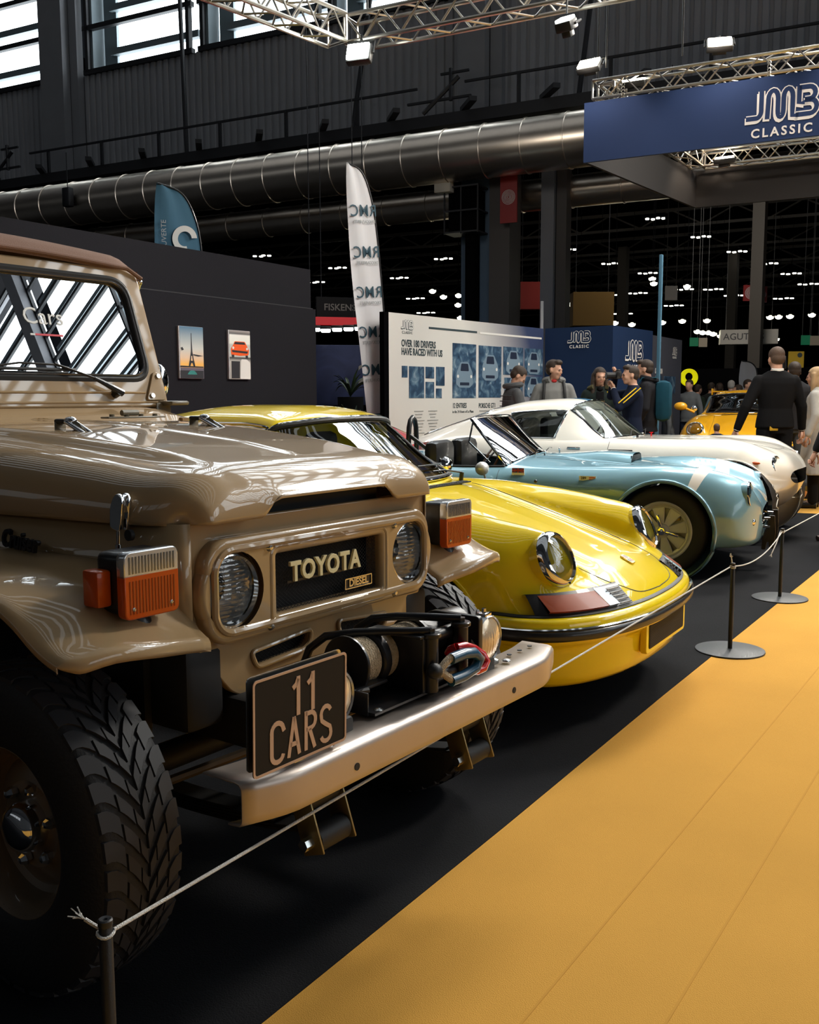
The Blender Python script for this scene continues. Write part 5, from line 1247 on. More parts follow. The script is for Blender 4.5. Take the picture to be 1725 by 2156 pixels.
m = MB(); m.T = sideT(-.57, .585) @ FYn(0, -.006, 0); m.box((.035, .005, 0), (.045, .008, .001)); m.box((.035, -.008, 0), (.045, .008, .001)); m.build('badge_flag', mat('flag_red'), nb, smooth=False)
for x, t, s in ((-1.05, .12, -1), (-1.05, .12, 1), (.16, .08, -1)):
    p = SCc(x, t, s); m = MB(); m.cyl(p, p + V((0, 0, .03)), .006, n=8); m.sph(p + V((0, 0, .03)), .012, 10, 6); m.build('bonnet_pin', M_chrome, CB)
m = MB(); m.tube([(-1.12, .05, .875), (-1.14, .25, .90), (-1.17, .42, .885)], .005, 6); m.tube([(-1.10, -.35, .86), (-1.14, -.15, .90), (-1.16, .0, .89)], .005, 6); m.build('wiper', M_chrome, CB)
# wheels: pin drive magnesium
M_mag = mat('magnesium_wheel', (.62, .62, .60), .42, metal=.25, coat=.3)
def magwheel(t, r, w, s):
    f = s * w * .46
    m = MB(); m.lathe([(r + .004, f * 1.02), (r - .004, f * 1.07), (r - .016, f * 1.0), (r - .022, f * .75), (r - .03, f * .6), (r - .045, f * .55), (r - .05, f * .35), (r - .04, 0), (r - .03, -f)], (0, 0, 0), (0, 1, 0), 64); m.lathe([(0, f * .95), (.03, f * .95), (.05, f * .85), (.055, f * .6), (.07, f * .5)], (0, 0, 0), (0, 1, 0), 28); m.build('rim', M_mag, t)
    m = MB(); q = FYn(0, f * .45, 0)
    for k in range(8):
        a = 2 * pi * k / 8 + .2; m.shape([rpoly([(-.018, .045), (-.043, r - .046), (.043, r - .046), (.018, .045)], .004)], .012, T=q @ Matrix.Rotation(a, 4, 'Z'), bev=.004)
    for k in range(8):
        a = 2 * pi * k / 8 + .2
        for e in (-1, 1): m.cyl(q @ (Matrix.Rotation(a, 4, 'Z') @ V((e * .018, .05, .014))), q @ (Matrix.Rotation(a, 4, 'Z') @ V((e * .040, r - .05, .014))), .004, n=6)
    m.build('spokes', M_mag, t)
    m = MB(); m.lathe([(.034, f * .85), (.034, f * 1.05), (.026, f * 1.25), (0, f * 1.3)], (0, 0, 0), (0, 1, 0), 24)
    for k in range(3):
        a = 2 * pi * k / 3 - .25; m.box((0, 0, 0), (.10, .012, .022), .004, T=Tr(.075 * cos(a), f * 1.0, .075 * sin(a)) @ Ry(-a))
    m.build('knock_off_spinner', M_chrome, t)
    m = MB(); m.cyl((0, f * .1, 0), (0, f * .0, 0), r * .78, n=36); m.build('brake_disc', mat('brake_steel'), t)
    m = MB(); m.box((.08, f * .2, .10), (.09, .03, .05), .01); m.build('brake_caliper', mat('yellow_caliper', (.5, .36, .03), .4), t)
for x in (-.005, -2.27):
    for s in (-1, 1):
        t = wheel(CB, 'wheel', None, (x, s * .665, .343), .343, .205, .218, s, None, blocks=False); magwheel(t, .218, .2, s)

# ------------------------------------------------------------------ classic coupes (white one and a red one)
SFE = [
 sC(.655, (0, .66), (.15, .66), (.27, .655), (.34, .645), (.38, .625), (.40, .60), (.38, .575), (.34, .555), (.25, .535), (0, .53)),
 sC(.62, (0, .72), (.2, .72), (.36, .718), (.48, .715), (.57, .70), (.64, .67), (.68, .63), (.68, .57), (.5, .48), (0, .45)),
 sC(.55, (0, .79), (.2, .788), (.36, .785), (.48, .79), (.58, .785), (.69, .75), (.75, .68), (.76, .59), (.62, .43), (0, .36)),
 sC(.4, (0, .85), (.2, .846), (.36, .84), (.48, .855), (.60, .86), (.71, .82), (.78, .73), (.79, .60), (.72, .38), (0, .28)),
 sC(.2, (0, .895), (.2, .89), (.36, .88), (.49, .905), (.61, .91), (.72, .87), (.79, .77), (.81, .60), (.77, .34), (0, .25)),
 sC(-.1, (0, .925), (.2, .92), (.36, .91), (.49, .935), (.61, .94), (.72, .895), (.79, .79), (.81, .60), (.78, .30), (0, .25)),
 sC(-.6, (0, .945), (.2, .94), (.38, .93), (.50, .935), (.62, .925), (.72, .88), (.78, .77), (.79, .58), (.76, .28), (0, .25)),
 sC(-1.1, (0, .935), (.2, .93), (.40, .93), (.54, .93), (.66, .92), (.73, .87), (.775, .76), (.785, .57), (.76, .27), (0, .25)),
 sC(-2.0, (0, .93), (.2, .93), (.40, .93), (.54, .93), (.66, .92), (.735, .87), (.78, .76), (.79, .57), (.76, .27), (0, .25)),
 sC(-2.6, (0, .94), (.2, .94), (.40, .94), (.52, .945), (.64, .94), (.74, .90), (.81, .79), (.825, .6), (.79, .3), (0, .25)),
 sC(-3.2, (0, .90), (.2, .90), (.38, .90), (.50, .90), (.61, .89), (.70, .85), (.77, .76), (.79, .6), (.75, .33), (0, .28)),
 sC(-3.6, (0, .82), (.2, .82), (.34, .81), (.44, .80), (.53, .78), (.61, .74), (.67, .68), (.69, .58), (.62, .4), (0, .35)),
 sC(-3.75, (0, .68), (.2, .68), (.3, .67), (.4, .66), (.47, .65), (.53, .62), (.57, .59), (.58, .55), (.5, .48), (0, .46))]
GFE = [sC(-1.08, (0, .925), (.2, .923), (.4, .918), (.55, .912), (.66, .905), (.69, .90)),
 sC(-1.25, (0, 1.07), (.2, 1.065), (.38, 1.05), (.52, 1.02), (.64, .96), (.695, .90)),
 sC(-1.42, (0, 1.215), (.2, 1.21), (.36, 1.19), (.48, 1.15), (.62, 1.01), (.70, .90)),
 sC(-1.56, (0, 1.30), (.2, 1.293), (.35, 1.27), (.46, 1.225), (.60, 1.05), (.70, .90)),
 sC(-1.8, (0, 1.325), (.2, 1.317), (.35, 1.29), (.46, 1.24), (.60, 1.06), (.705, .90)),
 sC(-2.2, (0, 1.305), (.2, 1.297), (.35, 1.27), (.46, 1.22), (.60, 1.05), (.705, .90)),
 sC(-2.6, (0, 1.225), (.2, 1.215), (.35, 1.19), (.45, 1.14), (.58, 1.02), (.70, .90)),
 sC(-3.1, (0, 1.07), (.2, 1.06), (.33, 1.04), (.43, 1.01), (.55, .95), (.68, .87)),
 sC(-3.6, (0, .885), (.2, .88), (.30, .87), (.38, .86), (.46, .84), (.54, .80))]
def planF(x0, y, z):
    k = ease((x0 + .1) / .76); q = .1 + .40 * max(0., 1 - min(1., y / .80) ** 2.4) ** (1 / 2.4); kr = ease((-3.0 - x0) / .75)
    return x0 - k * (.655 - q) * .95 + kr * .3 * (y / .7) ** 2
def planFG(x0, y, z):
    k = ease((x0 + 1.75) / .25); return x0 - k * .20 * (y / .66) ** 2
def coupe(root, paint, stripe, white=True, low=False):
    q = .5 if low else 1.
    xs = [.655, .65, .64] + lin(.62, -.6, int(70 * q)) + lin(-.65, -3.75, int(70 * q)); ts = [0, .06] + lin(.075, 1, int(70 * q))
    Sx, Gx, rims = carbody(root, SFE, xs, ts, planF, lambda x, t, s: 'centre_stripe' if (stripe and t < .07 and x < -2.6) else 'body_shell', [(0., .36, .405, .55), (-2.42, .36, .38, .55)])
    Gx['body_shell'].build('body_shell', paint, root, sharp=70)
    if stripe: Gx['centre_stripe'].build('centre_stripe', stripe, root, sharp=70)
    arch_lip(rims, root, paint, .007)
    def pf(x, t, s):
        if -1.54 < x < -1.10 and t < .625: return 'windscreen'
        if -2.30 < x < -1.60 and .66 < t < .95: return 'side_window%d' % s
        if -3.45 < x < -2.62 and t < .50: return 'rear_window'
        return 'roof_stripe' if (stripe and t < .16) else 'roof'
    xg = [-1.08, -1.10] + lin(-1.12, -1.52, 16) + [-1.54, -1.56, -1.58, -1.60] + lin(-1.63, -2.27, 18) + [-2.30] + lin(-2.35, -2.58, 6) + [-2.62] + lin(-2.66, -3.42, 14) + [-3.45, -3.52, -3.6]
    tg = [0, .05, .09] + lin(.11, .50, 16) + [.53, .57, .60, .625, .64, .66] + lin(.68, .93, 10) + [.95, .975, 1.]
    Sg, Gg, _ = carbody(root, GFE, xg, tg, planFG, pf)
    Gg['roof'].build('roof', paint, root, sharp=60)
    if stripe: Gg['roof_stripe'].build('roof_stripe', stripe, root, sharp=60)
    for n in ('windscreen', 'side_window1', 'side_window-1', 'rear_window'): Gg[n].build(n.rstrip('-1'), M_clearglass if n != 'rear_window' else M_tint, root, sharp=80)
    ring_on(Sg, -1.10, -1.55, .632, .010, root, 'windscreen_trim', M_chrome)
    ring_on(Sg, -2.62, -3.45, .50, .008, root, 'rear_window_trim', M_chrome)
    for s in (-1, 1):
        L = [Sg(x, .655, s) for x in lin(-1.60, -2.30, 16)] + [Sg(-2.30, t, s) for t in lin(.655, .95, 8)][1:] + [Sg(x, .95, s) for x in lin(-2.30, -1.60, 16)][1:] + [Sg(-1.60, t, s) for t in lin(.95, .655, 8)][1:-1]
        m = MB(); m.tube(L, .009, 8, True); m.build('window_frame', M_chrome, root)
        m = MB(); L = [Sx(-1.15, t, s) for t in lin(.50, .86, 12)] + [Sx(x, .86, s) for x in lin(-1.2, -2.1, 10)] + [Sx(-2.1, t, s) for t in lin(.86, .50, 12)]; m.tube(L, .0025, 6); m.build('door_seam', M_seam, root)
        m = MB(); m.sph(Sx(.53, .60, s), (.045, .014, .014), 14, 8); m.build('indicator', M_amber, root)
        n_ = V((1, s * .2, .2)).normalized(); headlamp(root, (.37, s * .53, .71), .085, n_, 'headlamp', ribs=False)
        m = MB(); m.lathe([(.09, -.1), (.096, -.02), (.09, .0)], (.37, s * .53, .71), n_, 32); m.build('headlamp_collar', paint, root)
        p = Sx(-1.5, .60, s); m = MB(); m.box(p, (.14, .02, .025), .008); m.build('door_handle', M_chrome, root)
        line_on(Sx, [(-1.0, .2), (-.5, .2), (0, .19), (.3, .15), (.42, .08), (.43, 0)], .002, root, 'bonnet_seam', M_seam, s)
    m = MB(); m.shape([rpoly([(.36, .60), (.30, .65), (-.30, .65), (-.36, .60), (-.30, .54), (.30, .54)], .05, 6)], .004, T=FX(.34, 0, 0)); m.build('mouth_grille', M_blkm, root)
    m = MB(); m.box((-1.75, 0, .5), (1.4, 1.2, .1)); m.box((-1.35, 0, .82), (.25, 1.2, .14), .04); m.build('dashboard', M_blkm, root)
    for y in (-.32, .32):
        m = MB(); m.box((-1.95, y, .60), (.45, .44, .14), .05); m.box((-2.2, y, .88), (.12, .44, .48), .05); m.build('seat', mat('black_leather'), root)
    m = MB(); m.lathe([(.18, -.01), (.19, 0), (.18, .01), (.17, 0), (.18, -.01)], (-1.62, .32, .93), (-.9, 0, .45), 28); m.build('steering_wheel', M_blk, root)
    m = MB(); m.tube([(-1.06, .1, .95), (-1.12, .3, 1.0), (-1.2, .48, .98)], .005, 6); m.tube([(-1.06, -.35, .95), (-1.12, -.15, 1.0), (-1.15, .0, .99)], .005, 6); m.cyl((-1.04, -.2, .93), (-1.04, -.2, .97), .012, n=8); m.build('wiper', M_blk, root)
    for x in (0., -2.42):
        for s in (-1, 1):
            t = wheel(root, 'wheel', None, (x, s * .66, .335), .335, .17, .2, s, None, blocks=False); alloy(t, .2, s, .16, 12)
    return Sx
M_whitep = mat('ivory_car_paint', (.92, .89, .81), .3, coat=1., spec=.2, var=.02, vs=3.)
FC = thing('classic_coupe', 'ivory white classic coupe with a pale blue roof stripe, beyond the blue roadster', 'car', (-2.4, 9.75, 0), 1.5)
SxF = coupe(FC, M_whitep, mat('blue_stripe_paint', (.07, .28, .50), .3, coat=1.))
m = MB(); p = SxF(-.95, .03, -1); m.cyl(p, p + V((0, 0, .035)), .008, n=8); m.cyl(p + V((0, 0, .035)), p + V((0, 0, .042)), .02, n=10); m.build('bonnet_cap', mat('red_shackle'), FC)
m = MB(); p = SxF(-1.02, .62, -1); m.box(p + V((0, -.004, 0)), (.24, .008, .03), .003); m.build('side_vent', M_blk, FC)
M_redp = mat('red_car_paint', (.55, .012, .015), .28, coat=1.)
RC = thing('classic_coupe', 'red low coupe mostly hidden behind the roof of the yellow one', 'car', (-7.1, 7.15, 0), -90)
coupe(RC, M_redp, None, low=True); RC.scale = (1, 1, .872)
# podium and orange racing coupe far behind, a copy of the yellow shell with its own wing
M_org = mat('orange_yellow_paint', (.80, .40, .012), .28, coat=1.)
def clone(root, label, loc, rz, swap, skip=(), group=None):
    r = root.copy(); COL.objects.link(r); r.location = loc; r.rotation_euler = (0, 0, math.radians(rz)); r['label'] = label
    if group: r['group'] = group
    def rec(o, par):
        for ch in [c for c in bpy.data.objects if c.parent == o]:
            if ch.name.split('.')[0] in skip: continue
            c = ch.copy(); COL.objects.link(c); c.parent = par
            if c.data and any(ms.name in swap for ms in c.data.materials):
                c.data = c.data.copy()
                for i, ms in enumerate(c.data.materials):
                    if ms.name in swap: c.data.materials[i] = swap[ms.name]
            rec(ch, c)
    rec(root, r); return r
OC = clone(PC, 'orange yellow racing coupe with rear wing, in the distance behind the man in black', (-3.95, 15.35, .16), -82, {'yellow_car_paint': M_org}, ('number_plate', 'indicator', 'bonnet_badge', 'aerial_base', 'plate_plinth'))
OC.scale = (1.04, 1.12, 1.0); OC['category'] = 'car'; OC.name = 'racing_coupe'
m = MB(); m.box((-3.3, 0, 1.27), (.30, 1.5, .03), .012)
for y in (-.75, .75): m.box((-3.3, y, 1.27), (.36, .02, .12), .008)
for y in (-.35, .35): m.box((-3.35, y, 1.05), (.06, .02, .42), .005)
m.build('rear_wing', M_org, OC)
for s in (-1, 1):
    m = MB(); m.sph((-.98, s * .92, 1.02), (.07, .10, .07), 14, 10); m.cyl((-1.0, s * .72, .92), (-.98, s * .88, 1.0), .02, n=8); m.build('door_mirror', M_org, OC)
    m = MB(); m.sph((.16, s * .60, .52), (.03, .12, .045), 14, 8); m.build('indicator', mat('smoked_amber', (.12, .03, .01), .2, coat=1.), OC)
m = MB(); m.box((-3.95, 17.3, .08), (3.3, 5.6, .16), .01, T=None); tag(m.build('podium', mat('black_podium', (.012, .012, .013), .5)), 'low black podium under the orange racing coupe', 'podium')
# ================================================================== STAND WALLS, PICTURES, FLAGS, ROPE BARRIER
def ramp(name, stops, axis='Z', a=0., b=1., rough=.5, noise=None):
    """printed picture: colour ramp along an object axis (a..b), or over noise"""
    if name in MATS: return MATS[name]
    m = bpy.data.materials.new(name); m.use_nodes = True; nt = m.node_tree; bs = nt.nodes['Principled BSDF']; bs.inputs['Roughness'].default_value = rough; bs.inputs['Specular IOR Level'].default_value = .3
    tcn = nd(nt, 'ShaderNodeTexCoord'); cr = nd(nt, 'ShaderNodeValToRGB'); L = nt.links.new
    if noise:
        n = nd(nt, 'ShaderNodeTexNoise', Scale=noise, Detail=5., Distortion=.8); L(tcn.outputs['Object'], n.inputs['Vector']); L(n.outputs['Fac'], cr.inputs[0])
    else:
        sp = nd(nt, 'ShaderNodeSeparateXYZ'); mr = nd(nt, 'ShaderNodeMapRange'); mr.inputs[1].default_value = a; mr.inputs[2].default_value = b
        L(tcn.outputs['Object'], sp.inputs[0]); L(sp.outputs['XYZ'.index(axis)], mr.inputs[0]); L(mr.outputs[0], cr.inputs[0])
    e = cr.color_ramp.elements
    while len(e) < len(stops): e.new(.5)
    for q, (p, c) in zip(e, stops): q.position = p; q.color = (*c, 1)
    L(cr.outputs[0], bs.inputs['Base Color']); MATS[name] = m; return m
# dark stand wall with two pictures
M_wallf = mat('charcoal_wall_fabric', (.0125, .0122, .0155), .9, spec=.15, var=.12, vs=.7, bump=.2, bs=200.)
dw = thing('partition_wall', 'tall charcoal fabric partition wall behind the beige and yellow cars', 'partition wall', (-8.2, 0, 0))
m = MB(); m.box((-.06, 4.55, 1.25), (.12, 11.6, 2.50), .0); m.build('lower_panel', M_wallf, dw, smooth=False)
m = MB(); m.box((-.075, 4.51, 2.755), (.12, 11.52, .51), .0); m.build('upper_panel', M_wallf, dw, smooth=False)
m = MB(); m.box((-.012, 4.52, 2.505), (.02, 11.55, .012), .0); m.build('panel_seam', mat('seam_light', (.022, .022, .026), .8), dw, smooth=False)
def picture(lab, y, z, w, h, bg, shapes):
    T = FX(-8.2 + .03, y, z); t = thing('picture', lab, 'picture')
    m = MB(); m.T = T @ Tr(0, 0, -.014); m.box((0, 0, 0), (w, h, .028), .002); m.build('canvas_edge', mat('print_edge', (.6, .6, .62), .5), t, smooth=False)
    m = MB(); m.T = T; m.box((.006, 0, .002), (w - .012, h - .004, .004)); pr = m.build('print', bg, t, smooth=False)
    zz = .0046
    for nm, mt, L in shapes:
        zz += .0006; m = MB(); m.T = T @ Tr(0, 0, zz)
        for l in L: m.shape([l], .0002)
        m.build(nm, mt, pr, smooth=False)
E1 = ramp('sunset_print', [(0, (.16, .14, .17)), (.20, (.12, .10, .13)), (.215, (.80, .42, .13)), (.27, (.85, .45, .10)), (.40, (.70, .50, .35)), (.58, (.55, .56, .52)), (1, (.07, .17, .27))], 'Z', 1.56, 2.14)
dk = mat('print_dark', (.02, .02, .025), .5)
tower = [[(-.052, -.155), (-.028, -.155), (-.008, -.115), (.008, -.115), (.028, -.155), (.052, -.155), (.036, -.09), (-.036, -.09)], [(-.034, -.09), (-.016, -.09), (-.008, -.035), (.008, -.035), (.016, -.09), (.034, -.09), (.012, .01), (.006, .12), (.003, .22), (-.003, .22), (-.006, .12), (-.012, .01)]]
picture('upright print of an iron lattice tower at sunset, left of the two pictures', 8.04, 1.848, .375, .585, E1, [('dark_foreground', dk, [[(-.18, -.29), (.18, -.29), (.18, -.20), (-.18, -.20)], [(-.18, -.165), (.18, -.165), (.18, -.152), (-.18, -.148)]]), ('tower', dk, tower), ('branches', dk, [[(-.17, .05), (-.14, .06), (-.12, .03), (-.15, .02)], [(.02, -.015), (.18, -.03), (.1, -.04), (.03, -.028)]]), ('small_green_car', mat('print_teal', (.03, .20, .18), .5), [rpoly([(-.075, -.245), (-.05, -.215), (-.02, -.20), (.03, -.20), (.06, -.22), (.08, -.245)], .01)])])
E2 = ramp('motion_print', [(0, (.35, .33, .30)), (.36, (.5, .48, .44)), (.44, (.03, .03, .03)), (.47, (.55, .56, .52)), (.70, (.5, .52, .48)), (.74, (.75, .78, .70)), (.90, (.8, .8, .75)), (.93, (.10, .10, .10)), (1., (.4, .36, .34))], 'Z', 1.56, 2.14)
orr = mat('print_orange', (.80, .10, .01), .5)
picture('upright print of an orange sports car, right of the two pictures', 8.835, 1.85, .372, .58, E2, [('dark_ground', dk, [[(-.15, -.28), (-.01, -.28), (0., -.075), (-.15, -.075)]]), ('white_shape', mat('print_white', (.72, .70, .66), .5), [rpoly([(.0, -.285), (.18, -.285), (.18, -.09), (.12, -.05), (.02, -.05)], .02)]), ('orange_car', orr, [rpoly([(-.15, .0), (-.155, .07), (-.11, .12), (-.09, .16), (.09, .16), (.12, .12), (.16, .06), (.15, .0), (.0, -.01)], .015)]), ('car_glass', dk, [rpoly([(-.10, .125), (-.08, .152), (.08, .152), (.10, .125)], .006), rpoly([(-.14, .055), (.14, .045), (.13, .02), (-.13, .03)], .006), [(-.14, .0), (-.10, .0), (-.10, -.03), (-.14, -.03)], [(.10, -.005), (.14, -.005), (.14, -.035), (.10, -.035)]]), ('car_lamps', mat('print_white'), [circ(.016, 12, -.115, .082), circ(.016, 12, .125, .075)])])

# printed exhibition wall (white) and navy box
def wallframe(A, Bp):
    A = V((*A, 0)); Bp = V((*Bp, 0)); d = (Bp - A).normalized(); n = V((d.y, -d.x, 0))
    return Matrix(((d.x, 0, n.x, A.x), (d.y, 0, n.y, A.y), (0, 1, 0, 0), (0, 0, 0, 1))), (Bp - A).length
WT_, WL = wallframe((-7.62, 11.22), (-7.27, 15.42))
m_pan = bpy.data.materials.new('printed_panel'); m_pan.use_nodes = True; nt = m_pan.node_tree; bs = nt.nodes['Principled BSDF']; bs.inputs['Roughness'].default_value = .7
tcn = nd(nt, 'ShaderNodeTexCoord'); sp = nd(nt, 'ShaderNodeSeparateXYZ'); ma = nd(nt, 'ShaderNodeMath', operation='MULTIPLY_ADD'); ma.inputs[1].default_value = .55; mr = nd(nt, 'ShaderNodeMapRange'); mr.inputs[1].default_value = 14.35; mr.inputs[2].default_value = 16.2
cr = nd(nt, 'ShaderNodeValToRGB'); cr.color_ramp.elements[0].color = (.62, .60, .57, 1); cr.color_ramp.elements[1].color = (.02, .035, .10, 1)
Lk = nt.links.new; Lk(tcn.outputs['Object'], sp.inputs[0]); Lk(sp.outputs[2], ma.inputs[0]); Lk(sp.outputs[1], ma.inputs[2]); Lk(ma.outputs[0], mr.inputs[0]); Lk(mr.outputs[0], cr.inputs[0]); Lk(cr.outputs[0], bs.inputs['Base Color'])
pw = thing('display_wall', 'white printed display wall with a heading and blue photographs', 'display wall')
m = MB(); m.T = WT_; m.box((WL / 2, 1.25, -.03), (WL, 2.5, .06)); m.build('printed_panel', m_pan, pw, smooth=False)
m = MB(); m.T = WT_; m.box((-.06, 1.25, -.03), (.1, 2.5, .08)); m.build('end_post', M_black, pw, smooth=False)
M_ink = mat('print_ink', (.035, .055, .065), .6); M_pale = mat('print_pale', (.66, .65, .63), .6)
m = MB(); m.T = WT_; m.box((1.55, 2.337, .002), (1.25, .03, .003)); m.build('dark_rule', M_ink, pw, smooth=False)
m = MB(); m.T = WT_; m.box((3.2, 2.331, .002), (1.9, .03, .003)); m.build('pale_rule', M_pale, pw, smooth=False)
jmb_logo(WT_ @ Tr(.41, 2.35, .002), .27, M_ink, M_pale, pw, .001)
def words(txt, u, z, size, par, mt, T=WT_, bold=.0, sx=1., al='LEFT', nm='wording', sp=1.):
    m = MB(); m.T = T; m.text(txt, size, .0012, T=Tr(u, z, .003), bold=bold, align=al, sx=sx, sp=sp); return m.build(nm, mt, par, smooth=False)
words('OVER 180 DRIVERS', .28, 2.09, .135, pw, M_ink, bold=.004, sx=.72)
words('HAVE RACED WITH US', .28, 1.975, .135, pw, M_ink, bold=.004, sx=.70)
words('12 ENTRIES', 1.52, 1.21, .105, pw, M_ink, bold=.002, sx=.72); words('in the 24 Hours of Le Mans', 1.52, 1.12, .06, pw, M_ink, sx=.85)
words('PORSCHE GT1', 2.23, 1.205, .105, pw, M_ink, bold=.002, sx=.72)
M_faint = mat('faint_print', (.30, .30, .29), .6)
for u0 in (.68, 1.02):
    m = MB(); m.T = WT_
    for i in range(8): m.box((u0, 1.14 - i * .045, .003), (.12 + .05 * ((i * 7 + int(u0 * 10)) % 4), .014, .002))
    m.build('small_print', M_faint, pw, smooth=False)
m = MB(); m.T = WT_; m.box((2.5, 1.125, .003), (.5, .02, .002)); m.build('small_print', M_faint, pw, smooth=False)
PH = [(.288, .417, 1.617, 1.78), (.451, .808, 1.329, 1.777), (.843, 1.051, 1.612, 1.779), (1.099, 1.314, 1.511, 1.785), (.842, 1.051, 1.329, 1.562), (1.099, 1.242, 1.329, 1.468), (1.519, 2.15, 1.327, 2.147), (2.222, 2.877, 1.333, 2.14), (2.936, 3.548, 1.701, 2.15), (3.599, 4.19, 1.712, 2.148), (3.609, 4.17, 1.348, 1.679), (2.973, 3.54, 1.324, 1.654)]
M_ph = ramp('blue_duotone_print', [(.25, (.006, .014, .035)), (.48, (.03, .07, .13)), (.62, (.10, .17, .24)), (.8, (.45, .52, .56))], noise=7.)
for i, (a, b, c, d) in enumerate(PH):
    m = MB(); m.T = WT_; m.box(((a + b) / 2, (c + d) / 2, .003), (b - a, d - c, .004)); ph = m.build('photograph', M_ph, pw, smooth=False)
    if b - a > .5:
        cx, cz = (a + b) / 2, c + (d - c) * (.55 if i == 7 else .4); s = (b - a) * .36
        m = MB(); m.T = WT_ @ Tr(cx, cz, .006); m.shape([rpoly([(-s, -.5 * s), (-.95 * s, .25 * s), (-.45 * s, .95 * s), (.45 * s, .95 * s), (.95 * s, .25 * s), (s, -.5 * s), (.6 * s, -.75 * s), (-.6 * s, -.75 * s)], .1 * s)], .0006); cc = m.build('pictured_car', mat('duotone_mid', (.16, .23, .30), .6), ph, smooth=False)
        m = MB(); m.T = WT_ @ Tr(cx, cz, .0075); m.shape([rpoly([(-.5 * s, .35 * s), (-.4 * s, .85 * s), (.4 * s, .85 * s), (.5 * s, .35 * s)], .1 * s)], .0004); m.shape([rr(1.1 * s, .2 * s, .05 * s, 3, 0, -.5 * s)], .0004); m.build('pictured_glass', mat('duotone_dark', (.008, .016, .04), .6), ph, smooth=False)
        m = MB(); m.T = WT_ @ Tr(cx, cz, .0075); m.shape([circ(.11 * s, 12, -.78 * s, .0)], .0004); m.shape([circ(.11 * s, 12, .78 * s, .0)], .0004); m.build('pictured_lamps', M_pale, ph, smooth=False)
nb_ = thing('display_box', 'navy blue display box with white outlined logos on two sides', 'display box')
M_navyw = mat('navy_wall', (.010, .026, .075), .7, spec=.2)
m = MB(); m.poly([(-7.24, 15.42, 0), (-6.0, 15.37, 0), (-5.93, 17.1, 0), (-7.2, 17.1, 0)], (0, 0, 2.5)); m.build('box_body', M_navyw, nb_, smooth=False)
Ta, La = wallframe((-7.27, 15.42), (-6.0, 15.37)); Tb, Lb = wallframe((-6.0, 15.37), (-5.93, 17.1)); Tc_, Lc = wallframe((-5.93, 17.1), (-6.0, 19.))
jmb_logo(Ta @ Tr(.665, 2.335, .012), .40, M_logow, M_navyw, nb_, .002); jmb_logo(Tb @ Tr(.87, 2.12, .012), .72, M_logow, M_navyw, nb_, .002)
gw = thing('display_wall', 'grey printed display wall right of the navy blue box', 'display wall')
m = MB(); m.T = Tc_; m.box((Lc / 2, 1.22, -.03), (Lc, 2.42, .06)); m.build('printed_panel', mat('slate_wall', (.045, .05, .07), .7), gw, smooth=False)
jmb_logo(Tc_ @ Tr(1.4, 2.2, .004), .3, M_pale, mat('slate_wall'), gw, .001)
words('IS A PASSION', .18, 1.80, .13, gw, M_pale, Tc_, sx=.6, bold=.003)
for a, b, c, d in ((.2, .6, 1.4, 1.72), (.75, 1.5, 1.4, 1.72), (.6, 1.3, 1.0, 1.3)):
    m = MB(); m.T = Tc_; m.box(((a + b) / 2, (c + d) / 2, .003), (b - a, d - c, .004)); m.build('photograph', M_ph, gw, smooth=False)
# feather flags
def feather(lab, base, ztop, zbot, w, rz, mt, mt2, word, sub, letters, ztr, up=False):
    t = thing('feather_flag', lab, 'flag', base, rz)
    m = MB(); pole = [(w * .55, 0, 0), (w * .55, 0, ztop * .55), (w * .52, 0, ztop * .75)]
    edgeR = [(w * .55, zbot), (w * .55, zbot + (ztop - zbot) * .5), (w * .50, zbot + (ztop - zbot) * .75), (w * .38, zbot + (ztop - zbot) * .88), (w * .12, zbot + (ztop - zbot) * .97), (-w * .35, ztop)]
    edgeL = [(-w * .26, zbot), (-w * .45, zbot + (ztop - zbot) * .5), (-w * .43, zbot + (ztop - zbot) * .8), (-w * .40, zbot + (ztop - zbot) * .93), (-w * .36, ztop - .012), (-w * .35, ztop)]
    R = spl(edgeR, 30); Lf = spl(edgeL, 30); P = []; P2_ = []
    for (a, b), (c, d) in zip(R, Lf):
        row = [(lerp(c, a, u), .018 * sin(u * 9 + b * 2.2) * (1 - u), lerp(d, b, u)) for u in lin(0, 1, 9)]
        (P if (b + d) / 2 > ztr else P2_).append(row)
    if P2_: P = [P2_[-1]] + P
    m.grid(P); f = m.build('banner_cloth', mt, t)
    if P2_: m = MB(); m.grid(P2_); m.build('banner_foot', mt2, t)
    m = MB(); m.tube([(w * .57, 0, 0)] + [(a + .008, 0, b) for a, b in R], .013, 8); m.build('pole', M_blk, t)
    m = MB(); m.box((w * .5, 0, .02), (.45, .45, .04), .01); m.build('foot_plate', M_blk, t)
    for z in letters:
        m = MB(); m.T = Matrix(((-1, 0, 0, .035), (0, 0, -1, -.025), (0, 1, 0, z), (0, 0, 0, 1))); m.text(word, .30 * w / .6, .002, bold=.001 * w / .6, sx=.84, sp=1.1); m.build('banner_lettering', mat('petrol_ink', (.012, .055, .085), .6) if not up else M_pale, f, smooth=False)
        m = MB(); m.T = Matrix(((-1, 0, 0, .04), (0, 0, -1, -.025), (0, 1, 0, z - .19 * w / .6), (0, 0, 0, 1))); m.text(sub, .085 * w / .6, .002, sx=.85); m.build('banner_subtitle', mat('grey_ink', (.30, .33, .34), .6) if not up else M_pale, f, smooth=False)
    return t
FW = math.degrees(math.atan2(1, .25))
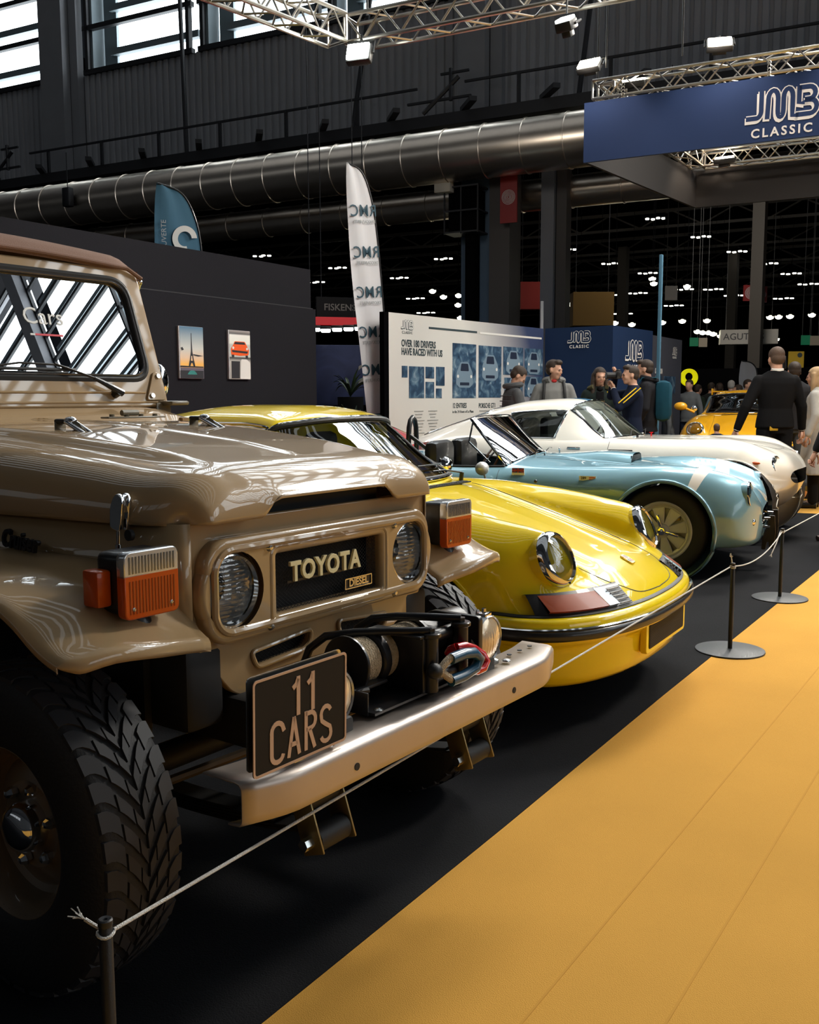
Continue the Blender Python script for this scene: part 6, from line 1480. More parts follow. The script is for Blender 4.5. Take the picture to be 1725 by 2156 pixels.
fl = feather('tall white feather flag with mirrored dark blue lettering repeated down it', (-7.86, 11.36, 0), 4.50, .9, .44, 62, mat('flag_white', (.62, .62, .65), .8), mat('flag_petrol', (.035, .12, .19), .8), 'RMC', 'DECOUVERTE', [3.87, 3.32, 2.78, 2.24, 1.72], 1.38)
fl.rotation_euler[1] = math.radians(-4.3)
t = feather('blue feather flag rising behind the charcoal partition wall', (-9.25, 8.9, 0), 3.97, .9, .62, 62, mat('flag_blue_cloth', (.05, .14, .22), .8), mat('flag_petrol'), '', '', [], .95)
m = MB(); m.T = Matrix(((1, 0, 0, .10), (0, 0, -1, -.03), (0, 1, 0, 3.32), (0, 0, 0, 1))); m.shape([[(a, b) for a, b in arc(0, 0, .155, .165, 40, 320, 24)] + [(a, b) for a, b in arc(0, 0, .085, .095, 320, 40, 24)]], .002, T=Rz(-.6)); m.build('banner_lettering', M_pale, t, smooth=False)
m = MB(); m.T = Matrix(((0, -1, 0, -.16), (0, 0, -1, -.03), (1, 0, 0, 3.25), (0, 0, 0, 1))); m.text('DECOUVERTE', .09, .002); m.build('banner_subtitle', mat('grey_ink'), t, smooth=False)
for px, py, z1, lab, mt, d in ((1389, 690, 3.35, 'thin blue flag pole edge-on right of the navy box', mat('flag_blue_cloth'), 14.), (1142, 640, 3.2, 'thin white flag seen edge-on above the display walls', mat('flag_white'), 19.)):
    p = atd(px, py, d); m = MB(); m.box((p.x, p.y, z1 / 2), (.05, .05, z1), .01); tag(m.build('flag_pole', mt), lab, 'flag pole')
# distant booths
def sign(name, lab, px, py, d, w, h, mt, txt=None, tm=None, size=.3, rz=0., dep=.08, hang=True, off=0.):
    p = atd(px, py, d); T = Tr(*p) @ Rz(math.radians(33 + rz)) @ Rx(pi / 2)
    t = thing(name, lab, 'sign'); m = MB(); m.T = T; m.box((0, 0, -dep / 2), (w, h, dep), .004); b = m.build('sign_board', mt, t, smooth=False)
    if txt: m = MB(); m.T = T @ Tr(off, 0, .004); m.text(txt, size, .002, bold=size * .01); m.build('sign_lettering', tm, b, smooth=False)
    if hang:
        m = MB()
        for s in (-.4, .4): q = T @ V((s * w, h / 2, -dep / 2)); m.cyl(q, (q.x, q.y, 8.6), .01, n=5)
        m.build('hanging_wire', M_dark, t)
    return t, T, b
M_dimw = mat('dim_letter', (.16, .15, .14), .6)
sign('sign', 'black hanging sign with pale capitals above the red strip', 722, 648, 20, 1.1, .42, mat('black_sign', (.005, .005, .006), .9), 'FISKENS', M_dimw, .19, 18, .08, True, -.06)
t, T, b = sign('sign', 'glowing red strip fascia below the black hanging sign', 700, 676, 19.5, 1.1, .16, mat('red_strip', (.25, .01, .015), .5, emit=(1, .02, .03), es=.25), None, None, .3, 15)
t, T, b = sign('sign', 'white hanging sign with grey capitals partly behind the brown column', 1578, 709, 31, 1.75, .46, mat('sign_cream', (.40, .38, .35), .6), 'AGUTTES', mat('grey_letter', (.06, .06, .065), .5), .29, -12, .5, True, -.17)
words('', 0, 0, .1, b, M_ink) if 0 else None
t, T, b = sign('sign', 'yellow square sign with a dark round seal behind the man in black', 1677, 757, 20, .32, .33, mat('sign_yellow', (.55, .36, .02), .6), None, M_ink, .05, 0, .03, False)
m = MB(); m.T = T @ Tr(.07, .09, .003); m.shape([circ(.05, 20)], .002); m.build('round_seal', M_ink, b, smooth=False)
q = T @ V((0, -.16, -.02)); m = MB(); m.cyl((q.x, q.y, 0), (q.x, q.y, q.z), .02, n=8); m.build('sign_post', M_dark, t)
p = atd(1451, 795, 22); T = Tr(*p) @ Rz(math.radians(33)) @ Rx(pi / 2); t = thing('sign', 'round yellow ring shaped sign above the distant crowd', 'sign')
m = MB(); m.T = T; m.shape([circ(.19, 40), circ(.10, 32, .0, .02)], .03, bev=.008); m.build('ring', mat('neon_yellow', (.8, .75, .0), .5, emit=(.85, .8, 0), es=.55), t)
m = MB(); m.T = T; m.cyl((0, -.19, 0), (0, -1.75, 0), .02, n=8); m.build('stand_pole', M_dark, t)
p = atd(1572, 835, 22.5); feather('small white feather flag in the distant crowd', (p.x, p.y, 0), 2.15, 1.2, .42, 33, mat('flag_white'), mat('flag_white'), '', '', [], 1.25)
for px, py, d, w, h, lab in ((990, 625, 26, .40, .62, 'red box sign left of the broad blue column'), (1118, 622, 26, .55, .72, 'dark red box sign right of the broad blue column')):
    sign('sign', lab, px, py, d, w, h, mat('box_red', (.28, .022, .016), .6), None, None, .3, 0, .3)
sign('sign', 'dark yellow hanging cube sign over the distant booths', 1250, 650, 25, 1.05, .85, mat('box_amber', (.14, .075, .008), .6), None, None, .14, 0, .5)
for px, py, lab in ((1582, 617, 'red square sign with concentric rings near the brown column, left'), (1606, 620, 'red square sign with concentric rings near the brown column, right')):
    p = atd(px, py, 31); s = ringsign(Tr(*p) @ Rz(math.radians(33)) @ Rx(pi / 2), .5 if px < 1600 else .28, .5); s.name = 'sign'; tag(s, lab, 'sign')
sign('sign', 'small white hanging board right of the thin blue pole', 1414, 617, 22, .28, .32, mat('sign_cream'), None, None, .05, 0, .03)
sign('sign', 'green exit sign left of the white hanging sign', 1462, 720, 30, .26, .26, mat('exit_green', (.01, .10, .05), .5, emit=(.0, .3, .12), es=.12), None, None, .1, 0, .05)
sign('sign', 'green exit sign at the far right of the hall', 1698, 716, 31, .3, .3, mat('exit_green'), None, None, .1, 0, .05)
sign('sign', 'cream poster beside the left green exit sign', 1481, 721, 30, .26, .28, mat('poster_cream', (.30, .26, .2), .6), None, None, .1, 0, .04)
sign('sign', 'cream poster beside the right green exit sign', 1716, 717, 31, .3, .3, mat('poster_cream'), None, None, .1, 0, .04)
t, T, b = sign('display_wall', 'dark blue landscape display wall glimpsed beside the white flag', 725, 790, 15.5, 1.7, .95, ramp('landscape_print', [(.3, (.006, .010, .04)), (.6, (.02, .03, .09)), (.8, (.08, .09, .14))], noise=2.), '2', M_dimw, .42, 10, .06, False, .32)
t['category'] = 'display wall'
q = T @ V((0, -.47, -.03)); m = MB(); m.T = Tr(q.x, q.y, 0) @ Rz(math.radians(43)); m.box((0, 0, q.z / 2), (1.6, .05, q.z)); m.build('wall_base', M_black, t, smooth=False)
m = MB(); p = atd(1640, 1012, 40); 
m.T = Tr(-8.6, 27, 0) @ Rz(.1); m.box((0, 0, 1.05), (30, .3, 2.1)); tag(m.build('partition_wall', M_black, smooth=False), 'long black booth wall behind the distant crowd', 'partition wall')
# planter with palms, beside the flag
def plant(lab, px, py, d, z0, h, n, mt):
    p = atd(px, py, d); t = thing('potted_plant', lab, 'plant', (p.x, p.y, 0)); m = MB(); m.lathe([(0, 0), (.16, 0), (.2, z0), (.17, z0), (0, z0 - .03)], (0, 0, 0), (0, 0, 1), 20); m.build('planter', M_blkm, t)
    m = MB()
    for i in range(n):
        a = rnd.uniform(0, 2 * pi); L = h * rnd.uniform(.6, 1.1); k = rnd.uniform(.5, 1.2); P = []
        for u in lin(0, 1, 9):
            r = L * .7 * k * u; z = z0 + L * (1.2 * u - .9 * k * u * u); w = .03 * (1 - u) * (u + .25) * 2
            P.append([(r * cos(a) - w * sin(a), r * sin(a) + w * cos(a), z + .01), (r * cos(a), r * sin(a), z), (r * cos(a) + w * sin(a), r * sin(a) - w * cos(a), z + .01)])
        m.grid(P)
    m.build('leaves', mt, t, smooth=False)
M_leaf = mat('palm_leaf', (.028, .05, .02), .5, var=.3, vs=20.)
plant('palm in a dark planter left of the white feather flag, upper', 738, 800, 14.9, 1.35, .55, 22, M_leaf)
plant('bushy palm in a dark planter at the foot of the white feather flag', 745, 850, 13.9, .8, .55, 46, M_leaf)
p = atd(703, 882, 13.6); t = thing('vintage_car_nose', 'chrome bumper of a dark car glimpsed beyond the yellow roof', 'car', (p.x, p.y, 0), 35)
m = MB(); m.tube([(-.35, 0, .98), (.0, -.03, .98), (.35, 0, .98)], .045, 12); m.build('bumper', mat('blue_chrome', (.35, .45, .52), .2, metal=1.), t)
m = MB(); m.box((0, .35, .78), (1.3, .5, .45), .15); m.build('body_shell', mat('dark_teal_paint', (.01, .02, .03), .3, coat=1.), t)
m = MB(); m.lathe([(0, .02), (.05, .01), (.06, -.05)], (-.42, -.02, .99), (0, -1, 0), 16); m.build('lamp', M_chrome, t)
for s in (-1, 1):
    m = MB(); m.cyl((s * .5, .35, .3), (s * .65, .35, .3), .3, n=24); m.build('tyre', M_tyre, t)
# turquoise car seen through the white coupe
p = atd(1185, 905, 13.4); t = thing('turquoise_car', 'turquoise race car seen through the windows of the white coupe', 'car', (p.x, p.y, 0), 35)
m = MB(); m.box((0, .4, .55), (2.0, 1.1, .55), .18); m.build('body_shell', mat('turquoise_paint', (.02, .28, .26), .3, coat=1.), t)
m = MB(); m.box((-.75, -.162, .62), (.3, .02, .25), .01); m.build('flame_decal', mat('flame_orange', (.7, .12, .02), .4), t)
for x in (-.65, .65): m = MB(); m.cyl((x, -.18, .30), (x, .0, .30), .30, n=24); m.build('tyre', M_tyre, t)
# ---- rope barrier
posts = [(-1.262, 1.008), (-1.317, 5.13), (-1.401, 6.671)]
labs = ['black barrier post at the bottom left, nearest to the camera', 'black barrier post with round base, second along the white rope', 'black barrier post with round base, farthest along the white rope']
M_post = mat('post_powder_coat', (.015, .016, .018), .42, bump=.1, bs=300.); M_base = mat('post_base_coat', (.035, .040, .045), .5, bump=.15, bs=200.)
HP = .47
for (x, y), lab in zip(posts + [(-1.40, 9.2)], labs + ['black barrier post hidden beyond the right edge of the picture']):
    t = thing('barrier_post', lab, 'barrier post', (x, y, 0), 0, None)
    m = MB(); m.lathe([(0, 0), (.176, 0), (.178, .003), (.177, .008), (.172, .010), (.03, .0115), (.014, .014), (0, .014)], (0, 0, .0), (0, 0, 1), 56); m.build('base_plate', M_base, t)
    m = MB(); m.lathe([(.0115, .012), (.0115, HP - .016), (.0108, HP - .015), (.0108, HP - .012), (.0125, HP - .011), (.0125, HP - .002), (.010, HP), (.004, HP - .001), (.003, HP - .004), (0, HP - .004)], (0, 0, 0), (0, 0, 1), 24); m.build('post', M_post, t)
M_rope = mat('white_rope', (.82, .80, .76), .8, bump=.8, bs=500.)
def sag(a, b, s, n=16): return [(lerp(a[0], b[0], t), lerp(a[1], b[1], t), lerp(a[2], b[2], t) - s * 4 * t * (1 - t)) for t in lin(0, 1, n)]
zr = HP - .022
P0, P1_, P2_, P3_ = [(x, y, zr) for x, y in posts] + [(-1.40, 9.2, zr)]
def spn(lab, a, b, s):
    m = MB(); m.tube(sag(a, b, s, 24), .0034, 8); return tag(m.build('rope', M_rope), lab, 'rope')
r1 = spn('taut white rope running from the nearest post past the beige car to the second post', (P0[0] + .008, P0[1] + .01, zr), (P1_[0] - .012, P1_[1], zr), .0)
r2 = spn('slack white rope between the second and the farthest barrier post', (P1_[0] + .012, P1_[1], zr + .006), (P2_[0], P2_[1] - .012, zr), .055)
r3 = spn('taut white rope leaving the farthest post toward the right edge', (P2_[0] + .012, P2_[1], zr), (P3_[0], P3_[1], zr), .0)
def knot(par, c, tail, n=2):
    m = MB()
    for k in range(n): m.tube([(c[0] + .0135 * cos(a), c[1] + .0135 * sin(a), c[2] + (k - .5) * .008 + .002 * sin(2 * a)) for a in lin(0, 2 * pi * .96, 14)], .0030, 6, True)
    m.tube(tail, .0034, 8); m.build('knot', M_rope, par)
    e = V(tail[-1]); d = (e - V(tail[-2])).normalized(); m = MB()
    for k in range(9):
        o = V((rnd.uniform(-1, 1), rnd.uniform(-1, 1), rnd.uniform(-1, 1))) * .010; m.tube([e, e + d * .012 + o * .4, e + d * .022 + o], .0012, 4)
    m.build('frayed_end', M_rope, par)
knot(r1, P0, [(P0[0] - .012, P0[1], zr), (P0[0] - .030, P0[1] - .004, zr + .006), (P0[0] - .042, P0[1] - .008, zr + .012)], 1)
knot(r2, P1_, [(P1_[0], P1_[1] - .01, zr + .01), (P1_[0] - .006, P1_[1], HP + .006), (P1_[0] - .008, P1_[1], HP + .022)])
knot(r3, P2_, [(P2_[0] - .01, P2_[1] - .02, zr), (P2_[0] - .005, P2_[1] - .14, zr - .06), (P2_[0] - .02, P2_[1] - .19, zr - .12)])
m = MB(); m.box((-2.0, 13.6, .30), (2.6, .12, .06), .01); m.box((-2.0, 13.7, .12), (2.6, .3, .24), .01); tag(m.build('plinth', mat('black_podium')), 'low black plinth with a grey rail behind the nose of the white coupe', 'plinth')
m = MB(); m.box((-1.9, 13.52, .40), (2.4, .05, .05), .01); tag(m.build('rail', mat('grey_rail', (.25, .25, .26), .4, metal=.6)), 'grey metal rail above the low black plinth', 'rail')
m = MB(); m.box((-2.75, 12.9, .05), (.30, .18, .10), .02); tag(m.build('wheel_chock', mat('pale_teal_plastic', (.25, .38, .38), .5)), 'pale teal block on the carpet beyond the nose of the white coupe', 'chock')
# ================================================================== PEOPLE
M_skin = mat('skin', (.52, .29, .20), .5, var=.08, vs=12.)
def cloth(n, c, r=.85): return mat(n, c, r, var=.15, vs=14., spec=.15)
def remesh(o, vox, sm=6):
    """fuse overlapping volumes to one continuous surface and bake it"""
    a = o.modifiers.new('r', 'REMESH'); a.mode = 'VOXEL'; a.voxel_size = vox
    b = o.modifiers.new('s', 'SMOOTH'); b.factor = .5; b.iterations = sm
    dg = bpy.context.evaluated_depsgraph_get(); me = bpy.data.meshes.new_from_object(o.evaluated_get(dg)); old = o.data; o.modifiers.clear()
    for q in old.materials:
        if q and q.name not in [x.name for x in me.materials if x]: me.materials.append(q)
    o.data = me; me.polygons.foreach_set('use_smooth', [True] * len(me.polygons)); bpy.data.meshes.remove(old); return o
def limb(m, pts, rs, sub=4):
    P = []; R = []
    for i in range(len(pts) - 1):
        for k in range(sub):
            t = k / sub; P.append(V(pts[i]).lerp(V(pts[i + 1]), t)); R.append(lerp(rs[i], rs[i + 1], t))
    P.append(V(pts[-1])); R.append(rs[-1]); m.tube(P, R, 12)
    for p, r in ((P[0], R[0]), (P[-1], R[-1])): m.sph(p, r * .98, 12, 8)
    for p, r in zip(pts[1:-1], rs[1:-1]): m.sph(p, r, 12, 8)
def torso(m, ch, k=1., dz=0., w=1.):
    rows = []
    for z, rx, ry, cx in ch:
        rows.append([(cx + rx * k * cos(a), ry * w * k * sin(a), z + dz) for a in lin(0, 2 * pi * 23 / 24, 24)])
    rows = [[(sum(p[0] for p in rows[0]) / 24, 0, rows[0][0][2])] * 24] + rows + [[(sum(p[0] for p in rows[-1]) / 24, 0, rows[-1][0][2])] * 24]
    m.grid(rows, cv=True)
def hand(m, wr, el, s, curl=.5, palm=None, sc=1.):
    """palm, five separate fingers, thumb; wr wrist, el elbow"""
    d = (V(wr) - V(el)).normalized(); n = V(palm) if palm else V((0, -s, 0)); n = (n - d * n.dot(d)).normalized(); sd = d.cross(n) * s
    F = lambda a, b, c: V(wr) + (d * a + sd * b + n * c) * sc
    m.tube([F(-.01, 0, 0), F(.03, 0, .0), F(.06, 0, .002), F(.088, 0, .004)], [.024 * sc, .030 * sc, .036 * sc, .030 * sc], 10, flat=.55)
    for i, (b, L) in enumerate(((.030, .070), (.010, .078), (-.010, .072), (-.029, .058))):
        c = curl * (1 + .1 * i); p = F(.084, b, .003); q = []
        a = 0.; x, y = .084, .003
        q.append(F(x, b, y))
        for k, fr in enumerate((.45, .32, .26)):
            a += c * (.55 + .35 * k); x += L * fr * cos(a); y += L * fr * sin(a); q.append(F(x, b * (1 - .05 * k), y))
        m.tube(q, [.0092 * sc, .0088 * sc, .008 * sc, .006 * sc], 8); m.sph(q[-1], .0062 * sc, 8, 6)
    q = [F(.018, .022, .008), F(.045, .045, .018), F(.072, .052, .030), F(.092, .046, .040)]
    m.tube(q, [.012 * sc, .0115 * sc, .010 * sc, .007 * sc], 8); m.sph(q[-1], .007 * sc, 8, 6)
def head_verts(m, c, H):
    """head facing +x, centre c, height H"""
    s = H / .235
    def S(p, r): m.sph((p[0] * s, p[1] * s, p[2] * s), tuple(q * s for q in r), 18, 12, Tr(*c))
    T0 = m.T
    S((-.012, 0, .035), (.095, .074, .085)); S((.025, 0, -.02), (.062, .058, .075)); S((.045, 0, -.075), (.036, .036, .035)); S((.02, 0, -.055), (.05, .05, .045))
    S((.082, 0, .012), (.018, .046, .016)); S((.093, 0, -.022), (.022, .013, .016)); S((.088, 0, -.003), (.014, .009, .026)); S((.076, 0, -.052), (.014, .024, .010))
    for e in (-1, 1): S((-.005, e * .076, -.01), (.018, .011, .030)); S((.062, e * .034, -.025), (.025, .022, .022))
def person(label, px, d, head_top_z, face, pose, parts, H=1.75, vox=.011, name='person', zoff=0., loc=None, hair=None, hyaw=0., hpitch=0., lean=0., group=None, skin=None, detail=True, wide=1.):
    """face: world heading in degrees the body looks to; built in local axes x forward, y left"""
    if loc is None: q = atd(px, 838, d); loc = (q.x, q.y)
    k = head_top_z / 1.75
    root_T = Tr(loc[0], loc[1], zoff) @ Rz(math.radians(face)) @ Matrix.Scale(k, 4)
    msk = skin or M_skin
    sh = V((0, 0, 1.44)); ln = Ry(math.radians(lean))
    def L(p): # lean upper body about hips
        p = V(p); return V((0, 0, .95)) + (ln @ (p - V((0, 0, .95)))) if p.z > .9 else p
    arms = {}
    for s, key in ((1, 'l'), (-1, 'r')):
        el, wr, cu, pn = pose.get(key, ((.02, .27, 1.12), (.06, .29, .87), .4, None))
        if key == 'r': el = (el[0], -el[1], el[2]); wr = (wr[0], -wr[1], wr[2]); pn = (pn[0], -pn[1], pn[2]) if pn else None
        arms[key] = (L((0, s * .172 * wide, 1.385)), L(el), L(wr), cu, pn, s)
    legs = pose.get('legs', (((.0, .095, .50), (-.01, .10, .07), 0.), ((.0, -.095, .50), (-.01, -.10, .07), 0.)))
    HC = L((.035, 0, 1.605)); Hm = Tr(*HC) @ Rz(math.radians(hyaw)) @ Ry(math.radians(hpitch))
    ch = [(.90, .11, .155, 0), (.98, .115, .165, 0), (1.10, .10, .145, .0), (1.25, .115, .165, .0), (1.36, .11, .185, -.005), (1.415, .088, .172, -.012), (1.455, .068, .125, -.012), (1.49, .058, .075, -.01)]
    # continuous body
    m = MB(); m.T = root_T @ Tr(0, 0, .95) @ ln @ Tr(0, 0, -.95); torso(m, ch, .93, 0, wide); m.T = root_T
    limb(m, [L((-.01, 0, 1.44)), L((.0, 0, 1.50)), HC + V((-.02, 0, -.02))], [.062, .056, .055])
    for a in arms.values(): limb(m, [a[0], a[1], a[2]], [.052, .040, .026])
    for s, (kn, an, ft) in zip((1, -1), legs): limb(m, [(0, s * .09, .90), kn, an], [.085, .058, .040]); limb(m, [an, (an[0] + .12, an[1], an[2] - .03 + ft)], [.04, .035])
    T0 = m.T; m.T = root_T @ Hm; head_verts(m, (0, 0, 0), .235); m.T = T0
    body = remesh(m.build(name, msk), vox, 3)
    if detail:
        mh = MB(); mh.T = root_T
        for a in arms.values(): hand(mh, a[2], a[1], a[5], a[3], a[4])
        bmh = bmesh.new(); bmh.from_mesh(body.data); off = len(bmh.verts)
        vs = [bmh.verts.new(v) for v in mh.v]; bmh.verts.ensure_lookup_table()
        for f in mh.f:
            try: nf = bmh.faces.new([vs[i] for i in f]); nf.smooth = True
            except ValueError: pass
        bmh.to_mesh(body.data); bmh.free()
        e = MB(); e.T = root_T @ Hm
        for s in (-1, 1): e.sph((.083, s * .031, .001), (.010, .013, .006), 10, 6); e.box((.090, s * .031, .018), (.008, .03, .005), .002)
        e.build('eyes_and_brows', mat('eye_dark', (.025, .015, .012), .4), body)
        e = MB(); e.T = root_T @ Hm; e.sph((.091, 0, -.053), (.006, .022, .005), 10, 6); e.build('lips', mat('lip', (.40, .14, .11), .5), body)
    tag(body, label, 'person', group)
    # clothing
    if 'top' in parts:
        mt, k2, slv, hem = parts['top']; m = MB(); m.T = root_T @ Tr(0, 0, .95) @ ln @ Tr(0, 0, -.95)
        c2 = [(hem, .125, .172, 0)] + [c for c in ch if c[0] > hem + .03]; torso(m, c2, k2, 0, wide); m.T = root_T
        for a in arms.values(): limb(m, [a[0], a[1], V(a[1]).lerp(V(a[2]), slv)], [.066 * k2 / 1.1, .055 * k2 / 1.1, .040 * k2 / 1.1])
        o = remesh(m.build('upper_garment', mt), vox, 3); o.parent = body
    if 'legs' in parts:
        m = MB(); m.T = root_T; torso(m, [(.84, .11, .165, 0), (.95, .122, .170, 0), (1.03, .112, .158, 0)], 1.03)
        for s, (kn, an, ft) in zip((1, -1), legs): limb(m, [(0, s * .09, .88), kn, (an[0], an[1], an[2] + .02)], [.100, .075, .060])
        o = remesh(m.build('trousers', parts['legs']), vox, 3); o.parent = body
    if 'shoes' in parts:
        for s, (kn, an, ft) in zip((1, -1), legs):
            m = MB(); m.T = root_T; m.tube([(an[0] - .05, an[1], an[2] - .03), (an[0] + .02, an[1], an[2] - .02), (an[0] + .12, an[1], an[2] - .035 + ft * .5), (an[0] + .20, an[1], an[2] - .045 + ft)], [.038, .046, .042, .026], 10); m.build('shoe', parts['shoes'], body)
    if hair:
        kind, mt = hair; m = MB(); m.T = root_T @ Hm
        if kind == 'short': m.sph((-.016, 0, .048), (.100, .079, .084), 20, 12); m.sph((-.045, 0, .005), (.068, .074, .075), 18, 10)
        if kind == 'quiff': m.sph((-.018, 0, .045), (.098, .077, .083), 20, 12); m.sph((.045, 0, .095), (.050, .060, .035), 16, 8); m.sph((-.045, 0, .0), (.065, .073, .07), 18, 10)
        if kind == 'long':
            m.sph((-.018, 0, .042), (.104, .085, .092), 20, 12)
            for s in (-1, 1): limb(m, [(-.02, s * .074, .03), (-.005, s * .088, -.08), (.02, s * .088, -.20), (.03, s * .080, -.29)], [.033, .032, .033, .02])
            m.sph((-.06, 0, -.08), (.06, .085, .15), 16, 10)
        if kind == 'bob':
            m.sph((-.018, 0, .040), (.106, .088, .094), 20, 12); m.sph((-.05, 0, -.07), (.075, .092, .13), 16, 10)
            for s in (-1, 1): limb(m, [(-.0, s * .075, .03), (.01, s * .085, -.08), (.02, s * .08, -.18)], [.034, .036, .022])
        o = remesh(m.build('hair', mt), vox * .8, 2); o.parent = body
        # free the face: keep hair behind the hairline
        bmh = bmesh.new(); bmh.from_mesh(o.data); inv = (root_T @ Hm).inverted(); kill = []
        for v in bmh.verts:
            p = inv @ v.co
            if p.x > .030 and p.z < .066 - .25 * max(0, .07 - p.x) and abs(p.y) < .060: kill.append(v)
        bmesh.ops.delete(bmh, geom=kill, context='VERTS'); bmh.to_mesh(o.data); bmh.free()
    return body, root_T, Hm, arms, L
hb = mat('dark_brown_hair', (.03, .017, .010), .6, bump=.5, bs=200.); hbl = mat('blond_hair', (.45, .30, .16), .6, bump=.5, bs=200.); hm_ = mat('brown_hair', (.075, .042, .025), .6, bump=.5, bs=200.)
c_grey = cloth('grey_puffer', (.060, .062, .066), .6); c_jean = cloth('dark_denim', (.012, .018, .035)); c_hood = cloth('grey_hoodie', (.20, .20, .195)); c_blk = cloth('black_knit', (.006, .006, .007)); c_navy = cloth('navy_tracksuit', (.008, .012, .028)); c_char = cloth('charcoal_jacket', (.014, .014, .017)); c_cream = cloth('cream_coat', (.46, .45, .42)); sh_b = mat('black_shoe', (.01, .01, .01), .4)
# 1 man looking at phone
b, T, Hm, A, L = person('man in a grey quilted jacket looking down at his phone', 1076, 12.0, 1.74, 40, {'l': ((.10, .24, 1.13), (.32, .08, 1.10), .9, (0, -.2, 1)), 'r': ((.10, .24, 1.13), (.33, .05, 1.12), .9, (0, .2, 1))}, {'top': (c_grey, 1.16, .95, .86), 'legs': c_jean, 'shoes': sh_b}, hair=('short', hb), hyaw=-12, hpitch=38, lean=5)
m = MB(); m.T = T; m.box((.40, 0, 1.15), (.07, .015, .13), .006, T=None); m.build('phone', M_blk, b)
m = MB(); m.T = T
for z in lin(.92, 1.36, 8): m.tube([(.131 * cos(a) - .0, .188 * sin(a), z) for a in lin(0, 2 * pi * .97, 30)], .006, 6, True)
m.build('quilt_seams', mat('seam_grey', (.03, .03, .033), .7), b)
m = MB(); m.T = T @ Tr(0, 0, .95) @ Ry(.09) @ Tr(0, 0, -.95); m.tube([(-.02 + .10 * cos(a), .115 * sin(a), 1.49 + .02 * cos(a)) for a in lin(.6, 2 * pi - .6, 18)], .035, 8); m.build('hood', c_grey, b)
# 2 grey hoodie
b, T, Hm, A, L = person('tall man in a light grey hoodie with black backpack straps', 1166, 12.2, 1.82, -62, {'l': ((.0, .27, 1.14), (.16, .17, .98), .8, None), 'r': ((.0, .27, 1.14), (.16, .17, .98), .8, None)}, {'top': (c_hood, 1.14, .92, .84), 'legs': c_jean, 'shoes': sh_b}, hair=('quiff', hb), hyaw=62, hpitch=6)
m = MB(); m.T = T
for s in (-1, 1): m.tube([(-.10, s * .10, 1.50), (.02, s * .11, 1.50), (.125, s * .12, 1.40), (.145, s * .13, 1.25), (.12, s * .16, 1.12), (.0, s * .19, 1.05)], .018, 8, flat=.5)
m.box((-.19, 0, 1.25), (.16, .28, .42), .06); m.build('backpack', M_blkm, b)
m = MB(); m.T = T; m.tube([(-.02 + .085 * cos(a), .11 * sin(a), 1.48 + .02 * cos(a)) for a in lin(.5, 2 * pi - .5, 18)], .036, 8); m.build('hood', c_hood, b)
m = MB(); m.T = T; m.sph((.050, 0, 1.475), (.03, .035, .022), 12, 8); m.build('red_collar', mat('red_tee', (.4, .02, .02), .8), b)
# 3 woman
b, T, Hm, A, L = person('woman with long brown hair in an open dark green jacket', 1262, 12.5, 1.73, -62, {'l': ((.08, .23, 1.13), (.27, .16, 1.14), .9, (0, -.3, 1)), 'r': ((.0, .25, 1.13), (.1, .2, .92), .6, None)}, {'top': (cloth('dark_green_jacket', (.016, .024, .022)), 1.16, .93, .84), 'legs': c_jean, 'shoes': sh_b}, hair=('long', hb), hyaw=8, hpitch=3, wide=.93)
m = MB(); m.T = T; m.box((.118, 0, 1.22), (.03, .10, .40), .012); m.sph((.075, 0, 1.455), (.032, .04, .035), 12, 8); m.build('black_top', c_blk, b)
m = MB(); m.T = T; m.tube([(-.0 + .10 * cos(a), .13 * sin(a), 1.46 + .03 * cos(a)) for a in lin(.7, 2 * pi - .7, 18)], .032, 8); m.build('fur_hood', cloth('olive_lining', (.10, .095, .05)), b)
m = MB(); m.T = T; m.box((.36, .16, 1.12), (.01, .09, .16), .003); m.build('paper_leaflet', M_pale, b)
# 4 photographer
b, T, Hm, A, L = person('young man in a navy track jacket with yellow stripes taking a picture', 1332, 11.8, 1.735, -150, {'l': ((.20, .24, 1.22), (.24, .05, 1.44), 1.1, (1, 0, .3)), 'r': ((.22, .26, 1.36), (.20, .09, 1.60), 1.1, (1, 0, -.2))}, {'top': (c_navy, 1.12, .93, .90), 'legs': cloth('grey_trousers', (.04, .035, .03)), 'shoes': sh_b}, hair=('quiff', hb), hyaw=8, hpitch=-2)
m = MB(); m.T = T @ Hm; m.box((.155, .0, .0), (.06, .14, .09), .012); m.cyl((.18, 0, -.005), (.30, 0, -.01), .038, .042, n=24, bev=.004); m.box((.15, 0, .055), (.05, .05, .03), .008); m.build('camera', M_blk, b)
for s in ('l', 'r'):
    a = A[s]; m = MB(); m.T = T
    for o in (-.012, .016):
        d = (a[1] - a[0]).normalized(); up = V((-.2, a[5] * 1., .25)).normalized()
        m.tube([a[0] + V((0, 0, .035)) + d * t + V((o, 0, 0)) * 2 + up * (.062 - .01 * t) for t in lin(-.03, .26, 8)], .007, 6)
    m.build('sleeve_stripes', mat('yellow_stripe', (.75, .50, .01), .6), b)
m = MB(); m.T = T; m.tube([(.128 * cos(a), .18 * sin(a), .90) for a in lin(0, 2 * pi * .97, 30)], .02, 8, True); m.build('white_hem', M_pale, b)
for s in ('l', 'r'): a = A[s]; m = MB(); m.T = T; p = V(a[1]).lerp(V(a[2]), .92); m.cyl(p, V(a[2]), .036, .034, n=14); m.build('white_cuff', M_pale, b)
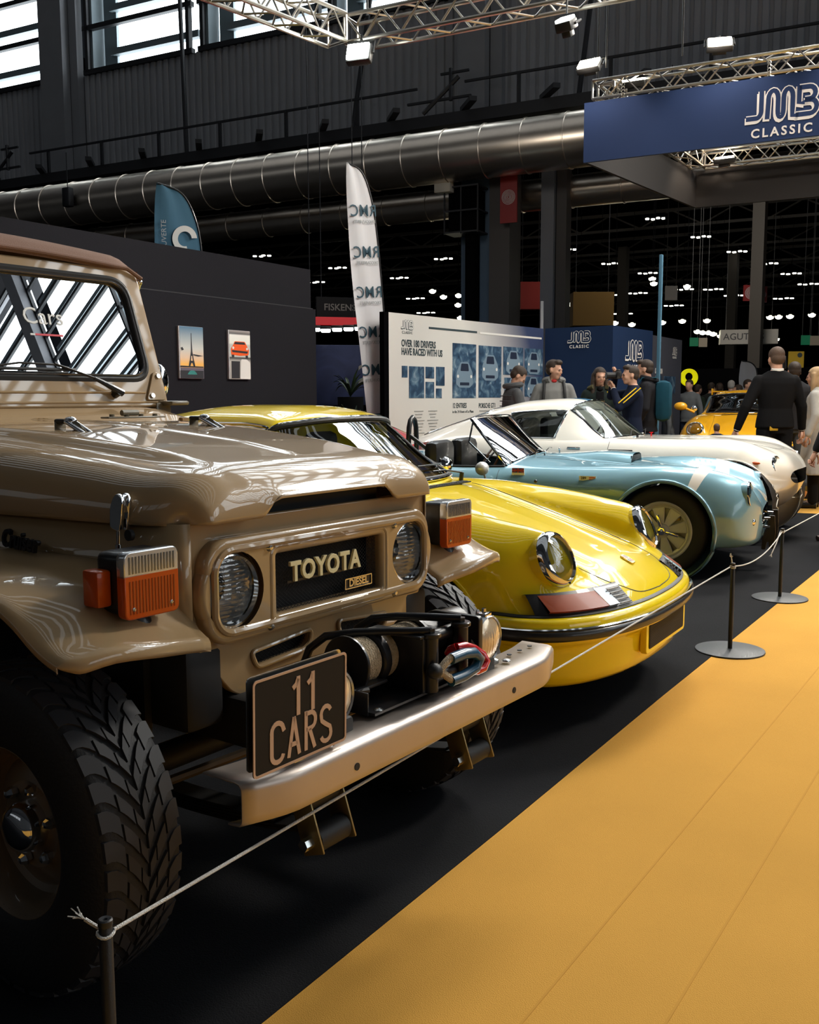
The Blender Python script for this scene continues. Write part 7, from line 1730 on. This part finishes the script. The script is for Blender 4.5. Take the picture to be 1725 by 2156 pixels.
# 5 man with teal backpack
b, T, Hm, A, L = person('man in a black jacket with a teal backpack behind the photographer', 1362, 12.7, 1.84, -165, {'l': ((.0, .27, 1.13), (.12, .20, .90), .5, None), 'r': ((.0, .27, 1.13), (.12, .2, .92), .5, None)}, {'top': (c_char, 1.2, .94, .84), 'legs': c_jean, 'shoes': sh_b}, hair=('quiff', hb), hyaw=0, hpitch=2)
m = MB(); m.T = T; m.box((-.20, 0, 1.22), (.20, .32, .50), .08); m.tube([(-.12, .10, 1.5), (.05, .12, 1.50), (.13, .14, 1.38), (.13, .16, 1.2), (.0, .2, 1.02)], .018, 8, flat=.5); m.build('teal_backpack', cloth('teal_fabric', (.01, .055, .085)), b)
m = MB(); m.T = T; m.tube([(-.02 + .09 * cos(a), .11 * sin(a), 1.49 + .02 * cos(a)) for a in lin(.5, 2 * pi - .5, 18)], .034, 8); m.build('hood', c_char, b)
# 6 man in black sweater seen from behind
b, T, Hm, A, L = person('man in a black sweater with white collar and cuffs, seen from behind', 1634, 10.95, 1.905, 122, {'l': ((-.03, .315, 1.12), (.02, .385, .88), .5, None), 'r': ((.0, .27, 1.12), (.05, .30, .88), .5, None)}, {'top': (c_blk, 1.12, .93, .90), 'legs': cloth('black_trousers', (.007, .007, .008)), 'shoes': sh_b}, hair=('short', hm_), hyaw=4, hpitch=8, wide=1.04)
m = MB(); m.T = T; m.lathe([(.064, 0), (.062, .035), (.056, .040), (.060, .0)], (-.012, 0, 1.475), (-.12, 0, 1), 24); m.build('white_collar', M_stripe, b)
for s in ('l', 'r'): a = A[s]; m = MB(); m.T = T; p = V(a[1]).lerp(V(a[2]), .90); m.cyl(p, V(a[2]), .037, .035, n=14); m.build('white_cuff', M_stripe, b)
m = MB(); m.T = T; m.box((-.118, .05, .90), (.012, .085, .045), .004); m.build('yellow_card', mat('card_yellow', (.6, .35, .02), .5), b)
m = MB(); m.T = T @ Hm; m.box((.02, -.095, -.03), (.07, .012, .13), .005); m.build('phone', M_blk, b)
m = MB(); m.T = T; m.sph((.04, .42, .76), (.03, .03, .045), 12, 8); m.build('red_flower', mat('red_tee'), b)
# 7 man in charcoal beyond him
person('man in a dark grey sweater walking, mostly hidden by the man in black', 1672, 12.6, 1.80, 118, {'legs': (((.10, .095, .52), (.12, .10, .08), 0.), ((-.06, -.10, .52), (-.33, -.10, .20), -.10))}, {'top': (cloth('dark_grey_knit', (.022, .022, .025)), 1.12, .94, .88), 'legs': cloth('grey_denim', (.05, .055, .06)), 'shoes': mat('yellow_black_trainer', (.10, .07, .01), .5, var=.8, vs=18.)}, hair=('short', hb), detail=True)
# 8 woman in cream coat
b, T, Hm, A, L = person('woman with blond hair in a long cream coat at the right edge', 1722, 11.6, 1.70, -178, {'l': ((-.03, .27, 1.14), (.05, .30, .90), .6, None), 'r': ((.0, .27, 1.12), (.05, .3, .9), .5, None)}, {'top': (c_cream, 1.14, .93, .80), 'legs': c_blk, 'shoes': sh_b}, hair=('bob', hbl), hpitch=2)
m = MB(); m.T = T; torso(m, [(.42, .19, .24, 0), (.60, .17, .225, 0), (.80, .15, .20, 0), (.98, .125, .175, 0), (1.05, .12, .165, 0)], 1.05); remesh(m.build('coat_skirt', c_cream), .012, 3).parent = b
# 9 passer by at the right edge, hand and shoe in view
person('passer by in dark clothes cut by the right edge, hand and shoe visible', 1790, 8.8, 1.78, -140, {'r': ((.02, .27, 1.10), (.12, .32, .80), .6, None)}, {'top': (c_char, 1.12, .90, .84), 'legs': cloth('black_trousers', (.007, .007, .008)), 'shoes': mat('dark_brown_shoe', (.03, .012, .008), .4)}, hair=('short', hb))
# 10 child before the orange car, 11 seated man
person('child with short brown hair and navy jacket in front of the orange car', 1512, 13.3, .98, 120, {}, {'top': (c_navy, 1.25, .93, .86), 'legs': c_jean, 'shoes': sh_b}, hair=('short', hm_), vox=.014)
person('man in a grey top bending down beside the navy box', 1410, 16.5, 1.36, -150, {}, {'top': (cloth('mid_grey_top', (.07, .075, .08)), 1.12, .93, .86), 'legs': c_jean, 'shoes': sh_b}, hair=('short', hb), vox=.016, lean=8)
# crowd behind the orange car
crowd = [(1452, 19.5, 1.70, -100, (.12, .13, .14), 'short', 'man in a grey T shirt standing before the yellow ring sign'), (1468, 21, 1.62, 60, (.02, .03, .02), 'short', 'visitor in dark green left of the light blue backpack'), (1497, 21, 1.66, 90, (.02, .022, .02), 'short', 'visitor in black, seen from behind, in the middle of the distant crowd'), (1515, 20, 1.64, 110, (.16, .24, .28), 'short', 'visitor with a light blue top seen from behind in the distant crowd'), (1539, 20.5, 1.70, 100, (.03, .03, .025), 'short', 'white haired visitor seen from behind in the distant crowd'), (1556, 20, 1.60, -160, (.015, .012, .012), 'long', 'long haired visitor in black in profile in the distant crowd'), (1572, 19.5, 1.70, -20, (.012, .014, .02), 'short', 'dark haired visitor in black beside the small white flag'), (1584, 20.5, 1.66, 80, (.05, .03, .025), 'long', 'long haired visitor partly hidden by the man in black')]
for px, d, h, f, c, hr, lab in crowd:
    hmat = hb if px not in (1539,) else mat('white_hair', (.4, .38, .35), .7)
    person(lab, px, d, h, f, {}, {'top': (cloth('crowd_cloth_%s' % {1452: 'grey', 1468: 'green', 1497: 'black', 1515: 'light_blue', 1539: 'olive', 1556: 'brown', 1572: 'navy', 1584: 'maroon'}[px], c), 1.12, .93, .86), 'legs': c_jean, 'shoes': sh_b}, hair=(hr, hmat), vox=.022, detail=False)
# ================================================================== LIGHT
W = bpy.data.worlds.new('world'); SC.world = W; W.use_nodes = True
bg = W.node_tree.nodes['Background']; bg.inputs[0].default_value = (.5, .6, .75, 1); bg.inputs[1].default_value = .012
def area(name, loc, tgt, sx, sy, power, col, spread=180):
    l = bpy.data.lights.new(name, 'AREA'); l.shape = 'RECTANGLE'; l.size = sx; l.size_y = sy; l.energy = power; l.color = col; l.spread = math.radians(spread)
    o = bpy.data.objects.new(name, l); COL.objects.link(o); o.location = loc
    o.rotation_euler = (V(tgt) - V(loc)).to_track_quat('-Z', 'Y').to_euler(); return o
def spot(name, loc, tgt, power, col, ang, r=.08, blend=.6):
    l = bpy.data.lights.new(name, 'SPOT'); l.energy = power; l.color = col; l.spot_size = math.radians(ang); l.spot_blend = blend; l.shadow_soft_size = r
    o = bpy.data.objects.new(name, l); COL.objects.link(o); o.location = loc
    o.rotation_euler = (V(tgt) - V(loc)).to_track_quat('-Z', 'Y').to_euler(); return o
area('added_aisle_fill', (2.2, 9.5, 7.0), (-.6, 5.5, 0), 1.2, 1.2, 490, (1., .93, .82))  # unseen overhead source, added to brighten the mustard carpet and nearer cars
area('added_cross_aisle_fill', (-2., 14.5, 7.), (-2.5, 11, 0), 1.5, 1.5, 620, (1., .93, .82))  # unseen source over the cross aisle, added to brighten the farther cars
area('added_sign_fill', (-7., 24, 7.2), (-7.5, 31, 2.5), 2, 1, 300, (1., .93, .82))  # added fill that brightens the distant hanging signs, no fixture modelled
area('added_sign_fill_left', (-9.5, 13, 6.8), (-9.5, 18, 3), 1.5, 1, 40, (1., .93, .82))  # added fill for the black sign on the left, no fixture modelled
area('added_car_row_fill', (-2.6, 8.6, 6.2), (-3.6, 8.2, 0), 1.6, 1.6, 330, (1., .95, .87))  # unseen source added above the row to whiten the ivory coupe
for x in (-4.28, -2.52, -.7):
    a = BM @ V((x, 13.45, 5.98)); b = BM @ V((x, 14.1, 5.0)); spot('banner_spot', a, b, 60, (1., .88, .76), 110)
spot('fascia_spot', BM @ V((-3.2, 17.5, 5.5)), BM @ V((-3.8, 18.1, 4.6)), 40, (1., .8, .6), 140)
SC.view_settings.exposure = 0.
